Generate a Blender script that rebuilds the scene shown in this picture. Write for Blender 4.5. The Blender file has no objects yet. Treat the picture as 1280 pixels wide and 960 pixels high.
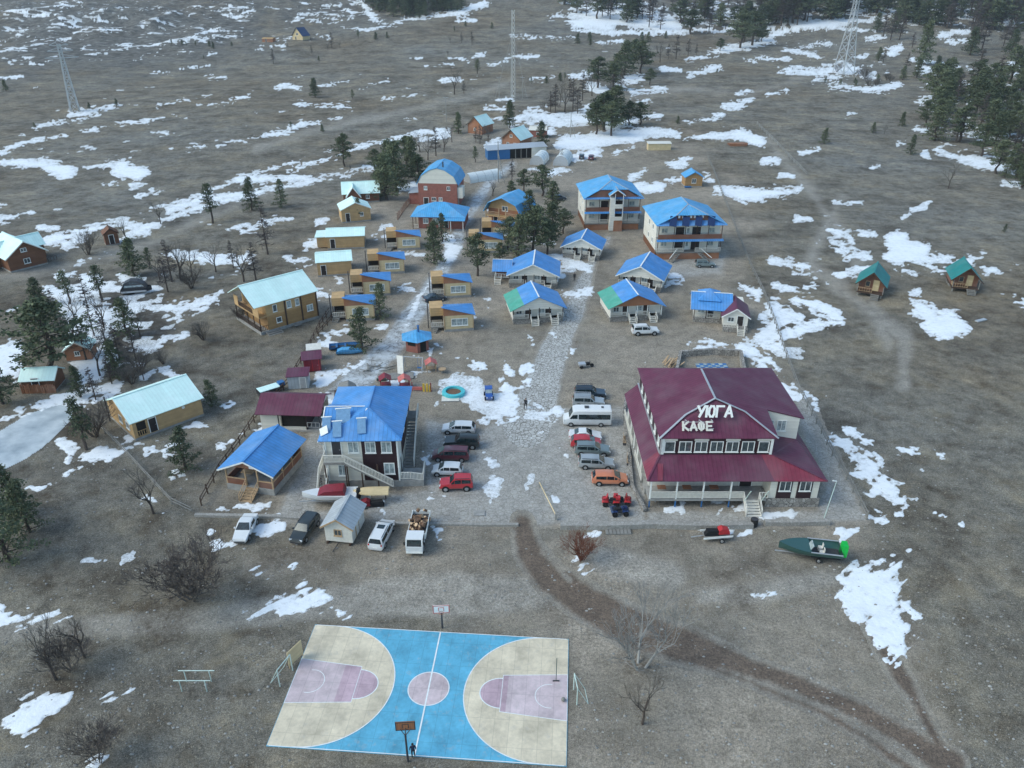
import bpy, bmesh, math, random
import numpy as np
from mathutils import Vector, Matrix
R = math.radians
random.seed(7)
scene = bpy.context.scene
col = bpy.data.collections.new('village'); scene.collection.children.link(col)

# ------------------------------------------------------------------ camera
FPX, PITCH, CAMZ = 974.0, R(28), 56.0
cam = bpy.data.objects.new('drone_camera', bpy.data.cameras.new('drone_camera'))
col.objects.link(cam)
cam.location = (0, 0, CAMZ); cam.rotation_euler = (R(90) - PITCH, 0, 0)
cam.data.sensor_width = 36; cam.data.lens = FPX / 1280 * 36
cam.data.clip_start = 0.5; cam.data.clip_end = 6000
scene.camera = cam

# ------------------------------------------------------------------ terrain
_CP, _SP = math.cos(PITCH), math.sin(PITCH)
def sstep(x, a, b):
    t = np.clip((x - a) / (b - a), 0, 1); return t * t * (3 - 2 * t)
_ys = np.arange(-400, 4001, 1.0)
_sl = .022 * sstep(_ys, 240, 400) + .085 * sstep(_ys, 470, 680) + .10 * sstep(_ys, 620, 900)
_zs = np.cumsum(_sl)
def hash2(ix, iy, seed):
    n = (ix.astype(np.int64) * 374761393 + iy.astype(np.int64) * 668265263 + seed * 982451653) & 0x7fffffff
    n = ((n ^ (n >> 13)) * 1274126177) & 0x7fffffff
    n = (n ^ (n >> 16)) & 0xffff
    return n / 65535.0
def vnoise(x, y, seed=0):
    ix, iy = np.floor(x), np.floor(y); fx, fy = x - ix, y - iy
    fx = fx * fx * (3 - 2 * fx); fy = fy * fy * (3 - 2 * fy)
    a, b = hash2(ix, iy, seed), hash2(ix + 1, iy, seed)
    c, d = hash2(ix, iy + 1, seed), hash2(ix + 1, iy + 1, seed)
    return (a * (1 - fx) + b * fx) * (1 - fy) + (c * (1 - fx) + d * fx) * fy
def fbm(x, y, oct=4, seed=0):
    s = 0; a = .5; t = 0
    for o in range(oct):
        s = s + a * vnoise(x * 2 ** o, y * 2 ** o, seed + o * 17); t += a; a *= .55
    return s / t - .5                       # about -0.5 .. 0.5
def gz(x, y):
    x = np.asarray(x, float); y = np.asarray(y, float)
    z = np.interp(y, _ys, _zs)
    far = sstep(y, 300, 650)
    z = z + far * (10 * fbm(x / 160, y / 160, 3, 5)) + sstep(y, 215, 300) * .8 * fbm(x / 30, y / 30, 2, 9)
    z = z + sstep(y, 480, 700) * sstep(-x, 60, 260) * 9 * fbm(x / 26, y / 40, 3, 21)    # rocky slope
    return z
def ground_z(x, y): return float(gz(x, y))
def ray(px, py):
    x = (px - 640) / FPX; v = (py - 480) / FPX
    return np.stack([x, _CP - v * _SP + 0 * x, -_SP - v * _CP + 0 * x], -1)
def hit(px, py, tstart=5.0, nst=260, gr=1.02, ad=.3):
    """points where the sight lines of the photograph meet the terrain"""
    px = np.asarray(px, float); py = np.asarray(py, float)
    d = ray(px, py)
    t0 = np.full(px.shape, tstart); t1 = np.full(px.shape, 0.0); found = np.zeros(px.shape, bool); t = t0.copy()
    for k in range(nst):
        tn = t * gr + ad
        p = d * tn[..., None]
        below = (CAMZ + p[..., 2] < gz(p[..., 0], p[..., 1])) & ~found
        t1 = np.where(below, tn, t1); t0 = np.where(below, t, t0)
        found |= below; t = tn
        if found.all(): break
    t1 = np.where(found, t1, 2500); t0 = np.where(found, t0, 2499)
    for k in range(22):
        m = (t0 + t1) / 2; p = d * m[..., None]
        b = CAMZ + p[..., 2] < gz(p[..., 0], p[..., 1])
        t1 = np.where(b, m, t1); t0 = np.where(b, t0, m)
    p = d * t1[..., None]
    return p[..., 0], p[..., 1], gz(p[..., 0], p[..., 1])
_PC = {}
def P(px, py):
    k = (px, py)
    d = ray(px, py); tt = -CAMZ/d[2] if d[2] < 0 else 1e9
    if d[1]*tt < 214: return Vector((float(d[0]*tt), float(d[1]*tt), 0.0))
    if k not in _PC:
        x, y, z = hit(np.array([px], float), np.array([py], float), 185.0, 200, 1.012, 1.0)
        _PC[k] = Vector((float(x[0]), float(y[0]), float(z[0])))
    return _PC[k].copy()
def project(x, y, z):
    z = z - CAMZ; zc = y * _CP - z * _SP; u = -y * _SP - z * _CP
    return 640 + FPX * x / zc, 480 + FPX * u / zc

# ------------------------------------------------------------------ objects
def tag(o, label=None, cat=None, group=None, kind=None):
    if label: o['label'] = label
    if cat: o['category'] = cat
    if group: o['group'] = group
    if kind: o['kind'] = kind
    return o
def thing(name, label, cat, loc, yaw=0, group=None):
    o = bpy.data.objects.new(name, None); col.objects.link(o)
    o.location = loc; o.rotation_euler = (0, 0, yaw); o.empty_display_size = .3
    return tag(o, label, cat, group)
def copy_tree(o, parent=None):
    c = o.copy(); col.objects.link(c); c.parent = parent
    for ch in o.children: copy_tree(ch, c)
    return c
def relabel(o, label, loc=None, yaw=None, group=None):
    o['label'] = label
    if loc is not None: o.location = loc
    if yaw is not None: o.rotation_euler = (0, 0, yaw)
    if group: o['group'] = group
    return o

class MB:
    """collects shapes for ONE mesh object"""
    def __init__(s): s.v = []; s.f = []; s.m = []; s.cm = 0; s.sm = []; s.smooth = False; s.xf = None
    def add(s, vs, fs):
        b = len(s.v)
        if s.xf is not None: vs = [s.xf @ Vector(v) for v in vs]
        s.v.extend([tuple(v) for v in vs])
        for f in fs: s.f.append([b + i for i in f]); s.m.append(s.cm); s.sm.append(s.smooth)
        return s
    def box(s, x0, x1, y0, y1, z0, z1):
        return s.add([(x0,y0,z0),(x1,y0,z0),(x1,y1,z0),(x0,y1,z0),(x0,y0,z1),(x1,y0,z1),(x1,y1,z1),(x0,y1,z1)],
                     [(0,3,2,1),(4,5,6,7),(0,1,5,4),(1,2,6,5),(2,3,7,6),(3,0,4,7)])
    def obox(s, c, u, v, n, a, b, d):
        """box with centre c, unit axes u v n, half sizes a b d"""
        c, u, v, n = Vector(c), Vector(u), Vector(v), Vector(n)
        p = [c + u*i*a + v*j*b + n*k*d for k in (-1,1) for i, j in ((-1,-1),(1,-1),(1,1),(-1,1))]
        return s.add(p, [(0,3,2,1),(4,5,6,7),(0,1,5,4),(1,2,6,5),(2,3,7,6),(3,0,4,7)])
    def bar(s, a, b, w=.05, h=None):
        a, b = Vector(a), Vector(b); n = (b - a); L = n.length
        if L < 1e-6: return s
        n /= L; up = Vector((0,0,1)) if abs(n.z) < .95 else Vector((0,1,0))
        u = n.cross(up).normalized(); v = u.cross(n)
        return s.obox((a+b)/2, u, v, n, w/2, (h or w)/2, L/2)
    def tube(s, a, b, r0, r1=None, n=8, cap=True):
        a, b = Vector(a), Vector(b); r1 = r0 if r1 is None else r1
        d = (b-a)
        if d.length < 1e-6: return s
        d.normalize(); up = Vector((0,0,1)) if abs(d.z) < .9 else Vector((1,0,0))
        u = d.cross(up).normalized(); w = d.cross(u)
        vs = []
        for c, r in ((a, r0), (b, r1)):
            for i in range(n):
                t = 2*math.pi*i/n; vs.append(c + u*math.cos(t)*r + w*math.sin(t)*r)
        fs = [(i, (i+1) % n, n+(i+1) % n, n+i) for i in range(n)]
        if cap: fs += [tuple(range(n))[::-1], tuple(range(n, 2*n))]
        return s.add(vs, fs)
    def slab(s, pts, t=.1):
        """flat polygon (counter-clockwise from above) thickened downwards along its normal"""
        p = [Vector(q) for q in pts]; n = (p[1]-p[0]).cross(p[-1]-p[0])
        if n.length < 1e-9: n = Vector((0,0,1))
        n.normalize()
        if n.z < 0: p.reverse(); n = -n
        k = len(p); q = [a - n*t for a in p]
        return s.add(p+q, [tuple(range(k)), tuple(range(2*k-1, k-1, -1))] + [(i, k+i, k+(i+1) % k, (i+1) % k) for i in range(k)])
    def prism(s, poly, axis, a, b):
        """2D polygon extruded along an axis: 'y' uses (x,z), 'x' uses (y,z), 'z' uses (x,y)"""
        def m(p, q):
            return (p[0], q, p[1]) if axis == 'y' else (q, p[0], p[1]) if axis == 'x' else (p[0], p[1], q)
        k = len(poly)
        ar = sum(poly[i][0]*poly[(i+1) % k][1]-poly[(i+1) % k][0]*poly[i][1] for i in range(k))
        poly = list(poly) if (ar > 0) == (axis != 'y') else list(poly)[::-1]
        v = [m(p, a) for p in poly]+[m(p, b) for p in poly]
        return s.add(v, [tuple(range(k))[::-1], tuple(range(k, 2*k))]+[(i, (i+1) % k, k+(i+1) % k, k+i) for i in range(k)])
    def ball(s, c, r, sub=1, sq=(1,1,1), jit=0, rng=random):
        bm = bmesh.new(); bmesh.ops.create_icosphere(bm, subdivisions=sub, radius=1)
        vs = []
        for v in bm.verts:
            k = 1+rng.uniform(-jit, jit); vs.append((c[0]+v.co.x*r*sq[0]*k, c[1]+v.co.y*r*sq[1]*k, c[2]+v.co.z*r*sq[2]*k))
        fs = [tuple(v.index for v in f.verts) for f in bm.faces]; bm.free()
        return s.add(vs, fs)
    def rail(s, a, b, h=.95, gap=.28, post=True, solid=False):
        """railing between two floor points: top and bottom rail and balusters"""
        a, b = Vector(a), Vector(b); Z = Vector((0,0,1)); L = (b-a).length
        s.bar(a+Z*h, b+Z*h, .09, .07); s.bar(a+Z*.18, b+Z*.18, .06, .06)
        n = max(1, int(L/gap))
        for i in range(n+1):
            p = a+(b-a)*(i/n); s.bar(p+Z*.15, p+Z*h, .09 if i in (0, n) else .07)
        return s
    def steps(s, top, d, w, n, rise, run):
        """flight of steps down from top (centre of the top edge) along unit direction d"""
        t = Vector(top); d = Vector(d); u = Vector((-d.y, d.x, 0))
        for i in range(n):
            c = t+d*(run*(i+.5)); z = t.z-rise*(i+1)
            s.obox(Vector((c.x, c.y, z+.0)), u, (0,0,1), d, w/2, .04, run/2+.02)
        for sg in (-1, 1):
            s.bar(t+u*sg*w/2-Vector((0,0,.1)), t+u*sg*w/2+d*run*n-Vector((0,0,rise*n)), .06, .2)
        return s
    def build(s, name, mat, parent=None, angle=None):
        me = bpy.data.meshes.new(name)
        v = np.array(s.v, np.float32); ln = np.array([len(f) for f in s.f], np.int32)
        me.vertices.add(len(v)); me.vertices.foreach_set('co', v.ravel())
        me.loops.add(int(ln.sum())); me.loops.foreach_set('vertex_index', np.fromiter((i for f in s.f for i in f), np.int32))
        me.polygons.add(len(ln)); me.polygons.foreach_set('loop_start', np.concatenate([[0], np.cumsum(ln)[:-1]]).astype(np.int32))
        me.polygons.foreach_set('loop_total', ln)
        for m in (mat if isinstance(mat, (list, tuple)) else [mat]): me.materials.append(m)
        me.polygons.foreach_set('material_index', np.array(s.m, np.int32))
        me.update(calc_edges=True); me.validate()
        me.polygons.foreach_set('use_smooth', np.zeros(len(me.polygons), bool))
        if angle is not None:
            me.polygons.foreach_set('use_smooth', np.ones(len(me.polygons), bool)); me.set_sharp_from_angle(angle=R(angle))
        o = bpy.data.objects.new(name, me); col.objects.link(o); o.parent = parent
        return o

# ------------------------------------------------------------------ materials
def srgb(c):
    return tuple((x/12.92 if x <= .04045 else ((x+.055)/1.055)**2.4) for x in c)
def newmat(name):
    m = bpy.data.materials.new(name); m.use_nodes = True; nt = m.node_tree
    return m, nt, nt.nodes['Principled BSDF']
def N(nt, t, **kw):
    n = nt.nodes.new(t)
    for k, v in kw.items(): setattr(n, k, v)
    return n
def noise(nt, vec, scale, detail=4, rough=.55, w=None):
    n = N(nt, 'ShaderNodeTexNoise'); n.inputs['Scale'].default_value = scale
    n.inputs['Detail'].default_value = detail; n.inputs['Roughness'].default_value = rough
    if vec is not None: nt.links.new(vec, n.inputs['Vector'])
    return n.outputs['Fac']
def ramp(nt, fac, stops):
    n = N(nt, 'ShaderNodeValToRGB'); e = n.color_ramp.elements
    while len(e) < len(stops): e.new(.5)
    for i, (p, c) in enumerate(stops): e[i].position = p; e[i].color = (*c, 1) if len(c) == 3 else c
    nt.links.new(fac, n.inputs['Fac']); return n.outputs['Color']
def g(v): return (v, v, v)
def mix(nt, fac, a, b, mode='MIX'):
    n = N(nt, 'ShaderNodeMix', data_type='RGBA', blend_type=mode)
    for sock, val in ((n.inputs[0], fac), (n.inputs[6], a), (n.inputs[7], b)):
        if isinstance(val, (int, float)): sock.default_value = val
        elif isinstance(val, tuple): sock.default_value = (*val, 1) if len(val) == 3 else val
        else: nt.links.new(val, sock)
    return n.outputs[2]
def mth(nt, op, a, b=None, c=None):
    n = N(nt, 'ShaderNodeMath', operation=op)
    for i, x in enumerate((a, b, c)):
        if x is None: continue
        if isinstance(x, (int, float)): n.inputs[i].default_value = x
        else: nt.links.new(x, n.inputs[i])
    return n.outputs[0]
def bump(nt, bsdf, h, strength=.3, dist=.05):
    b = N(nt, 'ShaderNodeBump'); b.inputs['Strength'].default_value = strength; b.inputs['Distance'].default_value = dist
    nt.links.new(h, b.inputs['Height']); nt.links.new(b.outputs['Normal'], bsdf.inputs['Normal'])
def plain(name, c, rough=.6, metal=0, var=.18, scale=3.0, spec=.4):
    """one colour with soft mottling and wear"""
    m, nt, b = newmat(name)
    tc = N(nt, 'ShaderNodeTexCoord').outputs['Object']
    oi = N(nt, 'ShaderNodeObjectInfo').outputs['Random']
    f = noise(nt, tc, scale, 5, .6)
    lo = tuple(x*(1-var) for x in c); hi = tuple(min(1, x*(1+var)) for x in c)
    cc = ramp(nt, f, [(.3, lo), (.7, hi)])
    nt.links.new(cc, b.inputs['Base Color']); b.inputs['Roughness'].default_value = rough
    b.inputs['Metallic'].default_value = metal; b.inputs['Specular IOR Level'].default_value = spec
    return m
def ribbed(name, c, pitch=.5, rough=.55, c2=None, horiz=False, depth=.03, spec=.35, lines=.38, var=.16):
    """profiled sheet roofing, or (horiz) boards and siding"""
    m, nt, b = newmat(name)
    tcn = N(nt, 'ShaderNodeTexCoord'); tc = tcn.outputs['Object']
    sx = N(nt, 'ShaderNodeSeparateXYZ'); nt.links.new(tc, sx.inputs[0])
    if horiz: co = sx.outputs['Z']
    else:
        sn = N(nt, 'ShaderNodeSeparateXYZ'); nt.links.new(tcn.outputs['Normal'], sn.inputs[0])
        ax = mth(nt, 'ABSOLUTE', sn.outputs['X']); ay = mth(nt, 'ABSOLUTE', sn.outputs['Y'])
        gt = mth(nt, 'GREATER_THAN', ax, ay)
        mx = N(nt, 'ShaderNodeMix', data_type='FLOAT'); nt.links.new(gt, mx.inputs[0])
        nt.links.new(sx.outputs['X'], mx.inputs[2]); nt.links.new(sx.outputs['Y'], mx.inputs[3]); co = mx.outputs[0]
    fr = mth(nt, 'FRACT', mth(nt, 'DIVIDE', co, pitch))
    tri = mth(nt, 'ABSOLUTE', mth(nt, 'SUBTRACT', fr, .5))
    line = mth(nt, 'GREATER_THAN', tri, .40)
    f = noise(nt, tc, .9, 5, .6)
    lo = tuple(x*(1-var) for x in c); hi = tuple(min(1, x*(1+var)) for x in c)
    cc = ramp(nt, f, [(.3, lo), (.7, hi)])
    pl = N(nt, 'ShaderNodeTexWhiteNoise', noise_dimensions='1D'); nt.links.new(mth(nt, 'FLOOR', mth(nt, 'DIVIDE', co, pitch*(1 if horiz else 3))), pl.inputs['W'])
    cc = mix(nt, mth(nt, 'MULTIPLY', pl.outputs['Value'], .35 if horiz else .16), cc, tuple(x*.62 for x in c))
    dk = c2 or tuple(x*.45 for x in c)
    cc = mix(nt, mth(nt, 'MULTIPLY', line, lines), cc, dk)
    if not horiz:
        fade = ramp(nt, noise(nt, tc, .35, 3, .5), [(.42, g(0.)), (.68, g(.32))]); gm = sum(c)/3
        cc = mix(nt, fade, cc, tuple(min(1, .55*x+.45*(gm+.18)) for x in c))
        cc = mix(nt, ramp(nt, noise(nt, tc, 4.5, 6, .8), [(.56, g(0.)), (.72, g(.22))]), cc, (.16, .14, .12))
    nt.links.new(cc, b.inputs['Base Color']); b.inputs['Roughness'].default_value = rough
    b.inputs['Specular IOR Level'].default_value = spec
    bump(nt, b, tri, .5, depth); return m
M = {}
M['blue'] = ribbed('blue_roof_sheet', (.085, .27, .60))
M['skyblue'] = ribbed('light_blue_roof_sheet', (.095, .35, .64))
M['teal'] = ribbed('pale_turquoise_roof_sheet', (.70, .90, .84), lines=.10, var=.06)
M['green'] = ribbed('green_roof_sheet', (.09, .36, .26))
M['petrol'] = ribbed('petrol_green_roof_sheet', (.02, .20, .19))
M['wine'] = ribbed('wine_red_roof_sheet', (.118, .026, .056))
M['red'] = ribbed('red_roof_sheet', (.20, .032, .056))
M['cream'] = ribbed('cream_siding', (.74, .70, .60), pitch=.2, horiz=True, rough=.6, depth=.012, lines=.14, var=.05)
M['white_siding'] = ribbed('white_siding', (.78, .74, .65), pitch=.2, horiz=True, rough=.6, depth=.012, lines=.12, var=.05)
M['dark_siding'] = ribbed('dark_plum_siding', (.035, .016, .020), pitch=.2, horiz=True, depth=.012)
M['log'] = ribbed('honey_log_wall', (.40, .235, .10), pitch=.24, horiz=True, rough=.75, depth=.06, lines=.5)
M['brownlog'] = ribbed('brown_log_wall', (.19, .085, .045), pitch=.25, horiz=True, rough=.75, depth=.06, lines=.5)
M['tan'] = ribbed('tan_board_wall', (.52, .34, .165), pitch=.18, horiz=True, rough=.75, depth=.02, lines=.25)
M['yellow'] = ribbed('pale_yellow_board_wall', (.66, .52, .30), pitch=.16, horiz=True, rough=.7, depth=.012, lines=.2)
M['redboard'] = ribbed('red_brown_board', (.20, .085, .050), pitch=.2, rough=.7, depth=.02, lines=.4)
M['orangeboard'] = ribbed('orange_brown_board', (.34, .15, .075), pitch=.2, rough=.7, depth=.02, lines=.4)
M['white'] = plain('white_paint', (.78, .78, .74), .55, var=.08)
M['offwhite'] = plain('off_white_trim', (.66, .63, .56), .6, var=.1)
M['darkwood'] = plain('dark_brown_timber', (.065, .038, .026), .75)
M['wood'] = plain('pale_timber', (.42, .29, .17), .75)
M['greywood'] = plain('weathered_grey_timber', (.23, .22, .20), .85)
M['concrete'] = plain('grey_concrete', (.30, .29, .27), .9, var=.22, scale=1.5)
M['darkgrey'] = plain('dark_grey_metal', (.05, .05, .055), .5)
M['black'] = plain('black_rubber', (.015, .015, .016), .7)
M['door'] = plain('dark_door', (.028, .022, .022), .5)
M['shadow'] = plain('painted_interior_shade', (.02, .017, .015), .9)  # near-black colour standing in for the shade inside openings
M['galv'] = plain('galvanised_steel', (.50, .51, .52), .45, .5, var=.1)
M['pipe'] = plain('pale_painted_pipe', (.50, .60, .55), .5)
M['bluepaint'] = plain('blue_paint', (.03, .13, .32), .5)
M['turq'] = plain('turquoise_paint', (.10, .48, .52), .5)
M['redpaint'] = plain('red_paint', (.42, .03, .035), .45)
M['winepaint'] = plain('wine_red_paint', (.20, .018, .03), .5)
M['pinkred'] = plain('faded_red_paint', (.50, .14, .12), .6)
M['yellowpaint'] = plain('yellow_paint', (.60, .40, .06), .5)
M['greenpaint'] = plain('bright_green_paint', (.02, .42, .05), .5)
M['panel'] = plain('solar_collector_glass', (.20, .34, .50), .18, .2, var=.15, spec=.7)
M['navy'] = plain('navy_panel', (.014, .03, .10), .15, .1, spec=.8)
M['foil'] = plain('white_greenhouse_film', (.68, .71, .70), .4, var=.1)
M['sheet'] = ribbed('grey_roof_sheet', (.40, .43, .45), rough=.45)
def glassy(name, c, rough=.08):
    m, nt, b = newmat(name)
    tc = N(nt, 'ShaderNodeTexCoord').outputs['Object']
    cc = ramp(nt, noise(nt, tc, 2.2, 2), [(.35, tuple(x*.5 for x in c)), (.65, c)])
    nt.links.new(cc, b.inputs['Base Color']); b.inputs['Roughness'].default_value = rough
    b.inputs['Specular IOR Level'].default_value = .8; return m
M['glass'] = glassy('window_pane', (.09, .11, .12))
M['pale_pane'] = glassy('sky_tinted_curtain_pane', (.42, .48, .48), .12)  # pale colour paints in the sky's reflection as well as curtains behind
M['carglass'] = glassy('car_glass', (.022, .036, .040), .06)
def brickmat(name, c1, c2, mortar):
    m, nt, b = newmat(name)
    tc = N(nt, 'ShaderNodeTexCoord').outputs['Object']
    s = N(nt, 'ShaderNodeSeparateXYZ'); nt.links.new(tc, s.inputs[0])
    cx = N(nt, 'ShaderNodeCombineXYZ'); nt.links.new(mth(nt, 'ADD', s.outputs['X'], s.outputs['Y']), cx.inputs[0]); nt.links.new(s.outputs['Z'], cx.inputs[1])
    bt = N(nt, 'ShaderNodeTexBrick'); nt.links.new(cx.outputs[0], bt.inputs['Vector'])
    bt.inputs['Color1'].default_value = (*c1, 1); bt.inputs['Color2'].default_value = (*c2, 1); bt.inputs['Mortar'].default_value = (*mortar, 1)
    bt.inputs['Scale'].default_value = 1; bt.inputs['Brick Width'].default_value = .3; bt.inputs['Row Height'].default_value = .1; bt.inputs['Mortar Size'].default_value = .012
    cc = mix(nt, .5, bt.outputs['Color'], ramp(nt, noise(nt, tc, 1.3, 5), [(.3, tuple(x*.6 for x in c1)), (.7, tuple(x*1.3 for x in c1))]))
    nt.links.new(cc, b.inputs['Base Color']); b.inputs['Roughness'].default_value = .85; return m
M['brick'] = brickmat('red_brick', (.27, .085, .06), (.33, .11, .075), (.30, .22, .19))
def stonemat(name, scale, lo, hi, joint, jw=.06):
    m, nt, b = newmat(name)
    tc = N(nt, 'ShaderNodeTexCoord').outputs['Object']
    def vor(feature, sc):
        v = N(nt, 'ShaderNodeTexVoronoi', feature=feature); v.inputs['Scale'].default_value = sc
        w = N(nt, 'ShaderNodeMix', data_type='VECTOR'); nn = N(nt, 'ShaderNodeTexNoise'); nn.inputs['Scale'].default_value = 1.5
        nt.links.new(tc, nn.inputs['Vector']); nt.links.new(tc, w.inputs[4]); nt.links.new(nn.outputs['Color'], w.inputs[5]); w.inputs[0].default_value = .12
        nt.links.new(w.outputs[1], v.inputs['Vector']); return v
    e = vor('DISTANCE_TO_EDGE', scale).outputs['Distance']; cl = vor('F1', scale).outputs['Color']
    cc = ramp(nt, cl, [(.2, lo), (.8, hi)])
    cc = mix(nt, .45, cc, ramp(nt, noise(nt, tc, .5, 6, .65), [(.3, lo), (.7, hi)]))
    cc = mix(nt, ramp(nt, e, [(jw*.5, g(0.)), (jw, g(1.))]), joint, cc)
    return m, nt, b, tc, cc, e
m, nt, b, tc, cc, e = stonemat('rubble_stone', 2.4, (.17, .155, .135), (.42, .39, .35), (.10, .09, .08))
nt.links.new(cc, b.inputs['Base Color']); b.inputs['Roughness'].default_value = .95; bump(nt, b, e, .8, .08); M['stone'] = m
# ------------------------------------------------------------------ ground, snow, paving
def seg_sd(x, y, pts):
    """signed distance to a tapered polyline of (x, y, half width); positive inside"""
    best = np.full(x.shape, -1e9)
    if len(pts) == 1: pts = [pts[0], (pts[0][0]+.01, pts[0][1], pts[0][2])]
    for (ax, ay, aw), (bx, by, bw) in zip(pts[:-1], pts[1:]):
        dx, dy = bx-ax, by-ay; L = dx*dx+dy*dy+1e-9
        t = np.clip(((x-ax)*dx+(y-ay)*dy)/L, 0, 1)
        d = np.hypot(x-ax-t*dx, (y-ay-t*dy))
        best = np.maximum(best, aw+(bw-aw)*t-d)
    return best
def poly_sd(x, y, pts):
    ins = np.zeros(x.shape, bool); dm = np.full(x.shape, 1e9); k = len(pts)
    for i in range(k):
        (ax, ay), (bx, by) = pts[i][:2], pts[(i+1) % k][:2]
        dx, dy = bx-ax, by-ay; L = dx*dx+dy*dy+1e-9
        t = np.clip(((x-ax)*dx+(y-ay)*dy)/L, 0, 1)
        dm = np.minimum(dm, np.hypot(x-ax-t*dx, y-ay-t*dy))
        c = ((ay > y) != (by > y)) & (x < (bx-ax)*(y-ay)/(by-ay+1e-12)+ax); ins ^= c
    return np.where(ins, dm, -dm)
def shapes_sd(px, py, shapes, margin=30):
    """union of polygons (2-tuples) and tapered strokes (3-tuples), in the survey coordinates read off the photograph"""
    out = np.full(px.shape, -99.0)
    for s in shapes:
        xs = [p[0] for p in s]; ys = [p[1] for p in s]; w = max([p[2] for p in s]) if len(s[0]) == 3 else 0
        mg = margin+w
        k = (px > min(xs)-mg) & (px < max(xs)+mg) & (py > min(ys)-mg) & (py < max(ys)+mg)
        if not k.any(): continue
        d = seg_sd(px[k], py[k], s) if len(s[0]) == 3 else poly_sd(px[k], py[k], s)
        out[k] = np.maximum(out[k], d)
    return out
def fan(step, x0, x1, p0, p1, extra=False):
    """grid of ground points, closer together where the ground is near"""
    pyr = np.arange(p1, p0, -step)
    _, yr, _ = hit(np.full(pyr.shape, 640.), pyr)
    yr = np.maximum.accumulate(yr + np.arange(len(yr))*1e-4)
    cx = np.arange(x0, x1, step)
    if extra:
        yr = np.concatenate([np.arange(-120, yr[0]-1, 6.), yr, yr[-1]+np.cumsum(np.linspace(10, 90, 40))])
        cx = np.concatenate([x0-np.cumsum(np.linspace(10, 120, 26))[::-1], cx, x1+np.cumsum(np.linspace(10, 120, 26))])
    zc = np.maximum(yr, 18)*_CP+(CAMZ-np.interp(yr, _ys, _zs))*_SP
    X = (cx[None, :]-640)/FPX*zc[:, None]; Y = np.repeat(yr[:, None], len(cx), 1)
    return X, Y
def gridmesh(name, X, Y, Z, keep, mat, attrs=None):
    ny, nx = X.shape
    idx = np.arange(ny*nx).reshape(ny, nx)
    q = np.stack([idx[:-1, :-1], idx[:-1, 1:], idx[1:, 1:], idx[1:, :-1]], -1)
    if keep is not None:
        kk = keep[:-1, :-1] | keep[:-1, 1:] | keep[1:, 1:] | keep[1:, :-1]; q = q[kk]
    q = q.reshape(-1, 4)
    used = np.unique(q); rm = np.zeros(ny*nx, np.int64); rm[used] = np.arange(len(used)); q = rm[q]
    co = np.stack([X.ravel()[used], Y.ravel()[used], Z.ravel()[used]], -1).astype(np.float32)
    me = bpy.data.meshes.new(name)
    me.vertices.add(len(co)); me.vertices.foreach_set('co', co.ravel())
    me.loops.add(q.size); me.loops.foreach_set('vertex_index', q.ravel().astype(np.int32))
    me.polygons.add(len(q)); me.polygons.foreach_set('loop_start', np.arange(0, q.size, 4, dtype=np.int32))
    me.polygons.foreach_set('loop_total', np.full(len(q), 4, np.int32))
    me.polygons.foreach_set('use_smooth', np.ones(len(q), bool))
    me.update(calc_edges=True)
    for an, a in (attrs or {}).items():
        at = me.attributes.new(an, 'FLOAT', 'POINT'); at.data.foreach_set('value', a.ravel()[used].astype(np.float32))
    me.materials.append(mat)
    o = bpy.data.objects.new(name, me); col.objects.link(o); return o
def attr(nt, name):
    n = N(nt, 'ShaderNodeAttribute'); n.attribute_name = name; return n.outputs['Fac']
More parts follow.
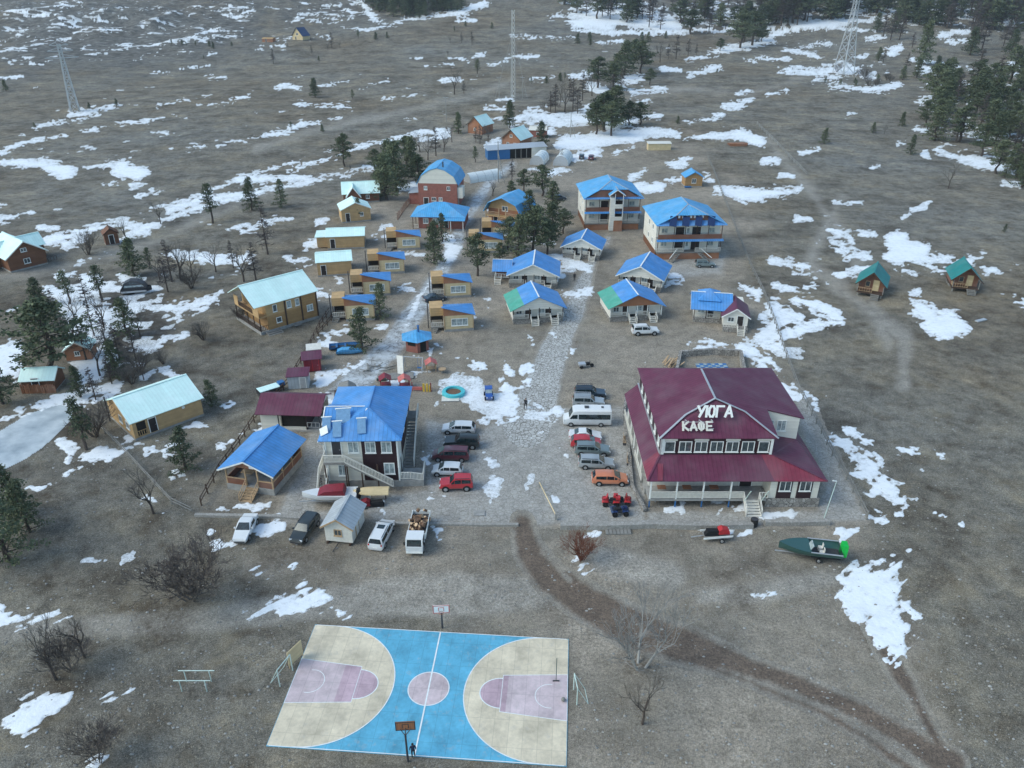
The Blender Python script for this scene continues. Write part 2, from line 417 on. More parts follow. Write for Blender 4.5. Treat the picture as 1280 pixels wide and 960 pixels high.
def ground_colour(nt, tc):
    """dry steppe turf: olive grey with brown and pale patches, tufts and scattered pebbles"""
    big = noise(nt, tc, .012, 4, .6); mid = noise(nt, tc, .09, 5, .65); sm = noise(nt, tc, .7, 6, .75); fine = noise(nt, tc, 4.5, 5, .85)
    c = ramp(nt, big, [(.30, (.158, .134, .102)), (.5, (.176, .163, .137)), (.70, (.186, .184, .170))])
    c = mix(nt, .75, c, ramp(nt, mid, [(.3, (.42, .38, .35)), (.5, g(1.)), (.70, (1.45, 1.36, 1.2))]), 'MULTIPLY')
    c = mix(nt, .8, c, ramp(nt, sm, [(.28, g(.50)), (.5, g(1.)), (.74, g(1.45))]), 'MULTIPLY')
    c = mix(nt, .85, c, ramp(nt, fine, [(.30, g(.30)), (.5, g(1.)), (.70, g(1.9))]), 'MULTIPLY')
    mp = N(nt, 'ShaderNodeMapping'); mp.inputs['Scale'].default_value = (.012, .07, .05); mp.inputs['Rotation'].default_value = (0, 0, .25); nt.links.new(tc, mp.inputs['Vector'])
    c = mix(nt, .45, c, ramp(nt, noise(nt, mp.outputs[0], 1.0, 5, .65), [(.34, (.66, .64, .62)), (.5, g(1.)), (.66, (1.22, 1.18, 1.08))]), 'MULTIPLY')
    # ochre grass streaks
    c = mix(nt, ramp(nt, noise(nt, tc, .16, 6, .7), [(.55, g(0.)), (.72, g(.5))]), c, (.225, .185, .12))
    grit = noise(nt, tc, 12, 3, .8); c = mix(nt, .8, c, ramp(nt, grit, [(.34, g(.35)), (.5, g(1.)), (.66, g(1.8))]), 'MULTIPLY')
    pt = noise(nt, tc, .28, 7, .7); c = mix(nt, .7, c, ramp(nt, pt, [(.36, (.58, .52, .46)), (.5, g(1.)), (.64, (1.28, 1.24, 1.16))]), 'MULTIPLY')
    # pale pebbles
    v = N(nt, 'ShaderNodeTexVoronoi'); v.inputs['Scale'].default_value = 2.3; nt.links.new(tc, v.inputs['Vector'])
    den = ramp(nt, noise(nt, tc, .11, 4, .6), [(.48, g(.0)), (.72, g(1.))])
    peb = mth(nt, 'MULTIPLY', ramp(nt, v.outputs['Distance'], [(.10, g(1.)), (.17, g(0.))]), den)
    sel = N(nt, 'ShaderNodeSeparateColor'); nt.links.new(v.outputs['Color'], sel.inputs[0])
    peb = mth(nt, 'MULTIPLY', peb, mth(nt, 'GREATER_THAN', sel.outputs[0], .45))
    c = mix(nt, mth(nt, 'MULTIPLY', peb, .6), c, (.50, .48, .45))
    return c, sm, fine
def dirt_colour(nt, tc, base=(.31, .268, .215)):
    a = noise(nt, tc, .5, 7, .72); b2 = noise(nt, tc, 3.5, 5, .8)
    c = ramp(nt, a, [(.28, tuple(x*.58 for x in base)), (.5, base), (.74, tuple(x*1.4 for x in base))])
    c = mix(nt, .7, c, ramp(nt, noise(nt, tc, 12, 3, .8), [(.34, g(.4)), (.5, g(1.)), (.66, g(1.7))]), 'MULTIPLY')
    return mix(nt, .9, c, ramp(nt, b2, [(.32, g(.42)), (.5, g(1.)), (.68, g(1.6))]), 'MULTIPLY')
m, nt, b = newmat('steppe_ground'); tc = N(nt, 'ShaderNodeTexCoord').outputs['Object']
gc, gs, gf = ground_colour(nt, tc)
gc = mix(nt, mth(nt, 'MULTIPLY', attr(nt, 'dirt'), .85), gc, dirt_colour(nt, tc))
gc = mix(nt, mth(nt, 'MULTIPLY', attr(nt, 'lane'), .55), gc, dirt_colour(nt, tc, (.36, .335, .295)))
rk = ramp(nt, noise(nt, tc, .22, 6, .75), [(.42, (.05, .05, .05)), (.55, (.15, .145, .135)), (.68, (.30, .30, .29))])
gc = mix(nt, mth(nt, 'MULTIPLY', attr(nt, 'rock'), .7), gc, rk)
sn = ramp(nt, noise(nt, tc, .9, 7, .8), [(.40, g(.15)), (.60, g(1.))])
gc = mix(nt, mth(nt, 'MULTIPLY', attr(nt, 'scrub'), sn), gc, mix(nt, .62, gc, (.052, .036, .024)))
nt.links.new(gc, b.inputs['Base Color']); b.inputs['Roughness'].default_value = 1; b.inputs['Specular IOR Level'].default_value = .05
bump(nt, b, mix(nt, .5, gs, gf), .7, .25); M['ground'] = m

VILLAGE = [(470, 640), (240, 640), (300, 560), (400, 440), (390, 330), (440, 260), (560, 170), (700, 170), (860, 175), (930, 260), (950, 400), (1010, 500), (1080, 650)]
NEAR = [(640, 650), (1060, 664), (1120, 760), (1215, 990), (690, 990), (722, 790), (395, 768), (320, 700), (480, 660)]
YARD = [(640, 640), (1020, 660), (1010, 720), (900, 760), (760, 740), (420, 730), (330, 690), (400, 655)]
LANES = [[(0, 790, 14), (120, 782, 12), (260, 775, 14), (420, 752, 22), (560, 745, 30), (680, 740, 20)],
         [(1050, 250, 6), (1010, 330, 8), (1130, 420, 10), (1130, 480, 10)], [(960, 175, 5), (1060, 300, 6), (1110, 430, 8)],
         [(0, 345, 5), (100, 330, 5), (200, 300, 3), (320, 245, 3), (480, 200, 2), (560, 172, 2)],
         [(320, 185, 4), (450, 150, 4), (600, 118, 4), (640, 100, 3)], [(700, 130, 2), (850, 112, 3), (940, 118, 2), (1050, 80, 2)],
         [(880, 745, 12), (960, 740, 16), (1040, 720, 14)], [(840, 720, 20), (760, 700, 16)]]
SCRUB = [[(900,720,26),(960,700,22)], [(690,760,18)], [(60,620,30)], [(340,690,22),(420,700,18)], [(1090,810,14),(1075,770,14)], [(200,770,40)], [(730, 680, 14)], [(795, 835, 24)], [(800, 885, 22)], [(240, 725, 34)], [(80, 850, 30)], [(120, 940, 26)], [(930, 745, 30)], [(190, 660, 25)],
         [(1130, 700), (1180, 690), (1200, 740), (1150, 760)], [(95, 800, 30)], [(1120, 790, 22)], [(150, 410, 60)], [(100, 530, 30)]]
ROCK = [[(0, -10), (340, -10), (330, 62), (150, 92), (0, 100)], [(700, -10), (1000, -10), (900, 40), (720, 40)], [(60, 340), (200, 340), (215, 420), (110, 480), (70, 430)], [(340, -10), (470, -10), (480, 30), (340, 40)]]
X, Y = fan(1.7, -200, 1480, -24, 1000, True); Z = gz(X, Y)
qx, qy = project(X, np.maximum(Y, 12), Z); qy = np.where(Y < 14, 2000, qy)
w1 = fbm(X/9, Y/9, 4, 3); w2 = fbm(X/3, Y/3, 3, 31)
gobj = gridmesh('ground', X, Y, Z, None, M['ground'], {
    'dirt': sstep(shapes_sd(qx, qy, [VILLAGE, YARD, NEAR], 60)+w1*90+w2*30, -28, 34)*(.60+1.3*np.clip(w1+.12, -.25, .4)),
    'lane': sstep(shapes_sd(qx, qy, LANES)+w1*14, -6, 8),
    'scrub': sstep(shapes_sd(qx, qy, SCRUB, 60)+w1*30+w2*18, -8, 22),
    'rock': sstep(shapes_sd(qx, qy, ROCK, 60)+w1*60, -20, 30)})
tag(gobj, kind='structure')

FX, FY = fan(1.25, -150, 1430, -22, 985); FZ = gz(FX, FY); fx, fy = project(FX, FY, FZ)
nst = fbm((FX*.77+FY*.64)/4.5, (-FX*.64+FY*.77)/.55, 3, 83); nf = fbm(FX/.9, FY/.9, 3, 63); n12 = fbm(FX/11, FY/11, 5, 41); n3 = fbm(FX/2.6, FY/2.6, 4, 57)
def sheet(name, sd, mat, lift, soft=8, kind='structure', thick=None, msd=None):
    m = np.clip(.5+(sd if msd is None else np.maximum(sd, msd))/soft, 0, 1)
    if thick is None: Z = FZ+lift
    else: Z = FZ+thick*np.clip(sd/4, -1.2, 1)+np.where(sd > 0, .25*thick*n3, 0)
    keep = sd > (-soft*.5 if thick is None else -2.5)
    o = gridmesh(name, FX, FY, Z, keep, mat, {'m': m}); return tag(o, kind=kind)
def soften(nt, b, tc, colr, dm=.6):
    gc, gs, gf = ground_colour(nt, tc); gc = mix(nt, dm, gc, dirt_colour(nt, tc))
    e = mth(nt, 'ADD', attr(nt, 'm'), mth(nt, 'MULTIPLY', mth(nt, 'SUBTRACT', noise(nt, tc, 1.2, 4, .7), .5), .9))
    cc = mix(nt, ramp(nt, e, [(.25, g(0.)), (.8, g(1.))]), gc, colr)
    nt.links.new(cc, b.inputs['Base Color'])
# mud track
m, nt, b = newmat('wet_mud'); tc = N(nt, 'ShaderNodeTexCoord').outputs['Object']
cc = dirt_colour(nt, tc, (.125, .092, .066)); soften(nt, b, tc, cc, .45); b.inputs['Roughness'].default_value = .8
bump(nt, b, noise(nt, tc, 2, 5, .7), .5, .12); M['mud'] = m
TRACK = [[(652,655,11), (660,688,14), (690,725,17), (742,760,21), (790,785,25), (850,806,22), (930,836,17), (1000,864,16), (1080,902,18), (1180,965,27)],
         [(1090,782,5), (1108,812,6), (1130,850,7), (1158,900,6), (1182,950,6)]]
RIDGE = [[(900,836,1), (960,856,3), (1050,893,4), (1120,935,6), (1160,965,7)], [(675,660,1), (680,690,3), (712,725,2)]]
sd = np.minimum(shapes_sd(fx, fy, TRACK)+n12*10+n3*7, -(shapes_sd(fx, fy, RIDGE)+n3*6))
sheet('dirt_road', sd, M['mud'], .012, 12)
# flagstone paving
m, nt, b, tc, cc, e = stonemat('flagstone_paving', 1.7, (.25, .245, .23), (.43, .42, .395), (.17, .155, .14), .06)
cc = mix(nt, .55, cc, dirt_colour(nt, tc, (.33, .305, .265))); soften(nt, b, tc, cc); b.inputs['Roughness'].default_value = .9; bump(nt, b, e, .5, .05); M['flag'] = m
m, nt, b, tc, cc, e = stonemat('pale_flagstones', 2.1, (.34, .33, .305), (.54, .53, .50), (.19, .175, .155), .09)
soften(nt, b, tc, cc); b.inputs['Roughness'].default_value = .9; bump(nt, b, e, .6, .06); M['pathstone'] = m
PATH = [[(737, 335, 5), (728, 360, 9), (719, 385, 12), (706, 410, 14), (692, 440, 18), (682, 470, 20), (672, 500, 24), (658, 530, 26)], [(640, 300, 0), (737, 335, 4)][1:]+[(745, 315, 3), (760, 300, 3)]]
PLAZA = [[(620, 530), (700, 512), (790, 508), (806, 600), (806, 654), (660, 657), (545, 652), (470, 648), (440, 628), (535, 612), (530, 520), (600, 540)],
         [(345, 652), (372, 590), (405, 500), (430, 482), (445, 490), (410, 560), (392, 640), (440, 640), (440, 652)],
         [(992, 480), (1012, 500), (1082, 650), (1022, 652), (1035, 600), (1000, 530)], [(812, 322), (905, 318), (902, 342), (820, 348)], [(810, 640), (1030, 640), (1030, 655), (810, 655)]]
sdp = shapes_sd(fx, fy, PLAZA)+n12*8+n3*5
sheet('courtyard_paving', sdp, M['flag'], .008, 10)
sheet('path', shapes_sd(fx, fy, PATH)+n12*5+n3*3, M['pathstone'], .016, 6, msd=sdp)
LROAD = [[(575, 285, 5), (568, 310, 9), (548, 345, 8), (522, 385, 11), (492, 430, 14), (455, 468, 16), (420, 500, 15)], [(640, 205, 3), (610, 230, 6), (590, 262, 7), (575, 285, 5)]]
m, nt, b, tc, cc, e = stonemat('icy_cobbles', 1.4, (.24, .235, .22), (.46, .46, .45), (.14, .13, .12), .07)
soften(nt, b, tc, mix(nt, ramp(nt, noise(nt, tc, .5, 5, .7), [(.42, g(0.)), (.6, g(.8))]), cc, (.55, .58, .60))); b.inputs['Roughness'].default_value = .7; M['icy'] = m
sheet('lane', shapes_sd(fx, fy, LROAD)+n12*5+n3*3, M['icy'], .020, 7)
# frozen stream
m, nt, b = newmat('stream_ice'); tc = N(nt, 'ShaderNodeTexCoord').outputs['Object']
cc = ramp(nt, noise(nt, tc, .28, 6, .6), [(.3, (.26, .30, .33)), (.5, (.44, .48, .50)), (.7, (.62, .65, .66))])
nt.links.new(cc, b.inputs['Base Color']); b.inputs['Roughness'].default_value = .35; M['ice'] = m
ICE = [[(-150, 620), (-60, 570), (0, 542), (35, 520), (90, 504), (88, 522), (62, 550), (30, 572), (0, 588), (-150, 640)]]
tag(sheet('ice', shapes_sd(fx, fy, ICE)+n3*3, M['ice'], .03, 3), kind='structure')

SNOW = [
 # far hillside, west
 [(10,14,2),(22,13,3),(45,19,3),(60,19,3)], [(70,8,3),(82,6,4),(92,8,2)], [(68,31,4),(100,28,4),(136,25,2)], [(90,33,3),(115,33,2)], [(126,36,3),(145,38,4),(157,38,3)], [(10,47,2),(30,44,2),(42,46,1)], [(0,52,2),(12,50,1)],
 [(70,53,1),(88,48,1.5)], [(224,52,1.5),(245,44,3),(270,37,3)], [(255,48,1),(275,43,2)], [(282,19,2),(300,18,3),(318,12,2)], [(96,0,4),(104,4,3)], [(0,97,2),(28,95,2)],
 [(133,66,2),(135,62,2)], [(170,76,2),(178,70,2.5)], [(190,68,2),(203,68,2)], [(222,64,2),(240,66,2)], [(255,68,1.5),(270,66,1.5)], [(40,80,2),(68,78,2)], [(25,70,3),(38,73,3)], [(105,60,3)],
 [(40,160,3),(65,154,5),(85,147,6),(110,140,6),(148,133,3)], [(70,152,5),(100,148,5),(125,143,3)], [(126,156,2),(150,154,4),(180,151,3),(204,147,2)], [(100,161,2),(118,161,2)],
 [(0,192,3),(20,181,4),(48,175,3),(82,169,3)], [(0,198),(48,198),(85,203),(102,212),(92,222),(80,227),(55,214),(30,211),(-20,207),(-20,198)], [(102,207),(165,196),(164,203),(185,208),(190,215),(175,228),(160,225),(145,222),(135,214),(110,213)],
 [(260,131,1.5),(285,128,3),(305,121,3),(318,117,2)], [(233,185,1),(255,181,1.5)], [(272,182,2),(300,176,3),(330,170,3)], [(198,191,2),(215,186,3)], [(165,231,3),(182,229,3)], [(130,231,2),(147,229,2)], [(190,238,3)], [(183,93,1.2),(230,87,1.5),(262,82,1)], [(255,98,2),(285,97,2)], [(42,110,1),(64,108,1)], [(200,130,1.5),(222,130,2)], [(215,143,2),(232,143,2)], [(190,165,2),(208,166,1.5)],
 # around the far hut and below the dark wood
 [(338,49,2.5),(366,47,3)], [(384,47,3),(413,47,2)], [(320,62,1.5),(356,58,2)], [(373,17,3),(396,18,3)], [(425,9,3),(440,16,4)], [(400,24,3),(428,24,2)], [(330,10,3),(350,10,2)], [(450,0,6),(460,14,7),(470,26,6),(482,30,3)], [(428,35,2),(450,38,3),(485,32,3),(505,25,4),(540,20,4),(580,15,5),(606,3,6)], [(450,40,2),(470,36,2)], [(572,27,1.5),(594,26,1.5)],
 [(510,73,1),(530,73,1.5)], [(560,73,1.5),(586,74,2)], [(532,82,1),(566,81,2.5)], [(612,82,2),(626,79,1.5)], [(592,72,1.5),(605,70,1.5)], [(398,107,2),(420,104,3),(436,101,2.5)], [(450,109,2),(468,106,2),(487,101,1.5)], [(345,110,3),(360,105,4),(375,114,3)], [(372,130,3),(410,130,3),(430,134,3),(452,137,2)], [(478,123,2),(500,121,2.5),(518,119,2)], [(553,100,2.5),(574,99,2)], [(320,139,1.5),(355,140,1.5)],
 [(300,180,3),(325,172,3),(360,164,4),(375,155,5),(402,155,4)], [(412,149,1.5),(427,147,1.5)], [(360,213,4),(390,203,4),(412,197,3),(445,185,4),(480,177,4),(510,170,4),(535,164,4),(560,165,4)], [(384,191,2),(415,188,3)], [(525,173,4),(555,170,4)], [(505,152,2),(518,149,1.5)],
 [(300,225,8),(325,224,8),(345,222,6),(380,224,3),(430,216,3),(480,203,3.5)], [(320,236,3),(360,231,2.5),(420,223,2.5),(480,208,2)], [(500,236,3),(518,232,5)], [(606,137,2),(630,137,2)], [(620,126,2),(640,125,2)], [(610,149,2),(625,148,2)], [(612,183,4),(622,177,6)],
 # centre top
 [(630,74,1.5),(672,71,2)], [(686,22,2),(702,18,3)], [(720,5),(770,2),(820,10),(850,25),(855,38),(830,42),(780,35),(750,40),(715,35),(712,25),(735,15)], [(715,38,1.5),(780,41,2.5),(840,40,2.5),(920,35,2)], [(745,53,1.5),(780,52,2)], [(640,46,1),(720,46,1.2)], [(885,67,3),(910,61,5),(940,56,4),(966,48,4)], [(858,74,3),(882,70,2)], [(828,86,4),(850,88,4)], [(862,93,3),(880,89,4),(900,83,3)], [(930,75,2),(965,73,2)], [(665,97,2),(690,97,2)], [(715,97,3),(735,94,3)],
 [(735,108,5),(755,112,5)], [(772,106,6),(785,98,7),(802,97,4)], [(790,114,4),(815,112,4),(832,110,2)], [(640,150,4),(665,142,6),(700,150,7),(738,148,8)], [(735,135,6),(742,130,5)], [(760,157,7),(795,151,5)], [(803,145,2),(825,144,2)], [(700,180,8),(740,176,11),(780,170,9),(820,165,6),(846,169,6)], [(720,196,7),(746,191,8)], [(768,191,3),(790,184,4)], [(808,166,3),(848,164,2)], [(855,173,3),(900,168,4),(930,168,6),(952,178,6)], [(905,132,4),(925,130,5),(938,126,3)], [(858,155,3),(884,151,2)], [(893,146,2),(905,142,1.5)], [(922,117,1.5),(938,113,1.5)], [(838,206,3),(856,204,3)], [(852,199,2),(865,198,2)], [(790,221,3),(806,212,3)], [(690,216,4),(712,212,3)], [(795,236,6),(825,234,5)], [(660,170,4),(690,165,5)], [(640,165,3),(655,160,3)], [(800,128,2),(815,125,1.5)],
 [(897,236,5),(930,244,8),(970,241,6),(1000,238,3)], [(835,226,2),(882,222,4),(890,226,3)],
 # east, round the lattice tower and the groves
 [(965,45,4),(1000,34,6),(1050,27,5),(1090,25,3)], [(1085,49,3),(1106,47,3)], [(1000,57,2),(1040,53,2.5)], [(983,62,2.5),(1022,70,1.5)], [(960,74,2),(988,74,1.5)], [(975,90,3),(992,88,4),(1030,90,5),(1070,88,5),(1095,98,5)], [(1016,100,4),(1045,97,3)], [(1037,108,2.5),(1080,112,4),(1110,109,4),(1122,105,2)], [(1065,73,1.5),(1080,72,1)], [(1178,43,4),(1210,38,3)], [(1188,52,3),(1210,51,2)], [(1115,66,5),(1128,55,3)], [(1140,75,4),(1150,78,3)], [(1153,88,4),(1190,85,5)], [(1150,126,3),(1172,122,5)], [(1265,80,4),(1290,82,6)], [(1146,160,3),(1158,163,3)], [(1122,180,3),(1132,179,2)], [(1156,193,4),(1160,198,3)], [(1172,188,3),(1188,195,3),(1210,199,5),(1240,206,6),(1268,213,5)], [(1255,228,4),(1276,233,4)], [(1272,150,8),(1290,172,12)], [(1200,155,3),(1225,160,3)], [(1240,173,2),(1260,168,3)], [(1000,191,2.5),(1022,187,2)], [(955,200,4),(972,203,4)], [(976,219,3),(990,220,2)], [(1090,209,3),(1099,208,2)], [(960,117,1.5),(985,114,1)], [(1060,142,1.5),(1075,138,1)], [(1240,25,3),(1275,28,3)], [(1270,95,3)], [(1210,130,3)], [(1185,150,2)],
 # west field and the wood
 [(-20,256,2),(8,256,2)], [(-20,278,4),(12,278,2)], [(0,272,2),(22,270,2)], [(32,266,2),(40,265,2)], [(50,286,4),(72,284,4)], [(55,302,8),(80,297,8),(112,287,7),(150,281,7),(188,281,5)], [(80,305,8),(105,300,8)], [(160,292,5),(185,290,4)], [(172,246,3),(200,241,3)], [(210,264,7),(230,256,6),(252,250,6),(280,246,6),(302,245,4)], [(200,272,4)], [(100,326,4),(122,320,4),(146,312,3)], [(72,345,6),(92,342,4)], [(205,318,5),(240,318,6),(272,326,5),(312,322,4)], [(303,290,2),(320,285,1.5)], [(285,286,1),(310,281,1)], [(262,349,1.2),(298,339,1.2)], [(-30,436),(28,425),(32,450),(28,475),(-30,482)], [(90,440),(128,425),(142,452),(128,480),(95,482),(85,465)], [(180,443,5),(207,423,7),(234,418,3)], [(185,408,3),(222,396,4)], [(160,388,7),(205,384,6),(240,386,7),(268,372,7),(282,358,4)], [(155,350,8),(205,345,3)], [(-20,393,1.5),(26,387,1.2)], [(105,348,5),(150,362,6)], [(60,360,5),(110,378,6),(135,380,5)], [(140,410,6),(180,412,4)], [(205,465,5),(225,470,3),(235,480,3)], [(180,470,3),(200,455,3)], [(120,400,4),(140,430,5)],
 [(-30,535,6),(0,524,5),(30,511,4),(60,503,4),(82,498,3)], [(85,497,7),(112,491,9),(145,482,6)], [(72,545,3),(85,562,4),(85,575,4)], [(30,612,6),(48,605,9),(65,604,7)], [(74,592,6),(85,595,4)], [(92,587,5),(110,578,6),(130,570,4),(147,562,1.5)], [(155,555,3),(162,550,3)], [(184,569,1.5),(196,563,1.5)], [(206,562,2),(214,556,1.5)], [(234,535,2),(246,530,3)], [(272,559,2),(300,549,2)], [(205,597,4),(222,597,7),(238,600,7)], [(180,617,6),(198,630,7)], [(188,606,4)], [(272,682,2),(290,680,4)], [(268,664,2),(278,661,2)], [(275,636,4),(300,632,5),(325,636,6),(345,648,5)], [(320,665,5),(350,655,5)], [(315,705,2),(326,716,2)], [(365,706,4),(370,700,2)], [(268,499,3),(288,508,4)], [(278,506,1.5),(292,509,1.5)], [(250,480,3),(265,500,3)],
 # lanes and yards of the village
 [(328,276,5),(365,272,3)], [(340,270,3),(360,268,2)], [(396,277,4),(408,273,3)], [(384,307,4),(406,299,3)], [(358,328,2),(390,323,2.5)], [(368,338,1),(390,331,1)], [(466,296,4),(492,293,4)], [(476,286,4),(488,284,3)], [(393,368,4),(425,373,4)], [(490,357,2),(516,360,4)], [(412,421,2),(432,412,2)], [(494,318,1.5),(530,318,2)], [(560,298,7),(567,310,8),(561,328,6),(548,342,3)], [(545,345,2),(526,368,3),(512,398,3),(502,420,5),(484,440,5)], [(480,408,5),(472,420,4)], [(592,370,3),(610,376,4)], [(590,396,3),(602,402,4)], [(405,430,4),(425,434,4)], [(403,478,8),(425,463,9),(450,456,9)], [(405,495,5),(422,512,4)], [(543,429,2.5),(572,444,3),(604,456,3)], [(468,474,3),(495,478,6),(520,468,4)], [(462,424,2),(485,415,3)], [(520,440,2),(540,436,2)], [(325,539,2.5),(362,539,2)], [(476,634,4),(484,644,3)], [(528,626,1),(556,621,1.5)], [(541,659,4),(546,668,3)], [(528,568,2),(535,580,4)], [(612,602,3),(622,600,3)], [(420,345,2),(425,352,2)],
 [(686,326,4),(705,319,3)], [(716,329,5),(736,336,5)], [(702,374,4),(722,371,4),(737,365,3)], [(682,350,3),(700,345,3)], [(816,344,3),(834,352,5),(852,349,3)], [(656,412,3),(665,424,4)], [(683,414,4),(695,420,3)], [(653,462,3),(662,459,3)], [(707,444,3),(714,441,3)], [(650,478,4),(658,476,3)], [(788,462,3),(804,455,4),(816,448,2)], [(876,426,3),(905,430,3)], [(860,430,3),(880,434,2)], [(612,262,4),(618,270,3)], [(665,300,3),(690,305,3)], [(640,510,6),(630,480,4)], [(680,516,4),(694,512,5)], [(590,520,3),(640,524,3)],
 # along the east fence
 [(925,356,3),(945,366,6),(948,376,4)], [(930,436,5),(948,446,8),(958,462,8)], [(965,326,4),(985,330,5),(1008,333,4)], [(992,341,3),(1018,346,3)], [(968,356,6),(1000,360,5),(1032,356,3)], [(938,440,7),(965,455,8),(985,475,8),(1000,492,6)], [(955,395,7),(975,392,8),(1000,396,6)], [(955,425,7),(975,432,6)], [(150,300,5),(190,281,6),(230,266,6),(280,251,5),(330,239,4),(390,228,4)], [(190,262,3),(250,243,3),(320,216,4),(380,199,3)], [(612,505,4),(640,518,5),(625,495,4)], [(700,560,1.5),(712,575,2)], [(690,620,3),(700,632,2)], [(600,560,2),(612,575,2)], [(640,470,3),(632,455,2)], [(996,376,6),(1022,381,7),(1044,391,6)], [(965,382,9),(978,400,9),(958,416,7)], [(1000,410,7),(1030,406,4),(1050,403,2)], [(965,422,7),(985,415,5)], [(1033,286,2.5),(1056,291,4),(1066,300,4)], [(1040,304,2),(1056,305,2)], [(1078,294,3),(1092,294,3)], [(1046,314,2),(1060,314,2)], [(1056,322,3),(1086,321,4)], [(1046,345,3),(1066,338,4),(1086,335,4)], [(960,243,2.5),(988,248,2)], [(1043,251,1.5),(1077,253,1.5)], [(996,273,1.5),(1014,273,1.5)], [(1128,272,3),(1142,264,3),(1156,259,2)], [(1157,254,1.5),(1163,251,1.5)],
 [(1105,296),(1118,286),(1134,290),(1138,300),(1162,306),(1163,315),(1192,320),(1186,330),(1150,331),(1120,333),(1100,326),(1110,310)], [(1158,332,3),(1178,338,4),(1202,330,4),(1228,319,2.5)], [(1130,338,2),(1145,343,1.5)], [(1232,338,2),(1268,337,1.5)], [(1140,378),(1152,376),(1172,387),(1196,391),(1212,406),(1218,419),(1205,427),(1170,428),(1156,415),(1148,398)], [(1140,367,3),(1148,366,3)], [(1272,378,4),(1285,380,6)], [(975,478,5),(992,492,9),(1012,490,4)], [(1000,484,5),(1032,494,1.5)], [(975,460,8),(990,470,6)], [(1018,500,4),(1022,520,4)], [(1040,545,4),(1062,540,4),(1092,557,2)], [(1064,541,3),(1066,538,3)],
 [(1034,535),(1060,548),(1080,565),(1100,580),(1125,600),(1134,612),(1122,634),(1095,626),(1078,618),(1088,608),(1062,590),(1052,568)], [(1080,572,4),(1100,578,3)], [(1120,560,1.5),(1150,564,2.5),(1178,569,2)], [(1138,581,2.5),(1145,581,2.5)], [(1147,622,5)], [(1118,639,2),(1128,639,2)], [(1086,648,4),(1104,650,5)], [(1168,641,4),(1186,648,5),(1204,657,3)], [(1053,668,6),(1072,664,4)], [(1048,722),(1075,704),(1110,690),(1136,690),(1142,706),(1128,738),(1122,760),(1136,795),(1124,824),(1106,795),(1075,770),(1058,748)], [(1122,742,3),(1134,760,4),(1142,770,3)], [(1132,780,2),(1140,792,2)], [(1032,672,1.5),(1040,676,1.5)], [(866,662,2),(900,660,4),(932,667,2)], [(960,660,3),(968,664,2)], [(705,664,3),(745,664,4)], [(715,700,2),(728,706,2)], [(945,745,2),(975,742,2)], [(820,634,5),(850,636,4)], [(890,640,4),(935,634,3)], [(960,645,4),(990,642,4)],
 # near west
 [(-30,748),(8,752),(18,764),(56,757),(62,766),(90,764),(114,772),(60,780),(-30,790)], [(5,908),(38,872),(55,866),(88,862),(86,874),(70,895),(30,925),(8,920)], [(104,894,1.5),(135,876,2.5),(170,856,1)], [(110,884,1.5),(140,866,1.5)], [(122,892,1.5),(136,884,2)], [(68,904,1.2),(86,895,1.2)], [(30,928,1.2),(58,912,1.2)], [(72,920,1),(92,910,1)], [(305,766,2.5),(350,760,3.5),(382,752,4.5),(406,745,4.5)], [(338,767,2.5),(380,760,3),(412,753,2.5)], [(424,766,2),(442,766,1.5)], [(378,728,1.5),(382,738,1)], [(116,956,2),(125,950,1)], [(272,640,2),(282,642,2)]]
SPECK = [  # areas of thin scattered snow: area, share
 ([(-60,-10),(330,-10),(330,60),(150,85),(-60,100)], .62), ([(-60,100),(640,60),(640,150),(330,190),(-60,250)], .735), ([(340,-10),(480,-10),(490,34),(340,50)], .58), ([(640,20),(960,40),(960,80),(640,110)], .75),
 ([(690,-10),(1290,-10),(1290,50),(940,50),(700,48)], .52), ([(1130,40),(1290,90),(1290,240),(1150,190),(1140,110)], .61), ([(60,345),(205,345),(230,400),(190,470),(110,485),(80,430)], .40), ([(528,500),(545,470),(578,464),(602,472),(622,490),(645,500),(650,524),(600,528),(572,512),(535,525)], .36),
 ([(640,120),(760,110),(770,165),(640,170)], .60), ([(570,205),(720,190),(730,215),(690,240),(640,235),(580,245)], .58), ([(440,230),(520,200),(530,215),(470,260)], .58), ([(470,455),(540,450),(560,470),(520,480),(470,470)], .47), ([(540,380),(620,370),(620,400),(590,410)], .64), ([(590,300),(720,300),(740,350),(700,350)], .62), ([(600,360),(720,410),(660,500),(620,480)], .70), ([(280,660),(400,640),(390,720),(300,720)], .68), ([(70,540),(90,535),(95,580),(75,580)], .55), ([(960,260),(1100,250),(1110,350),(970,350)], .66), ([(0,240),(300,240),(330,290),(60,320),(0,300)], .70), ([(500,600),(640,560),(640,650),(520,650)], .585), ([(640,490),(720,500),(700,560),(660,650),(640,650)], .60), ([(700,655),(800,655),(800,672),(700,675)], .56), ([(330,640),(480,640),(520,665),(330,665)], .60), ([(1000,50),(1130,40),(1130,110),(1000,112)], .64), ([(930,420),(1010,420),(1060,540),(1020,530)], .60), ([(390,220),(460,215),(440,330),(380,330)], .68), ([(640,600),(700,690),(760,760),(640,700)], .74)]
m, nt, b = newmat('old_snow'); tc = N(nt, 'ShaderNodeTexCoord').outputs['Object']
cc = ramp(nt, noise(nt, tc, 1.1, 6, .65), [(.25, (.62, .64, .66)), (.45, (.80, .82, .84)), (.8, (.88, .89, .90))])
gc, gs, gf = ground_colour(nt, tc)
brk = mth(nt, 'ADD', attr(nt, 'm'), mth(nt, 'MULTIPLY', mth(nt, 'SUBTRACT', noise(nt, tc, 2.4, 6, .8), .5), 1.5))
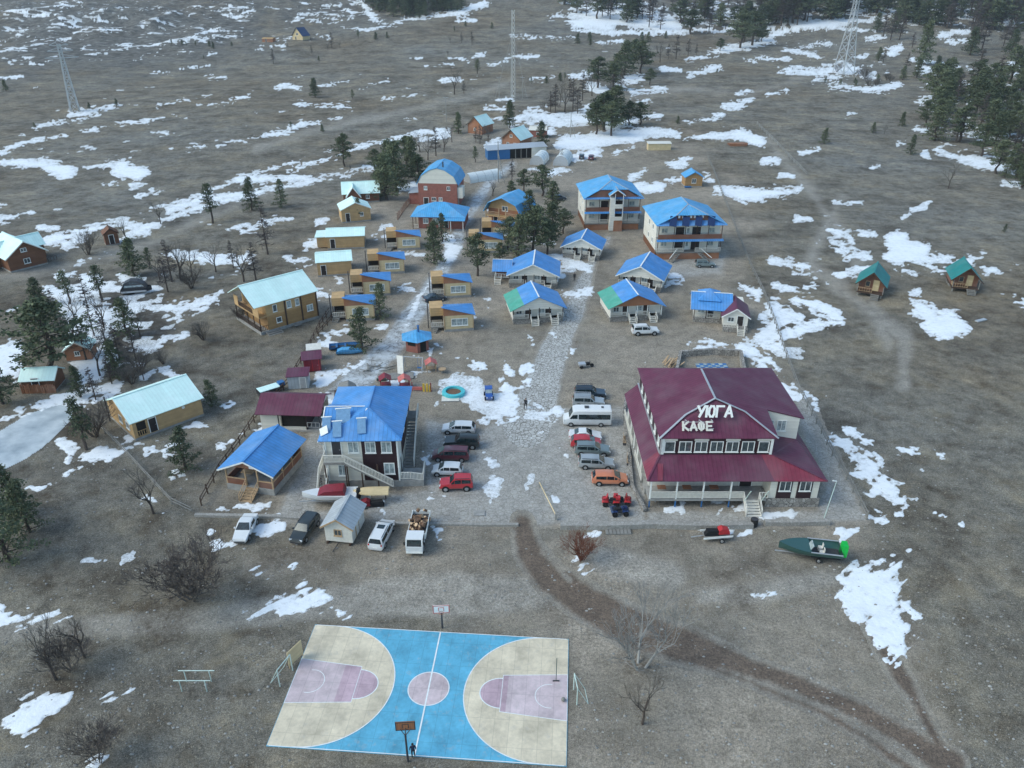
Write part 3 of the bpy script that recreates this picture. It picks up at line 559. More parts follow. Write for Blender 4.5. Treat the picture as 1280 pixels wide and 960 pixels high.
cc = mix(nt, ramp(nt, brk, [(.42, g(.95)), (.56, g(.35)), (.80, g(0.))]), cc, mix(nt, .35, gc, (.55, .56, .55)))
cc = mix(nt, ramp(nt, noise(nt, tc, .22, 5, .7), [(.5, g(0.)), (.72, g(.35))]), cc, (.55, .57, .58))
nt.links.new(cc, b.inputs['Base Color']); b.inputs['Roughness'].default_value = .75
bump(nt, b, noise(nt, tc, 1.6, 5, .7), .5, .15); M['snow'] = m
near = sstep(fy, 250, 600)
sd = shapes_sd(fx, fy, SNOW, 16)
sd = sd*.9+n12*(11+20*near)+n3*(8+16*near)+nf*(8+7*near)+nst*26*sstep(fy, 600, 700)+nf*9*near*(1-sstep(fy, 600, 700))+.5*(1-near)-.4-2.4*near-1.5*(1-sstep(fy, 200, 300))*(1-sstep(fx, 480, 640))
n7 = .65*n12+.5*n3+.25*fbm(FX/30, FY/30, 3, 77)
for area, thr in SPECK:
    a = sstep(poly_sd(fx, fy, area), -14, 22)
    sd = np.maximum(sd, (n7-(thr-.5)-(1-a)*.5)*22)
sno = sheet('snow', sd, M['snow'], 0, 16, 'stuff', .05+.09*sstep(FY, 120, 420))
tag(sno, 'thin patches of old white snow lying on the dry ground', 'snow')

# ------------------------------------------------------------------ light
w = bpy.data.worlds.new('World'); scene.world = w; w.use_nodes = True; nt = w.node_tree
sky = nt.nodes.new('ShaderNodeTexSky'); sky.sky_type = 'NISHITA'; sky.sun_disc = False
SUN_EL, SUN_AZ = R(42), R(-105)          # azimuth measured clockwise from the way the camera looks
sky.sun_elevation = SUN_EL; sky.sun_rotation = SUN_AZ; sky.altitude = 500; sky.air_density = 1.0; sky.dust_density = 2.0; sky.ozone_density = 1.0
bg = nt.nodes['Background']; bg.inputs['Strength'].default_value = .15
nt.links.new(sky.outputs[0], bg.inputs['Color'])
sl = bpy.data.lights.new('sun', 'SUN'); sl.energy = .9; sl.angle = R(36); sl.color = (1, .97, .92)
so = bpy.data.objects.new('sun', sl); col.objects.link(so)
dirv = Vector((math.sin(SUN_AZ)*math.cos(SUN_EL), math.cos(SUN_AZ)*math.cos(SUN_EL), math.sin(SUN_EL)))
so.rotation_euler = dirv.to_track_quat('Z', 'Y').to_euler(); so.location = (0, 60, 90)
scene.view_settings.view_transform = 'Standard'; scene.view_settings.look = 'None'
scene.view_settings.exposure = .84; scene.view_settings.gamma = 1
scene.view_settings.use_white_balance = True; scene.view_settings.white_balance_temperature = 6350; scene.view_settings.white_balance_tint = -1
# ------------------------------------------------------------------ building kit (local frame: X along the front, Y to the back, Z up)
FACE = {'f': ((1,0,0), (0,-1,0)), 'l': ((0,-1,0), (-1,0,0)), 'r': ((0,1,0), (1,0,0)), 'b': ((-1,0,0), (0,1,0))}
def window(par, c, face, w, h, glass='pale_pane', mull=1, frame='white', cross=False):
    u, n = (Vector(q) for q in FACE[face]) if isinstance(face, str) else face
    c = Vector(c); Z = Vector((0,0,1)); f = MB(); t = .09
    for sg in (-1, 1):
        f.obox(c+u*sg*(w/2-t/2)+n*.03, u, Z, n, t/2, h/2, .045)
        f.obox(c+Z*sg*(h/2-t/2)+n*.028, u, Z, n, w/2-t, t/2, .04)
    for i in range(mull): f.obox(c+u*(w*((i+1)/(mull+1)-.5))+n*.027, u, Z, n, t*.4, h/2-t, .035)
    if cross: f.obox(c+Z*h*.2+n*.026, u, Z, n, w/2-t, t*.35, .03)
    f.obox(c-Z*(h/2+.04)+n*.06, u, Z, n, w/2+.06, .03, .08)
    fo = f.build('window', M[frame], par)
    MB().obox(c+n*.012, u, Z, n, w/2-t*.6, h/2-t*.6, .014).build('pane', M[glass], fo)
    return fo
def door(par, c, face, w=.95, h=2.05, mat='door', frame='white', glazed=False):
    """c = middle of the threshold"""
    u, n = (Vector(q) for q in FACE[face]); c = Vector(c); Z = Vector((0,0,1))
    d = MB().obox(c+Z*h/2+n*.02, u, Z, n, w/2, h/2, .03).build('door', M[mat], par)
    f = MB()
    for sg in (-1, 1): f.obox(c+u*sg*(w/2+.05)+Z*(h/2)+n*.03, u, Z, n, .05, h/2, .045)
    f.obox(c+Z*(h+.05)+n*.03, u, Z, n, w/2+.1, .05, .045); f.build('frame', M[frame], d)
    MB().obox(c+Z*1.0+u*w*.36+n*.08, u, Z, n, .07, .02, .02).build('handle', M['galv'], d)
    if glazed: MB().obox(c+Z*h*.62+n*.054, u, Z, n, w*.28, h*.24, .01).build('pane', M['pale_pane'], d)
    return d
def gable_roof(par, x0, x1, y0, y1, ze, zr, axis, mat, over=.45, cap='white', rp=.5, t=.12, name='roof', trim='white'):
    b = MB(); 
    if axis == 'y':
        xr = x0+(x1-x0)*rp
        sl = (zr-ze)/(xr-x0); sr = (zr-ze)/(x1-xr)
        L, Rr = x0-over, x1+over; ya, yb = y0-over, y1+over; zl, zr2 = ze-sl*over, ze-sr*over
        b.slab([(L,ya,zl+t),(xr,ya,zr+t),(xr,yb,zr+t),(L,yb,zl+t)][::-1], t); b.slab([(xr,ya,zr+t),(Rr,ya,zr2+t),(Rr,yb,zr2+t),(xr,yb,zr+t)][::-1], t)
        e = [((L,ya,zl),(xr,ya,zr)), ((xr,ya,zr),(Rr,ya,zr2))]; rd = ((xr,ya,zr+t+.02),(xr,yb,zr+t+.02))
    else:
        yr = y0+(y1-y0)*rp
        sl = (zr-ze)/(yr-y0); sr = (zr-ze)/(y1-yr)
        F, Bk = y0-over, y1+over; xa, xb = x0-over, x1+over; zf, zb = ze-sl*over, ze-sr*over
        b.slab([(xa,F,zf+t),(xb,F,zf+t),(xb,yr,zr+t),(xa,yr,zr+t)], t); b.slab([(xa,yr,zr+t),(xb,yr,zr+t),(xb,Bk,zb+t),(xa,Bk,zb+t)], t)
        e = [((xa,F,zf),(xa,yr,zr)), ((xb,F,zf),(xb,yr,zr))]; rd = ((xa,yr,zr+t+.02),(xb,yr,zr+t+.02))
    r = b.build(name, M[mat], par)
    c = MB(); c.bar(rd[0], rd[1], .26, .06); c.build('ridge_cap', M[cap], r)
    if trim:
        f = MB()
        for a, q in e: f.bar(Vector(a)+Vector((0,-.03,0) if axis == 'y' else (0,0,0)), Vector(q)+Vector((0,-.03,0) if axis == 'y' else (0,0,0)), .05, .18)
        f.build('fascia', M[trim], r)
    return r
def poly_roof(par, faces, mat, t=.1, name='roof', caps=(), capmat='white', cw=.22):
    b = MB()
    for f in faces: b.slab(f, t)
    r = b.build(name, M[mat] if isinstance(mat, str) else mat, par)
    if caps:
        c = MB()
        for a, q in caps: c.bar(Vector(a)+Vector((0,0,.03)), Vector(q)+Vector((0,0,.03)), cw, .06)
        c.build('ridge_cap', M[capmat], r)
    return r
def gable_wall(par, x0, x1, y0, y1, z0, ze, zr, axis, mat, rp=.5, name='wall'):
    b = MB()
    if axis == 'y': b.prism([(x0,z0),(x1,z0),(x1,ze),(x0+(x1-x0)*rp,zr),(x0,ze)], 'y', y0, y1)
    else: b.prism([(y0,z0),(y1,z0),(y1,ze),(y0+(y1-y0)*rp,zr),(y0,ze)], 'x', x0, x1)
    return b.build(name, M[mat], par)
def box(par, name, mat, *a): return MB().box(*a).build(name, M[mat], par)
def base(pa, pb, z=None):
    A, B = P(*pa), P(*pb); d = B-A
    return A, math.atan2(d.y, d.x), d.xy.length
def posts(par, pts, z0, z1, mat='darkwood', w=.14):
    for x, y in pts: box(par, 'post', mat, x-w/2, x+w/2, y-w/2, y+w/2, z0, z1)
def railing(par, segs, mat='white', h=.95, gap=.3, name='railing'):
    for a, b in segs: MB().rail(a, b, h, gap).build(name, M[mat], par)
def steps(par, top, d, w, n, rise=.19, run=.28, mat='offwhite', rails=True):
    s = MB().steps(top, d, w, n, rise, run).build('steps', M['greywood'] if mat == 'grey' else M[mat], par)
    if rails:
        t = Vector(top); d = Vector(d); u = Vector((-d.y, d.x, 0)); b = MB(); e = t+d*run*n-Vector((0,0,rise*n))
        for sg in (-1, 1):
            q = u*sg*(w/2+.05); b.bar(t+q+Vector((0,0,.9)), e+q+Vector((0,0,.9)), .08, .1); b.bar(t+q, t+q+Vector((0,0,.9)), .08); b.bar(e+q, e+q+Vector((0,0,.9)), .08)
            b.bar(t+q+Vector((0,0,.45)), e+q+Vector((0,0,.45)), .06, .06)
        b.build('handrail', M[mat if mat != 'grey' else 'greywood'], s)
    return s
def chimney(par, x, y, z0, z1, r=.12, mat='darkgrey'):
    MB().tube((x,y,z0), (x,y,z1), r, r, 10).tube((x,y,z1+.05), (x,y,z1+.22), r*1.7, .02, 10).build('chimney', M[mat], par)
LET = {'У': [(0,1,.42,.42),(.85,1,.25,0)], 'Ю': [(0,0,0,1),(0,.5,.3,.5),(.3,.25,.3,.75),(.3,.75,.5,1),(.5,1,.78,1),(.78,1,.95,.75),(.95,.75,.95,.25),(.95,.25,.78,0),(.78,0,.5,0),(.5,0,.3,.25)],
       'Г': [(0,0,0,1),(0,1,.8,1)], 'А': [(0,0,.42,1),(.42,1,.84,0),(.15,.33,.69,.33)], 'К': [(0,0,0,1),(0,.5,.75,1),(0,.5,.75,0)],
       'Ф': [(.45,-.02,.45,1.02),(.1,.3,.1,.7),(.1,.7,.25,.85),(.25,.85,.65,.85),(.65,.85,.8,.7),(.8,.7,.8,.3),(.8,.3,.65,.15),(.65,.15,.25,.15),(.25,.15,.1,.3)], 'Е': [(0,0,0,1),(0,1,.75,1),(0,.5,.62,.5),(0,0,.75,0)]}
def lettering(par, text, o, u, v, h, wd, gap, stroke, depth, mat, slant=0, name='sign'):
    """raised letters; each letter is a piece of the sign"""
    o, u, v = Vector(o), Vector(u), Vector(v); n = u.cross(v); x = 0; root = None
    sg = None
    for ch in text:
        L = MB(); k = 0
        for a, b, c, d in LET[ch]:
            p = o+u*(x+a*wd+slant*b*h)+v*b*h; q = o+u*(x+c*wd+slant*d*h)+v*d*h; dd = (q-p).normalized()
            L.obox((p+q)/2+n*(.002*k), dd, n.cross(dd), n, (q-p).length/2+stroke*.45, stroke/2, depth/2); k += 1
        if sg is None: sg = L
        else: sg.add(L.v, L.f)
        x += wd*(1.08 if ch in 'ЮФ' else .92)+gap
    return sg.build(name, M[mat], par)

# ------------------------------------------------------------------ the cafe hotel under the wine red roof
t = cafe = thing('cafe_hotel', 'large two storey cafe hotel with a wine red roof and white roof signs', 'hotel', (15.9, 73.3, 0))
box(t, 'foundation', 'concrete', .1, 20.2, 3.6, 21.4, 0, 1.2); 
MB().box(13.9, 20.2, 1.1, 3.59, 0, 1.19).build('plinth', M['stone'], t)
box(t, 'porch_floor', 'concrete', .1, 13.9, 1.0, 3.59, .95, 1.2)
box(t, 'ground_floor_wall', 'offwhite', .5, 19.95, 3.7, 21.2, 1.2, 3.9)
box(t, 'dining_room_wall', 'cream', 14.2, 19.9, 1.25, 3.69, 1.2, 3.95)
for x in (15.0, 17.35): box(t, 'bay_panel', 'dark_siding', x, x+1.75, 1.2, 1.26, 1.2, 3.9)
for x in (15.9, 18.25): window(t, (x, 1.2, 2.95), 'f', 1.35, 1.4, 'glass', 1)
box(t, 'wing_wall', 'dark_siding', 1.6, 14.6, 3.75, 21.0, 5.0, 7.95)
box(t, 'side_wall', 'white_siding', 14.61, 19.0, 8.1, 21.0, 5.0, 7.9)
MB().prism([(14.62,7.9),(19.0,7.9),(19.0,8.0),(14.62,9.1)], 'y', 8.1, 8.5).build('gable_board', M['white_siding'], t)
for i in range(7): window(t, (2.55+i*1.83, 3.75, 6.75), 'f', 1.25 if i in (0, 6) else 1.5, 1.45, 'glass', 1 if i not in (0, 6) else 0)
for i in (0, 2, 4, 6): box(t, 'lintel_panel', 'offwhite', 2.55+i*1.83-.85, 2.55+i*1.83+.85, 3.69, 3.74, 7.56, 7.9)
for x in (1.75, 14.45): box(t, 'corner_board', 'white', x-.15, x+.15, 3.66, 3.74, 5.7, 7.9)
for x in (15.35, 16.9): window(t, (x, 8.1, 7.0), 'f', 1.15, 1.5, 'pale_pane', 1)
for i in range(6): window(t, (1.6, 5.5+i*2.6, 6.6), 'l', .9, 1.2, 'pale_pane', 1)
A, B0, C0 = (8.2,7.5,11.1), (15.0,3.4,8.05), (14.8,8.0,9.3); Kl, Kr = (4.6,6.2,9.62), (11.6,6.35,9.95)
E1, E2 = (1.2,3.4,8.05), (1.2,21.6,8.05)
cap = [((8.2,7.5,11.12),(8.2,15.2,11.12)), (E1, Kl), (Kl, A), (A, Kr), (Kr, B0)]
poly_roof(t, [[E1, Kl, A, (8.2,15.2,11.1), E2], [A, Kr, B0, C0], [A, C0, (19.5,8.0,8.05), (19.5,21.6,8.05), (8.2,15.2,11.1)], [(19.5,21.6,8.05), E2, (8.2,15.2,11.1)]], 'wine', .12, 'upper_roof', cap, 'galv', .24)
poly_roof(t, [[(1.3,3.5,8.0), (14.9,3.5,8.0), (11.5,6.4,9.85), (8.2,7.55,10.9), (4.7,6.25,9.5)]], 'wine', .1, 'front_hip')
WALLTOP = 5.65
poly_roof(t, [[(-.3,.7,3.95), (14.4,.7,3.95), (13.4,3.75,WALLTOP), (1.55,3.75,WALLTOP)]], 'wine', .1, 'porch_roof', [((-.3,.7,3.97),(1.55,3.75,WALLTOP)), ((14.62,3.75,WALLTOP),(20.5,.7,3.97))], 'wine')
poly_roof(t, [[(14.4,.7,3.95), (20.5,.7,3.95), (14.62,3.75,WALLTOP), (13.4,3.75,WALLTOP)]], 'red', .1, 'dining_room_roof')
poly_roof(t, [[(14.62,3.75,WALLTOP), (20.5,.7,3.95), (20.5,8.15,3.95), (19.05,8.15,5.05)], [(14.62,3.75,WALLTOP), (19.05,8.15,5.05), (14.62,8.15,5.9)], [(19.02,8.1,5.05), (20.5,8.1,3.95), (20.5,21.5,3.95), (19.02,21.5,5.05)]], 'wine', .1, 'side_roof')
poly_roof(t, [[(-.3,4.6,3.95), (1.58,4.6,WALLTOP), (1.58,21.6,WALLTOP), (-.3,21.6,3.95)]], 'wine', .1, 'verandah_roof', [((1.45,3.8,WALLTOP+.12),(1.45,21.4,WALLTOP+.12))], 'galv')
poly_roof(t, [[(-.3,.7,3.95), (1.55,3.75,WALLTOP), (1.58,4.6,WALLTOP), (-.3,4.6,3.95)]], 'red', .1, 'corner_roof')
poly_roof(t, [[(.9,.69,4.06), (1.5,.69,4.06), (1.75,2.6,5.13), (1.1,2.6,5.13)]], 'red', .02, 'patch_sheet')
MB().tube((1.45,3.5,8.0), (1.45,3.45,5.9), .07, .07, 8).build('downpipe', M['galv'], t)
for i, x in enumerate((.25, 3.3, 6.4, 9.6)):
    box(t, 'post', 'white', x-.08, x+.08, 1.0, 1.16, 1.2, 3.9)
    box(t, 'stilt', 'bluepaint', x-.07, x+.07, 1.02, 1.14, 0, .94)
for a, b in ((.35, 3.2), (3.4, 6.3), (6.5, 9.5), (9.7, 11.2)):
    r = MB().rail((a,1.02,1.2), (b,1.02,1.2), 1.05, .16); r.build('railing', M['offwhite'], t)
    box(t, 'infill_panel', 'offwhite', a+.06, b-.06, 1.06, 1.09, 1.34, 2.1)
railing(t, [((13.0,1.02,1.2), (14.0,1.02,1.2))], 'offwhite')
for i, x in enumerate((1.8, 4.8, 8)): box(t, 'dining_table', 'orangeboard', x-.5, x+.5, 2.0, 2.8, 1.9, 1.96)
window(t, (3.2, 3.7, 2.6), 'f', 2.2, 1.4, 'glass', 2); window(t, (7.4, 3.7, 2.6), 'f', 2.2, 1.4, 'glass', 2); door(t, (12.1, 3.7, 1.2), 'f', 1.4, 2.1)
steps(t, (12.1, 1.0, 1.2), (0,-1,0), 1.7, 6, .19, .3, 'offwhite')
for x, y in ((11.2,.6), (13.2,.6)): MB().bar((x, y, 1.2), (x+.05, -.9, 3.7), .09).build('canopy_brace', M['pipe'], t)
for k, y in enumerate((6.5, 9.5, 12.5, 15.5, 18.5)): box(t, 'post', 'white', -.12, .02, y-.07, y+.07, .3, 3.9)
box(t, 'verandah_deck', 'greywood', -.3, .48, 5, 21, .75, .95)
railing(t, [((-.2,5,.95),(-.2,10.5,.95)), ((-.2,13,.95),(-.2,20.8,.95))], 'offwhite')
hv = (Vector((0, 1.9, 1.6))).normalized()
s1 = lettering(t, 'УЮГА', (5.75, 5.3, 9.9), (1,0,0), (0,.5,.87), 1.2, .95, .16, .24, .2, 'white', .12, 'hotel_sign'); 
b = MB()
b.bar((5.7, 5.75, 10.2), (10.3, 5.75, 10.2), .05)
for x in (6.2, 8.0, 9.8): b.bar((x, 5.75, 10.2), (x, 6.5, 9.9), .05)
b.build('sign_bracket', M['darkgrey'], s1)
s2 = lettering(t, 'КАФЕ', (4.0, 4.15, 8.75), (1,0,0), (0,.55,.83), .95, .80, .14, .22, .16, 'offwhite', 0, 'cafe_sign')
b = MB(); b.bar((3.9,4.32,8.85), (7.6,4.32,8.85), .06); b.bar((3.9,4.72,9.5), (7.6,4.72,9.5), .06)
for x in (4.2, 5.8, 7.2): b.bar((x,4.72,9.5), (x,4.6,9.9), .04); b.bar((x,4.6,9.9), (x+.1,4.2,9.95), .07)
b.build('sign_frame', M['galv'], s2)

# ------------------------------------------------------------------ dark plum house with outside stairs and collectors
t = thing('guest_house', 'two storey guest house, half cream half dark plum, with blue roof and outside white stairs', 'house', (-22.3, 78.5, 0), R(1))
t.scale = (1, 1, 1.13); W, D, H = 8.6, 12.6, 6.2
box(t, 'foundation', 'concrete', -.15, W+.15, -.15, D, 0, .8)
MB().prism([(0,0),(W,0),(W,D),(0,D)], 'z', .8, H).build('wall', M['cream'], t)
box(t, 'dark_cladding', 'dark_siding', 4.35, W+.03, -.05, -.001, .82, H-.02)
box(t, 'side_cladding', 'dark_siding', W+.001, W+.05, 3.2, D, 2.2, H-.02)
for x in (.05, W-.02): box(t, 'corner_board', 'white', x-.09, x+.09, -.11, -.055, .8, H)
for (x, z, w, gl) in ((3.35, 5.05, 1.3, 'pale_pane'), (5.4, 5.05, 1.25, 'pale_pane'), (7.3, 5.05, 1.25, 'pale_pane'), (7.45, 2.35, 1.3, 'pale_pane'), (1.75, 2.15, 1.0, 'pale_pane')): window(t, (x, -.05 if x > 4.3 else 0, z), 'f', w, 1.4, gl, 1)
door(t, (1.35, 0, 3.75), 'f', 1.05, 2.1, 'darkgrey'); door(t, (W, 1.6, .8), 'r', .95, 2.1)
window(t, (W+.05, 5.5, 4.9), 'r', 1.2, 1.4); window(t, (W+.05, 9.5, 4.9), 'r', 1.2, 1.4)
# balcony and front stairs
box(t, 'balcony', 'greywood', -.1, 2.4, -1.3, -.12, 3.55, 3.74)
railing(t, [((-.05,-1.25,3.74), (2.4,-1.25,3.74))], 'offwhite', 1.0, .14); railing(t, [((-.05,-1.25,3.74), (-.05,-.15,3.74))], 'offwhite', 1.0, .2)
MB().steps((2.4,-.75,3.74), (1,0,0), 1.0, 15, .205, .37).build('steps', M['greywood'], t)
r = MB()
for i in range(34):
    f = i/33; p = Vector((2.45+f*5.5, -1.28, 3.74-f*3.1)); r.bar(p+Vector((0,0,.1)), p+Vector((0,0,.95)), .075)
r.bar((2.45,-1.28,4.72), (7.95,-1.28,1.62), .1, .1); r.bar((2.45,-1.28,3.85), (7.95,-1.28,.75), .08, .12); r.build('stair_railing', M['offwhite'], t)
posts(t, [(.0,-1.2), (2.4,-1.2), (4.3,-1.2), (6.2,-1.2), (2.4,-.3)], 0, 3.5)
for x, z in ((4.3, 2.5), (6.2, 1.4)): pass
# stairs down the side
box(t, 'landing', 'greywood', W+.06, W+1.5, 9.2, 11.2, 3.55, 3.74)
MB().steps((W+.8, 9.2, 3.74), (0,-1,0), 1.2, 15, .2, .42).build('steps', M['greywood'], t)
r = MB(); r.rail((W+1.46,11.2,3.74), (W+1.46,9.2,3.74), 1, .2)
for i in range(30):
    f = i/29; p = Vector((W+1.46, 9.2-f*6.3, 3.74-f*3.0)); r.bar(p, p+Vector((0,0,.98)), .07)
r.bar((W+1.46,9.2,4.75), (W+1.46,2.9,1.75), .1, .12); r.bar((W+1.46,9.2,3.9), (W+1.46,2.9,.85), .08, .1); r.build('stair_railing', M['offwhite'], t)
box(t, 'porch', 'concrete', W, W+2.9, -.1, 2.6, 0, .8)
railing(t, [((W+.1,-.05,.8), (W+1.3,-.05,.8)), ((W+1.35,-.05,.8), (W+2.85,-.05,.6)), ((W+2.85,0,.7), (W+2.85,2.6,.8))], 'offwhite', 1.0, .16)
# side steps to the west
MB().steps((-.5,-.3,1.7), (0,-1,0), 1.0, 8, .2, .24).build('steps', M['greywood'], t)
railing(t, [((-1.05,-.3,1.7), (-1.05,-2.2,.2)), ((.02,-.4,1.7), (.02,-2.2,.2)), ((-1.05,2.4,1.7), (-1.05,-.3,1.7))], 'offwhite', .95, .3)
box(t, 'side_landing', 'greywood', -1.05, -.02, -.3, 2.4, 1.55, 1.7); posts(t, [(-1, 0), (-1, 2.3)], 0, 1.55)
box(t, 'meter_box', 'offwhite', -.35, -.18, -.7, -.3, 1.2, 2.1)
e = .65; z0 = H-.05; X0, X1, Y0, Y1 = -e, W+e, -e, D+.4; xr = 4.9; zr = 8.0
F = [[(X0,Y0,z0), (X1,Y0,z0), (xr,3.6,zr)], [(X1,Y0,z0), (X1,Y1,z0), (xr,9.2,zr), (xr,3.6,zr)], [(X1,Y1,z0), (X0,Y1,z0), (xr,9.2,zr)], [(X0,Y1,z0), (X0,Y0,z0), (xr,3.6,zr), (xr,9.2,zr)]]
r = poly_roof(t, F, 'blue', .1, 'roof', [((X1,Y0,z0+.05),(xr,3.6,zr+.05)), ((xr,3.6,zr),(xr,9.2,zr))], 'blue')
# cross gable on the west slope
poly_roof(t, [[(-.5,1.9,6.75), (-.5,4.4,7.75), (4.6,4.4,7.75), (3.2,1.9,6.75)], [(-.5,4.4,7.75), (-.5,7.4,6.6), (3.2,7.4,6.6), (4.6,4.4,7.75)]], 'blue', .08, 'dormer_roof', [((-.5,4.4,7.77),(4.6,4.4,7.77)), ((-.5,1.85,6.75),(-.5,4.4,7.77)), ((3.2,1.85,6.75),(4.8,3.5,7.95))], 'white', .14)
for (x, y, z, w, tilt) in ((1.55, .55, 6.98, 1.0, 30), (4.4, 1.0, 7.12, 1.0, 28), (2.0, 2.6, 7.55, 1.7, 24), (.1, 1.6, 6.95, 1.0, 30)):
    u = Vector((1,.12,0)).normalized(); v = Vector((0,math.cos(R(tilt)),math.sin(R(tilt)))); n = u.cross(v).normalized(); v = n.cross(u)
    p = MB().obox((x,y,z), u, v, n, w/2, 1.0, .03).build('solar_collector', M['panel'], t)
    MB().obox(Vector((x,y,z))+v*1.03, u, v, n, w/2+.12, .06, .06).build('header_bar', M['white'], p)
MB().obox((-.05,.6,6.75), (.8,.2,.3), (-.25,.75,.5), (0,-.5,.8), .55, .5, .05).build('roof_hatch', M['white'], t)
MB().tube((-.6,-.7,6.1), (-.15,-.15,5.4), .05).tube((-.15,-.15,5.4), (-.12,-.15,.3), .05).build('downpipe', M['white'], t)

# ------------------------------------------------------------------ open summer house
t = thing('summer_house', 'open brown timber summer house with a blue gable roof and pale front steps', 'gazebo', (-34.7, 78.0, 0), R(-13))
W, D = 6.3, 7.6
box(t, 'foundation', 'concrete', 0, W, 0, D, 0, .9)
box(t, 'back_wall', 'brownlog', .1, W-.1, D-.25, D-.1, .9, 3.3); box(t, 'inner_wall', 'brownlog', .1, 2.6, 3.2, 3.35, .9, 3.3)
MB().box(.05, 2.7, .05, .13, .9, 1.75).box(4.3, W-.05, .05, .13, .9, 1.75).box(W-.13, W-.05, .14, D-.3, .9, 1.75).box(.05, .13, .14, D-.3, .9, 1.75).build('parapet', M['redboard'], t)
MB().bar((.05,.1,1.8),(2.75,.1,1.8),.14,.1).bar((4.25,.1,1.8),(W,.1,1.8),.14,.1).bar((W-.1,.1,1.8),(W-.1,D-.2,1.8),.14,.1).build('handrail', M['wood'], t)
posts(t, [(.12,.12), (2.7,.12), (4.3,.12), (W-.12,.12), (W-.12,2.6), (W-.12,5.0), (W-.12,D-.15), (.12,4.5), (.12,D-.15)], .9, 3.3, 'wood', .16)
MB().prism([(.0,3.3),(W,3.3),(W/2,4.6)], 'y', .2, .3).build('gable', M['orangeboard'], t)
box(t, 'hanging_window', 'white', 3.35, 3.9, .12, .17, 3.4, 3.9)
gable_roof(t, 0, W, 0, D, 3.3, 4.7, 'y', 'blue', .55, 'blue')
MB().bar((1.0,2,1.5),(2.6,2,1.5),.8,.08).build('table', M['wood'], t)
steps(t, (3.5,0,.9), (0,-1,0), 1.5, 5, .18, .38, 'wood')

# ------------------------------------------------------------------ small wine red roofed shed with open bay
t = thing('storage_shed', 'cream shed with a wine red sloping roof and a wide dark open bay', 'shed', P(328,537), R(-3))
W, D = 8.2, 5
box(t, 'wall', 'cream', 0, 2.8, 0, D, .15, 2.9); box(t, 'back_wall', 'cream', 2.8, W-.1, D-.2, D, .15, 2.9); box(t, 'side_wall', 'dark_siding', 6.2, 6.35, .1, D-.2, .15, 2.9)
box(t, 'floor', 'concrete', 0, W+.1, -.35, D, 0, .15); box(t, 'bay_shade_panel', 'shadow', 2.85, 6.15, .3, .4, .5, 2.8); box(t, 'low_wall', 'offwhite', 2.85, 6.15, .0, .2, .15, .55)  # dark panel across the open bay paints the shade inside it
posts(t, [(W-.1,.1), (W-.1,2.4), (2.6,-.3)], .15, 2.8, 'darkgrey', .12)
MB().rail((6.4,.05,.4), (W-.1,.05,.4), .9, .5).build('railing', M['galv'], t)
poly_roof(t, [[(-.5,-.6,2.75), (W+.4,-.6,2.75), (W+.4,2.7,4.3), (-.5,2.7,4.3)], [(-.5,2.7,4.3), (W+.4,2.7,4.3), (W+.4,D+.4,3.0), (-.5,D+.4,3.0)]], 'wine', .1, 'roof')
MB().prism([(0,2.9),(D,2.9),(2.7,4.15)], 'x', W-.2, W-.05).build('gable', M['white'], t)

t = thing('kiosk', 'small dark red wooden shed with a flat roof beside the lane', 'shed', P(381,466), R(14))
MB().box(0,2.6,0,2.2,.1,2.3).build('wall', M['winepaint'], t); MB().slab([(-.3,-.3,2.3),(2.9,-.3,2.3),(2.9,2.5,2.55),(-.3,2.5,2.55)], .1).build('roof', M['wine'], t); door(t, (1.8,0,.15), 'f', .9, 1.9, 'winepaint', 'redpaint')
t = thing('kiosk', 'small white metal shed with a faded red flat roof', 'shed', P(361,487), R(8))
MB().box(0,3.0,0,2.4,.05,2.2).build('wall', M['sheet'], t); MB().slab([(-.2,-.2,2.2),(3.2,-.2,2.2),(3.2,2.6,2.4),(-.2,2.6,2.4)], .08).build('roof', M['wine'], t); door(t, (2.2,0,.1), 'f', .8, 1.8, 'galv', 'white')
t = thing('kiosk', 'pale little shed with a light flat roof, almost hidden behind the dark red shed', 'shed', P(386,452), R(14))
MB().box(0,2,0,1.8,.05,2.1).build('wall', M['tan'], t); MB().slab([(-.2,-.2,2.1),(2.2,-.2,2.1),(2.2,2,2.25),(-.2,2,2.25)], .08).build('roof', M['offwhite'], t)

# ------------------------------------------------------------------ tan houses and log houses under turquoise roofs
def house(name, label, cat, loc, yaw, W, D, H, wall, roof, rise, axis, over=.45, wins=(), doors=(), group=None, fnd=.3, cap='teal', rp=.5, trim='offwhite'):
    t = thing(name, label, cat, loc, yaw, group)
    if fnd: box(t, 'foundation', 'concrete', -.06, W+.06, -.06, D+.06, 0 if fnd > 0 else fnd, abs(fnd))
    gable_wall(t, 0, W, 0, D, abs(fnd), H, H+rise, axis, wall, rp)
    gable_roof(t, 0, W, 0, D, H, H+rise, axis, roof, over, cap, rp, trim=trim)
    for (fc, a, z, w, h, gl) in wins: window(t, (a,0,z) if fc == 'f' else (0,a,z) if fc == 'l' else (W,a,z) if fc == 'r' else (a,D,z), fc, w, h, gl, 1 if w > .7 else 0)
    for (fc, a, z) in doors: door(t, (a,0,z) if fc == 'f' else (0,a,z) if fc == 'l' else (W,a,z), fc)
    return t
o, yw, L = base((170,551), (253,520))
t = house('tan_house', 'long tan board house with a pale turquoise roof and an open corner porch', 'house', o, yw, 9.6, 8.6, 2.9, 'tan', 'teal', 1.9, 'x', .35, [('l', 1.8, 1.7, 1.1, 1.1, 'glass'), ('l', 4.2, 1.7, 1.1, 1.1, 'glass')], [('f', 2.6, .4)])
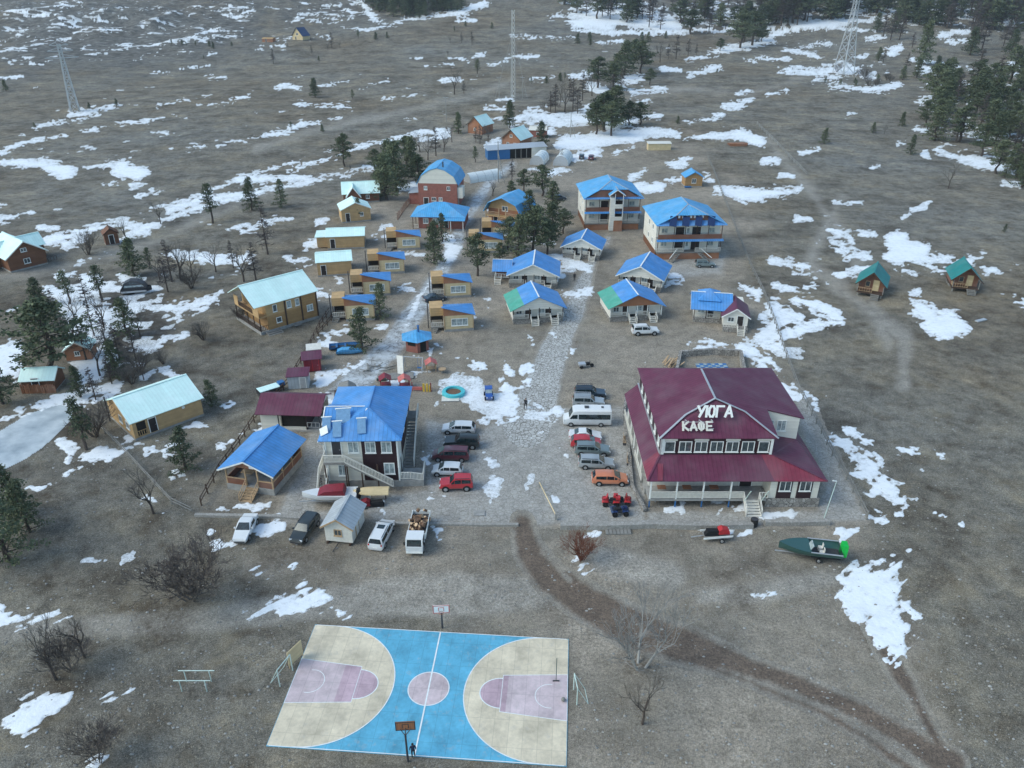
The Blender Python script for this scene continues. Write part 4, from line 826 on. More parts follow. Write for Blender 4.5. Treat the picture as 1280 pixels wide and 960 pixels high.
box(t, 'recess_shade_panel', 'shadow', .5, 1.7, -.03, -.005, .5, 2.5); railing(t, [((.4,-.06,.35), (1.9,-.06,.35))], 'tan', .9, .3); MB().tube((7,-.05,2.4),(7,-.1,2.4),.22,.22,12).build('satellite_dish', M['white'], t)  # flat dark sheet on the wall paints the shade of the porch recess
chimney(t, -.6, 7.2, .3, 4.0, .1)
o, yw, L = base((337,416), (397,398))
t = thing('log_house', 'two storey honey log house with turquoise roof and a balcony gable on dark posts', 'house', o, yw)
W, D, H = 9.7, 9.4, 5.5
box(t, 'foundation', 'concrete', -1.6, W+.1, -.1, D+.1, 0, .5)
MB().box(0,W,0,D,.5,3.1).build('lower_wall', M['log'], t); gable_wall(t, 0, W, 0, D, 3.1, H, H+2.3, 'x', 'tan', .5, 'upper_wall')
box(t, 'upper_cladding', 'log', 6.6, W+.02, -.04, -.002, 3.12, H-.15)
for x in (3.5, 6.6, W-.05): box(t, 'corner_post', 'darkwood', x-.12, x+.12, -.14, -.05, .5, H-.2)
for x, w in ((1.6,.8), (4.3,.9), (5.9,.8)): window(t, (x,0,4.2), 'f', w, 1.3, 'glass' if x < 2 else 'pale_pane', 0)
window(t, (8.2,-.05,2.5), 'f', 1.2, 1.2, 'pale_pane', 1); window(t, (2.1,0,1.9), 'f', 1.0, 1.0, 'glass', 0)
railing(t, [((-1.5,.1,.5), (-1.5,D,.5)), ((-1.5,.1,.5), (0,.1,.5))], 'darkwood', .95, .3)
box(t, 'balcony', 'tan', -1.5, 0, 0, D, 3.0, 3.15); MB().box(-1.5,-1.42,0,2.2,3.15,4.9).box(-1.5,-1.42,D-1.6,D,3.15,4.9).build('balcony_wall', M['tan'], t); railing(t, [((-1.45,2.2,3.15), (-1.45,D-1.6,3.15))], 'darkwood', .9, .3)
posts(t, [(-1.4,.1), (-1.4,2.4), (-1.4,4.8), (-1.4,D-.1)], .5, 3.0); door(t, (0,4.6,3.2), 'l', 1.6, 1.9, 'glass', 'darkwood')
gable_roof(t, -1.9, W, 0, D, H-.1, H+2.3, 'x', 'teal', .4, 'teal', trim='darkwood')
steps(t, (.6,-.1,.5), (0,-1,0), 2.6, 3, .16, .45, 'grey', False); box(t, 'bench', 'greywood', 4.4, 5.6, -1.1, -.3, .25, .4)
for a, b, lab, W, D, H, sl in (((398,346),(440,343), 'plain tan shed house with pale turquoise roof, beside the log house', 6.9, 6.6, 3.1, 'y'), ((410,312),(460,310), 'tan shed house with turquoise roof and a lower side annex', 8.2, 6.6, 3.0, 'x')):
    o, yw, L = base(a, b); t = house('tan_house', lab, 'house', o, yw, W, D, H, 'tan', 'teal', 1.0, 'x', .3, [], [('f', 1.2, .3)], rp=.42)
    if W > 7: box(t, 'annex', 'tan', -2.4, -.05, 1.2, D-.8, .2, 2.6); MB().slab([(-2.8,.8,2.7),(-.3,.8,2.75),(-.3,D-.4,2.75),(-2.8,D-.4,2.7)], .1).build('annex_roof', M['teal'], t)
o, yw, L = base((428,279), (462,276)); t = house('tan_house', 'small tan house with turquoise roof behind a young pine', 'house', o, yw, 7.2, 6, 3.3, 'tan', 'teal', 1.6, 'y', .3, [('f', 5, 1.9, .9, 1, 'glass')], [('f', 1.5, .3)])
o, yw, L = base((430,254), (472,252)); t = house('log_house', 'brown house with a turquoise cross gable roof beside the tall pines', 'house', o, yw, 9.5, 7, 2.6, 'brownlog', 'teal', 2.2, 'x', .4, [('f', 6.5, 1.5, 1, 1, 'glass')], [])
gable_wall(t, 1, 4.4, -1.4, .6, .1, 2.2, 4.4, 'y', 'brownlog', name='cross_gable_wall'); gable_roof(t, 1, 4.4, -1.4, 3, 2.2, 4.5, 'y', 'teal', .35, 'teal', name='cross_gable_roof')
# house on the west edge, with its shed
o, yw, L = base((14,341), (50,331))
t = house('log_house', 'brown log house with steep turquoise cross gabled roof at the west edge of the field', 'house', o, yw-.1, 7.4, 9.5, 3.3, 'brownlog', 'teal', 2.6, 'y', .6, [('f', 3.6, 1.7, 1.3, 1.1, 'glass'), ('f', 3.5, 4.1, 1.2, .8, 'glass')], [], fnd=.3)
gable_wall(t, 3.8, 9, 4.2, 8.2, .3, 3.3, 5.1, 'x', 'brownlog', name='wing_wall'); gable_roof(t, 3.8, 9, 4.2, 8.2, 3.4, 5.3, 'x', 'teal', .4, 'teal', name='wing_roof'); gable_roof(t, -4, 3.4, 4.2, 8.2, 3.3, 5.0, 'x', 'teal', .4, 'teal', name='wing_roof')
box(t, 'wing_wall', 'brownlog', -3.6, -.05, 4.3, 8.1, .3, 3.3)
MB().rail((7.6,0,.3),(9.4,0,.3),1,.5).build('railing', M['darkwood'], t)
o, yw, L = base((133,307), (146,305)); house('outhouse', 'tiny dark brown wooden outhouse standing alone on snow', 'shed', o, yw, 2.9, 2.6, 2.7, 'brownlog', 'brownlog', 1.1, 'y', .3, [], [('f', 1.4, .2)], fnd=.1, cap='darkwood', trim='darkwood')
o, yw, L = base((30,490), (58,497)); house('cabin', 'low cabin with a small pale turquoise roof beside the reed fence', 'cabin', o, yw+.5, 4.6, 3.6, 1.9, 'brownlog', 'teal', 1.1, 'x', .3, [], [('f', 2, .1)], fnd=.1)
o, yw, L = base((84,452), (106,452)); house('cabin', 'brown cabin with turquoise roof half hidden behind the great pine', 'cabin', o, yw+.2, 3.8, 3.2, 2.0, 'orangeboard', 'teal', 1.3, 'y', .3, [('f', 1.8, 1.3, .8, .8, 'glass')], [], fnd=.1)
# trailer hut by the cars
t = thing('trailer_hut', 'pale wooden hut on skids with a grey sheet gable roof, between parked cars', 'hut', P(408,678), R(-9))
box(t, 'skid', 'darkwood', .1, .3, -.2, 4.2, 0, .3); box(t, 'skid', 'darkwood', 2.7, 2.9, -.2, 4.2, 0, .3)
gable_wall(t, 0, 3.1, 0, 4.0, .3, 2.5, 3.5, 'y', 'offwhite'); gable_roof(t, 0, 3.1, 0, 4.0, 2.5, 3.5, 'y', 'sheet', .35, 'sheet', trim='wood'); window(t, (1.5,0,1.55), 'f', .9, .85, 'glass', 1, 'wood'); door(t, (3.1,1.6,.35), 'r', .85, 1.9, 'offwhite', 'wood')
MB().bar((1.5,-.05,.25),(1.3,-1.5,.1),.08).build('drawbar', M['darkgrey'], t)
# ------------------------------------------------------------------ little yellow cabins with blue tilted roofs
def make_cabin():
    t = thing('cabin', 'x', 'cabin', (0,0,0)); W, D = 5.1, 4.6
    box(t, 'foundation', 'concrete', -.05, W+.05, -.05, D+.05, 0, .45); MB().prism([(0,0),(W,0),(W,D),(0,D)], 'z', .45, 3.0).build('wall', M['yellow'], t)
    MB().prism([(-.1,3.0),(W+.05,3.0),(W+.05,3.1),(-.1,4.55)], 'y', -.05, .1).build('gable_board', M['orangeboard'], t)
    MB().prism([(0,3.0),(D,3.0),(D,3.1),(0,4.5)], 'x', .0, .12).build('side_board', M['tan'], t)
    for x in (.05, W-.05): box(t, 'corner_board', 'wood', x-.09, x+.09, -.07, -.002, .45, 3.0)
    poly_roof(t, [[(-.35,-.4,4.75), (W+.35,-.4,3.1), (W+.3,D+.3,3.1)], [(-.35,-.4,4.75), (W+.3,D+.3,3.1), (-.35,D+.3,3.25)]], 'blue', .1)
    window(t, (W/2+.1,0,1.75), 'f', 2.9, 1.35, 'pale_pane', 2, 'white')
    MB().box(-2.3,-.02,1.0,D-.3,2.7,4.2).build('porch_hood', M['tan'], t); box(t, 'porch_deck', 'greywood', -2.3, -.02, .6, D-.3, .55, .7); box(t, 'porch_shade_panel', 'shadow', -2.2, -.03, D-.6, D-.5, .7, 2.7)  # dark sheet under the hood paints the shaded void of the porch
    posts(t, [(-2.2,1.1), (-.2,1.1)], .7, 2.7, 'darkwood', .12); railing(t, [((-2.25,.65,.7), (-.1,.65,.7))], 'offwhite', .9, .3); door(t, (0,2.4,.7), 'l')
    MB().steps((-1.6,.6,.7), (-.5,-.85,0), 1.1, 3, .2, .3).build('steps', M['greywood'], t)
    chimney(t, -2.7, 2.2, 0, 4.4, .09); return t
proto = make_cabin()
for i, (a, b, lab) in enumerate((((556,415),(590,413), 'yellow cabin with blue roof standing lowest on the east of the lane'), ((556,373),(590,371), 'yellow cabin with blue roof, upper of the pair east of the icy lane'),
        ((433,402),(470,400), 'yellow cabin with blue roof behind a young pine, lowest west of the lane'), ((455,371),(488,369), 'yellow cabin with blue roof partly behind a pine, second lowest west of the lane'),
        ((475,343),(507,341), 'yellow cabin with blue roof and clear window, third from the bottom west of the lane'), ((497,313),(530,311), 'yellow cabin with blue roof at the top of the row west of the lane'),
        ((599,316),(632,315), 'yellow cabin with blue roof behind a dark pine, below the timber house'), ((615,300),(646,299), 'yellow cabin with blue roof closest below the timber gambrel house'))):
    A, yw, L = base(a, b); o = proto if i == 0 else copy_tree(proto); relabel(o, lab, A, R(9) if i < 6 else R(2), 'yellow cabins along the icy lane')
# ------------------------------------------------------------------ white cottages
def cottage(lab, o, yaw, W, D, green=False, kind=0, H=2.9, rise=2.2):
    t = thing('cottage', lab, 'cottage', o, yaw, 'white cottages with blue roofs'); fl = .9
    box(t, 'foundation', 'stone', .1, W-.1, .1, D, 0, fl); rear = 1.05
    gable_wall(t, 0, W, rear, D, fl, H, H+rise, 'y', 'white_siding')
    box(t, 'porch_floor', 'greywood', -.05, W+.05, 0, rear, fl-.12, fl)
    if kind == 1:
        MB().prism([(0,H),(W,H),(W/2,H+rise)], 'y', .15, .28).build('gable_board', M['orangeboard'], t)
    else: MB().prism([(0,H-.5),(W*.42,H-.2),(W*.58,H-.2),(W,H-.5),(W,H),(W/2,H+rise),(0,H)], 'y', .1, .22).build('gable_board', M['white_siding'], t)
    box(t, 'side_wall', 'white_siding', 0, .12, .1, rear, fl, H-.05)
    posts(t, [(.1,.08), (W*.33,.08), (W*.52,.08), (W*.72,.08), (W-.1,.08)], fl, H, 'darkwood' if not kind else 'white', .13)
    railing(t, [((.1,.03,fl), (W*.31,.03,fl))], 'offwhite', .9, .22); railing(t, [((W*.55,.03,fl), (W*.72,.03,fl)), ((W*.9,.03,fl), (W-.05,.03,fl))], 'offwhite', .9, .22)
    door(t, (W*.32,rear,fl), 'f', 1.1, 2.0); door(t, (W*.72,rear,fl), 'f', 1.1, 2.0); window(t, (W*.14,rear,2.0), 'f', 1.1, 1.0, 'glass', 1); window(t, (W*.58,rear,2.0), 'f', 1.2, 1.0, 'pale_pane', 1); window(t, (W,rear+2,2.0), 'r', 1.2, 1.0, 'pale_pane', 1)
    steps(t, (W*.42,0,fl), (0,-1,0), 1.2, 4, .2, .34); steps(t, (W*.81,0,fl), (0,-1,0), 1.2, 4, .2, .34)
    over = .55; xr = W/2; s = rise/xr
    ya, yb = -.5, D+.4; zl = H-s*over
    m1 = 'blue'; xg = xr*.42; zg = H+s*xg
    if green:
        poly_roof(t, [[(xg,ya,zg+.1), (xr,ya,H+rise+.1), (xr,yb,H+rise+.1), (xg,yb,zg+.1)], [(xr,ya,H+rise+.1), (W+over,ya,zl+.1), (W+over,yb,zl+.1), (xr,yb,H+rise+.1)]], 'blue', .1, 'roof', [((xr,ya,H+rise+.1), (xr,yb,H+rise+.1))])
        poly_roof(t, [[(-over,ya,zl+.1), (xg,ya,zg+.1), (xg,yb,zg+.1), (-over,yb,zl+.1)]], 'green', .1, 'green_roof')
    else: gable_roof(t, 0, W, 0, D, H, H+rise, 'y', 'blue', .5, 'white')
    return t
A, yw, L = base((641,406), (703,400)); cottage('white cottage with blue and green roof, west of the stone path', A, R(9), 9.2, 7.4, True)
A, yw, L = base((762,403), (826,398)); cottage('white cottage with green and blue roof and a brown boarded gable, above the white suv', A, R(8), 9.6, 7.4, True, 1)
A, yw, L = base((636,360), (699,356)); t = cottage('white cottage with an all blue roof and side porch, under the big pines', A, R(-4), 9.6, 8.2)
gable_roof(t, -3.2, 0, 3.2, 6.8, 2.6, 4.1, 'x', 'blue', .4, 'white', name='side_roof'); box(t, 'side_porch', 'redboard', -2.9, -.05, 4.5, 6.6, .8, 2.6); railing(t, [((-3,3.3,.8), (-.1,3.3,.8)), ((-3,3.3,.8),(-3,6.5,.8))]); steps(t, (-2.4,3.2,.8), (0,-1,0), 1.2, 4, .2, .34)
A, yw, L = base((772,360), (818,353)); t = cottage('white cottage with a broad blue roof and dark posts, behind the brown gabled cottage', A, R(-20), 8.6, 8.6)
A, yw, L = base((703,322), (745,318)); t = cottage('small white cottage with a blue roof beside the western balcony block', A, R(-14), 8.2, 6.6, H=2.7, rise=2.0)
# cottage with a blue and a wine red wing
A, yw, L = base((866,404), (902,414)); t = thing('cottage', 'white cottage with a blue roof and a lower wine red wing, near the east fence', 'cottage', A, R(-10), 'white cottages with blue roofs')
box(t, 'foundation', 'stone', 0, 9.0, .6, 7, 0, .8); box(t, 'wall', 'white_siding', .1, 8.9, 1.6, 7, .8, 2.9); gable_roof(t, -.2, 6.2, .2, 7, 2.9, 4.6, 'x', 'blue', .45, 'white'); poly_roof(t, [[(.6,1.4,3.9), (4.6,1.4,3.9), (2.6,4.4,5.2)], [(4.6,1.4,3.9), (4.6,5.5,4.4), (2.6,4.4,5.2)], [(.6,1.4,3.9),(2.6,4.4,5.2),(.6,5.5,4.4)]], 'blue', .08, 'dormer_roof')
gable_wall(t, 5.0, 9.2, -1.6, 4, .8, 2.6, 4.0, 'y', 'white_siding', name='wing_wall'); gable_roof(t, 5.0, 9.2, -1.6, 4, 2.6, 4.0, 'y', 'wine', .4, 'wine', name='wing_roof')
box(t, 'wing_foundation', 'stone', 5.0, 9.2, -2.9, 4, 0, .8); window(t, (6.3,-1.6,1.9), 'f', 1.1, .9, 'glass', 1); door(t, (7.9,-1.6,.8), 'f', 1.0, 1.8); railing(t, [((5.05,-2.85,.8), (7.2,-2.85,.8))], 'offwhite', .9, .25); steps(t, (8.0,-2.9,.8), (0,-1,0), 1.1, 4, .2, .34)
window(t, (1.3,1.6,2), 'f', 1.2, .9, 'pale_pane', 1); door(t, (3.0,1.6,.8), 'f', 1.0, 1.9); railing(t, [((.05,.7,.8), (2.0,.7,.8)), ((2.3,.7,.8), (4.6,.7,.8))], 'offwhite', .9, .25); posts(t, [(.1,.7), (2.2,.7), (4.8,.7)], .8, 2.8)
# ------------------------------------------------------------------ balcony blocks
def block(lab, o, yaw, W, D, split):
    t = thing('apartment_block', lab, 'building', o, yaw, 'three storey balcony blocks'); f1, f2, H = 1.6, 4.6, 7.9
    box(t, 'base_wall', 'brownlog', .1, W-.1, 2.0, D-.1, 0, f1); box(t, 'wall', 'white_siding', 0, W, 2.0, D, f1, H); box(t, 'base_wall', 'orangeboard', .1, W-.1, .2, .35, 0, f1-.15); 
    for z in (f1, f2): box(t, 'balcony_floor', 'greywood', 0, W, 0, 2.0, z-.15, z)
    poly_roof(t, [[(-.3,-.7,f2-.32), (W+.3,-.7,f2-.32), (W+.3,0,f2-.05), (-.3,0,f2-.05)]], 'blue', .06, 'canopy')
    MB().box(.05,W-.05,.02,.1,f2,f2+1.0).build('balcony_front', M['redboard'], t); railing(t, [((.05,.05,f1), (W*.42,.05,f1)), ((W*.6,.05,f1), (W-.05,.05,f1))], 'offwhite', 1.0, .2)
    for x in (.12, W*.25, W*.42, W*.6, W*.78, W-.12): 
        posts(t, [(x,.14)], f1, f2-.3, 'darkwood', .13); posts(t, [(x,.14)], f2, H, 'darkwood', .13)
    for z in (f1, f2):
        for x in (W*.37, W*.63): door(t, (x,2.0,z), 'f', 1.9, 2.1)
        if not split: door(t, (W*.5,2.0,z), 'f', .9, 2.1, 'white', 'white', True)
        for x in (W*.13, W*.87): window(t, (x,2.0,z+1.35), 'f', 1.4, 1.1, 'pale_pane', 1, 'offwhite')
        for y in (5, 9): window(t, (0,y,z+1.4), 'l', 1.1, 1.2, 'glass', 1)
    e = .7; zr = H+3.2; xr = W/2; za = H-.05; X0, X1, Y0, Y1 = -e, W+e, -.6, D+.5
    fr = 4.2                                                                   # ridge end behind the front eaves
    poly_roof(t, [[(X0,Y0,za), (xr-3.4,Y0+.6,za+2.0), (xr,fr,zr), (xr,D-4,zr), (X0,Y1,za)], [(X1,Y1,za), (xr,D-4,zr), (xr,fr,zr), (xr+3.4,Y0+.6,za+2.0), (X1,Y0,za)], [(X1,Y1,za), (X0,Y1,za), (xr,D-4,zr)], [(xr-3.4,Y0+.6,za+2.0), (xr+3.4,Y0+.6,za+2.0), (xr,fr,zr)]], 'skyblue', .1, 'roof', [((xr,fr,zr), (xr,D-4,zr)), ((xr,fr,zr), (xr-3.4,Y0+.6,za+2.0)), ((xr,fr,zr), (xr+3.4,Y0+.6,za+2.0))], 'galv')
    MB().prism([(.2,H-.1),(W-.2,H-.1),(xr+3.2,H+1.75),(xr-3.2,H+1.75)], 'y', .1 if split else .5, .7).build('gable_board', M['redboard'], t)
    q = .3 if split else .75; poly_roof(t, [[(X0,Y0-.2,za-.05), (X1,Y0-.2,za-.05), (X1-1.6,.55,za+q), (X0+1.6,.55,za+q)]], 'blue', .06, 'front_eave')
    return t, xr, H, za
A, yw, L = base((820,325), (897,323)); t, xr, H, za = block('three storey balcony block with four dark solar panels in its roof front', A, R(3), 14.0, 14.5, False)
for i in range(4):
    u, v = Vector((1,0,0)), Vector((.18,.62,.76)).normalized(); n = u.cross(v).normalized(); u = v.cross(n)
    MB().obox((xr-4.1+i*2.75,-.35,H+.75), u, v, n, .75, 1.15, .05).build('solar_panel', M['navy'], t)
b = MB()
for i in range(7): b.box(xr-2.9+i*.85, xr-2.5+i*.85, .42, .5, H+1.2, H+1.7)
b.build('roof_trim', M['white'], t)
MB().steps((xr-2.3,-.05,1.6), (-.75,-.66,0), 1.1, 6, .25, .42).build('steps', M['greywood'], t); MB().steps((xr+2.3,-.05,1.6), (.75,-.66,0), 1.1, 6, .25, .42).build('steps', M['greywood'], t)
MB().bar((xr-2.6,-.2,2.5),(xr-4.6,-2.1,1.0),.1).build('handrail', M['white'], t); MB().bar((xr+2.6,-.2,2.5),(xr+4.6,-2.1,1.0),.1).build('handrail', M['white'], t)
A, yw, L = base((731,288), (797,287)); t, xr, H, za = block('three storey balcony block with a white central stair tower and brown roof gables', A, R(3), 13.2, 14, True)
box(t, 'stair_tower', 'white_siding', xr-.9, xr+.1, -1.2, 1.95, .2, H+.3); box(t, 'stair_base', 'orangeboard', xr+.11, xr+2.2, -1.2, -.8, 0, 2.6); posts(t, [(xr+2.15,-1.05), (xr+.2,-1.1)], 2.6, H+1.2, 'white', .16)
MB().box(xr+.1,xr+2.2,-1.25,-1.15,2.7,3.6).build('landing_front', M['offwhite'], t); MB().box(xr+.1,xr+2.2,-1.25,-1.15,5.6,6.6).build('landing_front', M['offwhite'], t)
gable_roof(t, xr-1.1, xr+2.3, -1.3, 3.5, H+1.0, H+2.2, 'y', 'skyblue', .3, 'galv', name='tower_roof')
# ------------------------------------------------------------------ brick houses, timber house, round grill hut
A, yw, L = base((524,259), (570,261)); t = thing('brick_house', 'tall red brick house with a cream gambrel gable and blue mansard roof', 'house', A, R(-6)); W, D, H = 10.4, 11, 6.4
MB().box(0,W,0,D,0,H).build('wall', M['brick'], t); g1 = [(0,H),(W,H),(W-.9,H+1.9),(W-3.2,H+3.4),(W/2,H+3.9),(3.2,H+3.4),(.9,H+1.9)]
MB().prism(g1, 'y', .0, D).build('gable_wall', M['cream'], t); a = [(-.5,H-.3),(.75,H+2.0),(3.1,H+3.55),(W/2,H+4.1),(W-3.1,H+3.55),(W-.75,H+2.0),(W+.5,H-.3)]
poly_roof(t, [[(a[i][0],-.15,a[i][1]), (a[i+1][0],-.15,a[i+1][1]), (a[i+1][0],D+.4,a[i+1][1]), (a[i][0],D+.4,a[i][1])] for i in range(6)], 'skyblue', .1, 'roof', [((W/2,-.1,H+4.1),(W/2,D,H+4.1))], 'skyblue')
box(t, 'balcony_box', 'cream', W+.01, W+1.4, .3, 3.5, 2.6, 5.4)
for x, z, w, gl in ((2.0,5.2,.9,'pale_pane'), (8.1,5.2,.9,'glass'), (4.1,2.3,1.2,'glass'), (5.9,2.3,1.0,'pale_pane')): window(t, (x,0,z), 'f', w, 1.0, gl, 1)
door(t, (2.0,0,.5), 'f', 1.2, 2.1); door(t, (W,1.5,.2), 'r', 1.0, 2.1); chimney(t, W/2+1.2, 2.5, H+3.4, H+4.9, .18)
box(t, 'side_shed', 'brick', -3.2, -.05, 3, 9, 0, 3.0); MB().slab([(-3.5,2.7,3.0),(0,2.7,3.4),(0,9.3,3.4),(-3.5,9.3,3.0)], .1).build('shed_roof', M['galv'], t)
A, yw, L = base((516,286), (574,288)); t = thing('brick_house', 'low red brick house with a sky blue hipped roof and front veranda', 'house', A, R(-4)); W, D, H = 12.6, 9, 3.2
box(t, 'wall', 'brick', 1.4, W, .6, D, 0, H); poly_roof(t, [[(-.4,-.4,H-.1), (W+.5,-.4,H-.1), (W*.6,D*.5,H+2.4), (W*.4,D*.5,H+2.4)], [(W+.5,-.4,H-.1), (W+.5,D+.4,H-.1), (W*.6,D*.5,H+2.4)], [(W+.5,D+.4,H-.1), (-.4,D+.4,H-.1), (W*.4,D*.5,H+2.4), (W*.6,D*.5,H+2.4)], [(-.4,D+.4,H-.1), (-.4,-.4,H-.1), (W*.4,D*.5,H+2.4)]], 'skyblue', .1, 'roof')
window(t, (3.2,.6,1.9), 'f', 1.3, 1.3); window(t, (5.6,.6,1.9), 'f', 1.3, 1.3); MB().slab([(6.6,-1.8,2.7),(W+.5,-1.8,2.7),(W+.5,.5,3.15),(6.6,.5,3.15)], .1).build('veranda_roof', M['skyblue'], t); posts(t, [(6.8,-1.6), (9.6,-1.6), (W,-1.6)], 0, 2.6, 'white'); door(t, (8.2,.6,.2), 'f'); posts(t, [(.1,.1), (.1,4)], 0, 3.0, 'darkwood'); railing(t, [((.1,.1,.2),(1.4,.1,.2))], 'offwhite')
A, yw, L = base((607,282), (650,290)); t = thing('timber_house', 'two storey timber house with bright blue gambrel roof, sheltered by pines', 'house', A, R(-26)); W, D, H = 9.2, 9, 4.2
MB().box(0,W,1.6,D,.2,H).build('wall', M['orangeboard'], t); g1 = [(0,H),(W,H),(W-1.0,H+1.7),(W/2,H+3.2),(1.0,H+1.7)]; MB().prism(g1, 'y', 1.6, D).build('gable_wall', M['tan'], t); a = [(-.5,H-.5),(.85,H+1.8),(W/2,H+3.3),(W-.85,H+1.8),(W+.5,H-.5)]
poly_roof(t, [[(a[i][0],-.4,a[i][1]), (a[i+1][0],-.4,a[i+1][1]), (a[i+1][0],D+.4,a[i+1][1]), (a[i][0],D+.4,a[i][1])] for i in range(4)], 'skyblue', .1, 'roof')
box(t, 'balcony', 'tan', 0, W, 0, 1.6, 2.6, 2.8); railing(t, [((.1,.05,2.8),(W*.4,.05,2.8)), ((W*.6,.05,2.8),(W-.1,.05,2.8))], 'wood'); posts(t, [(.1,.1), (W*.4,.1), (W*.6,.1), (W-.1,.1)], 0, H+.6, 'wood', .2)
MB().steps((W*.5,0,2.7), (0,-1,0), 1.4, 9, .3, .3).build('steps', M['wood'], t); door(t, (2,1.6,.3), 'f'); window(t, (W*.72,1.6,1.8), 'f', 1.4, 1.1); window(t, (W*.5,1.6,4.4), 'f', 1.6, 1.2, 'glass')
t = thing('grill_hut', 'six sided red brick grill hut with a blue pointed roof and flue', 'hut', P(521,438)+Vector((0,1.0,0)), R(8)); b = MB(); hx = [(2.15*math.cos(R(60*i+30)), 2.15*math.sin(R(60*i+30))) for i in range(6)]
b.prism(hx, 'z', 0, 2.2); b.build('wall', M['brick'], t); h2 = [(x*1.32, y*1.32) for x, y in hx]; poly_roof(t, [[(h2[i][0],h2[i][1],2.15), (h2[(i+1) % 6][0],h2[(i+1) % 6][1],2.15), (0,0,3.3)] for i in range(6)], 'skyblue', .07); chimney(t, .3, -.3, 2.9, 4.1, .16, 'bluepaint')
nn = Vector((math.cos(R(-60)), math.sin(R(-60)), 0)); uu = Vector((-nn.y, nn.x, 0)); MB().obox(nn*1.88+Vector((0,0,1.0)), uu, (0,0,1), nn, .55, .98, .04).build('doorway_shade', M['shadow'], t)  # dark board on the wall paints the shade within the entrance
nn = Vector((math.cos(R(-120)), math.sin(R(-120)), 0)); uu = Vector((-nn.y, nn.x, 0)); MB().obox(nn*1.88+Vector((0,0,1.5)), uu, (0,0,1), nn, .7, .32, .04).build('opening_shade', M['shadow'], t)  # dark board on the wall paints the shade behind the gap
# ------------------------------------------------------------------ top of the village
A = P(628,186); house('log_house', 'orange timber house with pale turquoise roof above the long blue shed', 'house', A, R(-28), 7.0, 9, 3.8, 'orangeboard', 'teal', 3.0, 'y', .5, [('f', 2.2, 2, 1, 1, 'glass'), ('f', 3.5, 4.7, 1, .9, 'glass')], [('f', 5, .3)], fnd=.2, trim='darkwood')
A = P(585,167); house('log_house', 'orange timber house with turquoise roof behind bare trees at the village top', 'house', A, R(-30), 6.4, 8, 3.6, 'orangeboard', 'teal', 2.8, 'y', .5, [('f', 3.2, 1.9, 1, 1, 'glass')], [], fnd=.2, trim='darkwood')
A = P(662,172); house('cabin', 'pinkish brick cabin with snow on its roof next to the orange timber house', 'cabin', A, R(-10), 6, 5, 2.8, 'brick', 'offwhite', .9, 'x', .4, [('f', 3, 1.6, 1, .9, 'glass')], [], fnd=.2, cap='offwhite')
t = thing('long_shed', 'long shed with a blue clad front, open middle and white end wall', 'shed', P(610,200), R(12)); box(t, 'wall', 'bluepaint', 0, 7.5, 0, 5, 0, 3.2); box(t, 'bay_shade_block', 'shadow', 7.5, 15, .8, 5, 0, 3.1); box(t, 'end_wall', 'white_siding', 15, 20, 0, 5, 0, 3.6); posts(t, [(9.4,.1), (11.3,.1), (13.2,.1)], 0, 3.1, 'greywood', .2); MB().slab([(-.4,-.5,3.2),(20.3,-.5,3.7),(20.3,5.4,4.2),(-.4,5.4,3.7)], .12).build('roof', M['galv'], t)  # solid dark block in the middle paints the shade of the open part
def tunnel(lab, o, yaw, W, L, H):
    t = thing('greenhouse', lab, 'greenhouse', o, yaw, 'white film greenhouses'); n = 10; ar = [(W/2-W/2*math.cos(math.pi*i/n), H*math.sin(math.pi*i/n)**.8 if 0 < i < n else 0) for i in range(n+1)]
    b = MB()
    for i in range(n): b.slab([(ar[i][0],0,ar[i][1]), (ar[i+1][0],0,ar[i+1][1]), (ar[i+1][0],L,ar[i+1][1]), (ar[i][0],L,ar[i][1])], .04)
    b.build('cover', M['foil'], t); MB().prism([(x*.985+.03, z*.97) for x, z in ar], 'y', .05, .1).build('end_wall', M['galv'], t)
    for k in range(5):
        r = MB(); y = .03+(L-.06)*k/4
        for i in range(n): r.bar((ar[i][0],y,ar[i][1]+.03), (ar[i+1][0],y,ar[i+1][1]+.03), .08)
        r.build('hoop', M['galv'], t)
    return t
tunnel('white film greenhouse tunnel, western of the pair by the long shed', P(662,206), R(-14), 4.6, 9.5, 3.0); tunnel('white film greenhouse tunnel farther from the long shed, next to parked cars', P(691,207), R(-12), 5.0, 11, 3.1); tunnel('low white greenhouse tunnel beside the tall brick house', P(579,226), R(-55), 4.2, 11, 2.6)
A = P(856,234); t = house('cabin', 'tiny honey log cabin with blue gable roof standing alone by the east fence', 'cabin', A, R(2), 5.0, 4.4, 3.0, 'log', 'skyblue', 1.4, 'y', .4, [('f', 2.5, 1.8, 1.3, 1.3, 'glass')], [], fnd=.3, cap='skyblue', trim='skyblue'); box(t, 'bench', 'bluepaint', -.3, 1.6, -1.3, -.5, .2, .5)
t = thing('board_stack', 'pale yellow stack of boards standing on the bare knoll', 'stack', P(810,188), R(2)); MB().box(0,8.0,0,2.6,0,2.3).build('boards', M['yellow'], t); MB().slab([(-.2,-.2,2.3),(8.2,-.2,2.3),(8.2,2.8,2.6),(-.2,2.8,2.6)], .1).build('cover', M['offwhite'], t)
t = thing('lumber_pile', 'low pile of orange sawn lumber lying on snow near the fence', 'lumber', P(913,183), R(4)); b = MB(); rg = random.Random(3)
for i in range(26): z = .12+.24*(i//7); y = (i % 7)*.42+rg.uniform(-.1,.1); b.box(rg.uniform(-.5,.5), 6+rg.uniform(-.6,.8), y, y+.36, z-.1, z+.1)
b.build('boards', M['orangeboard'], t)
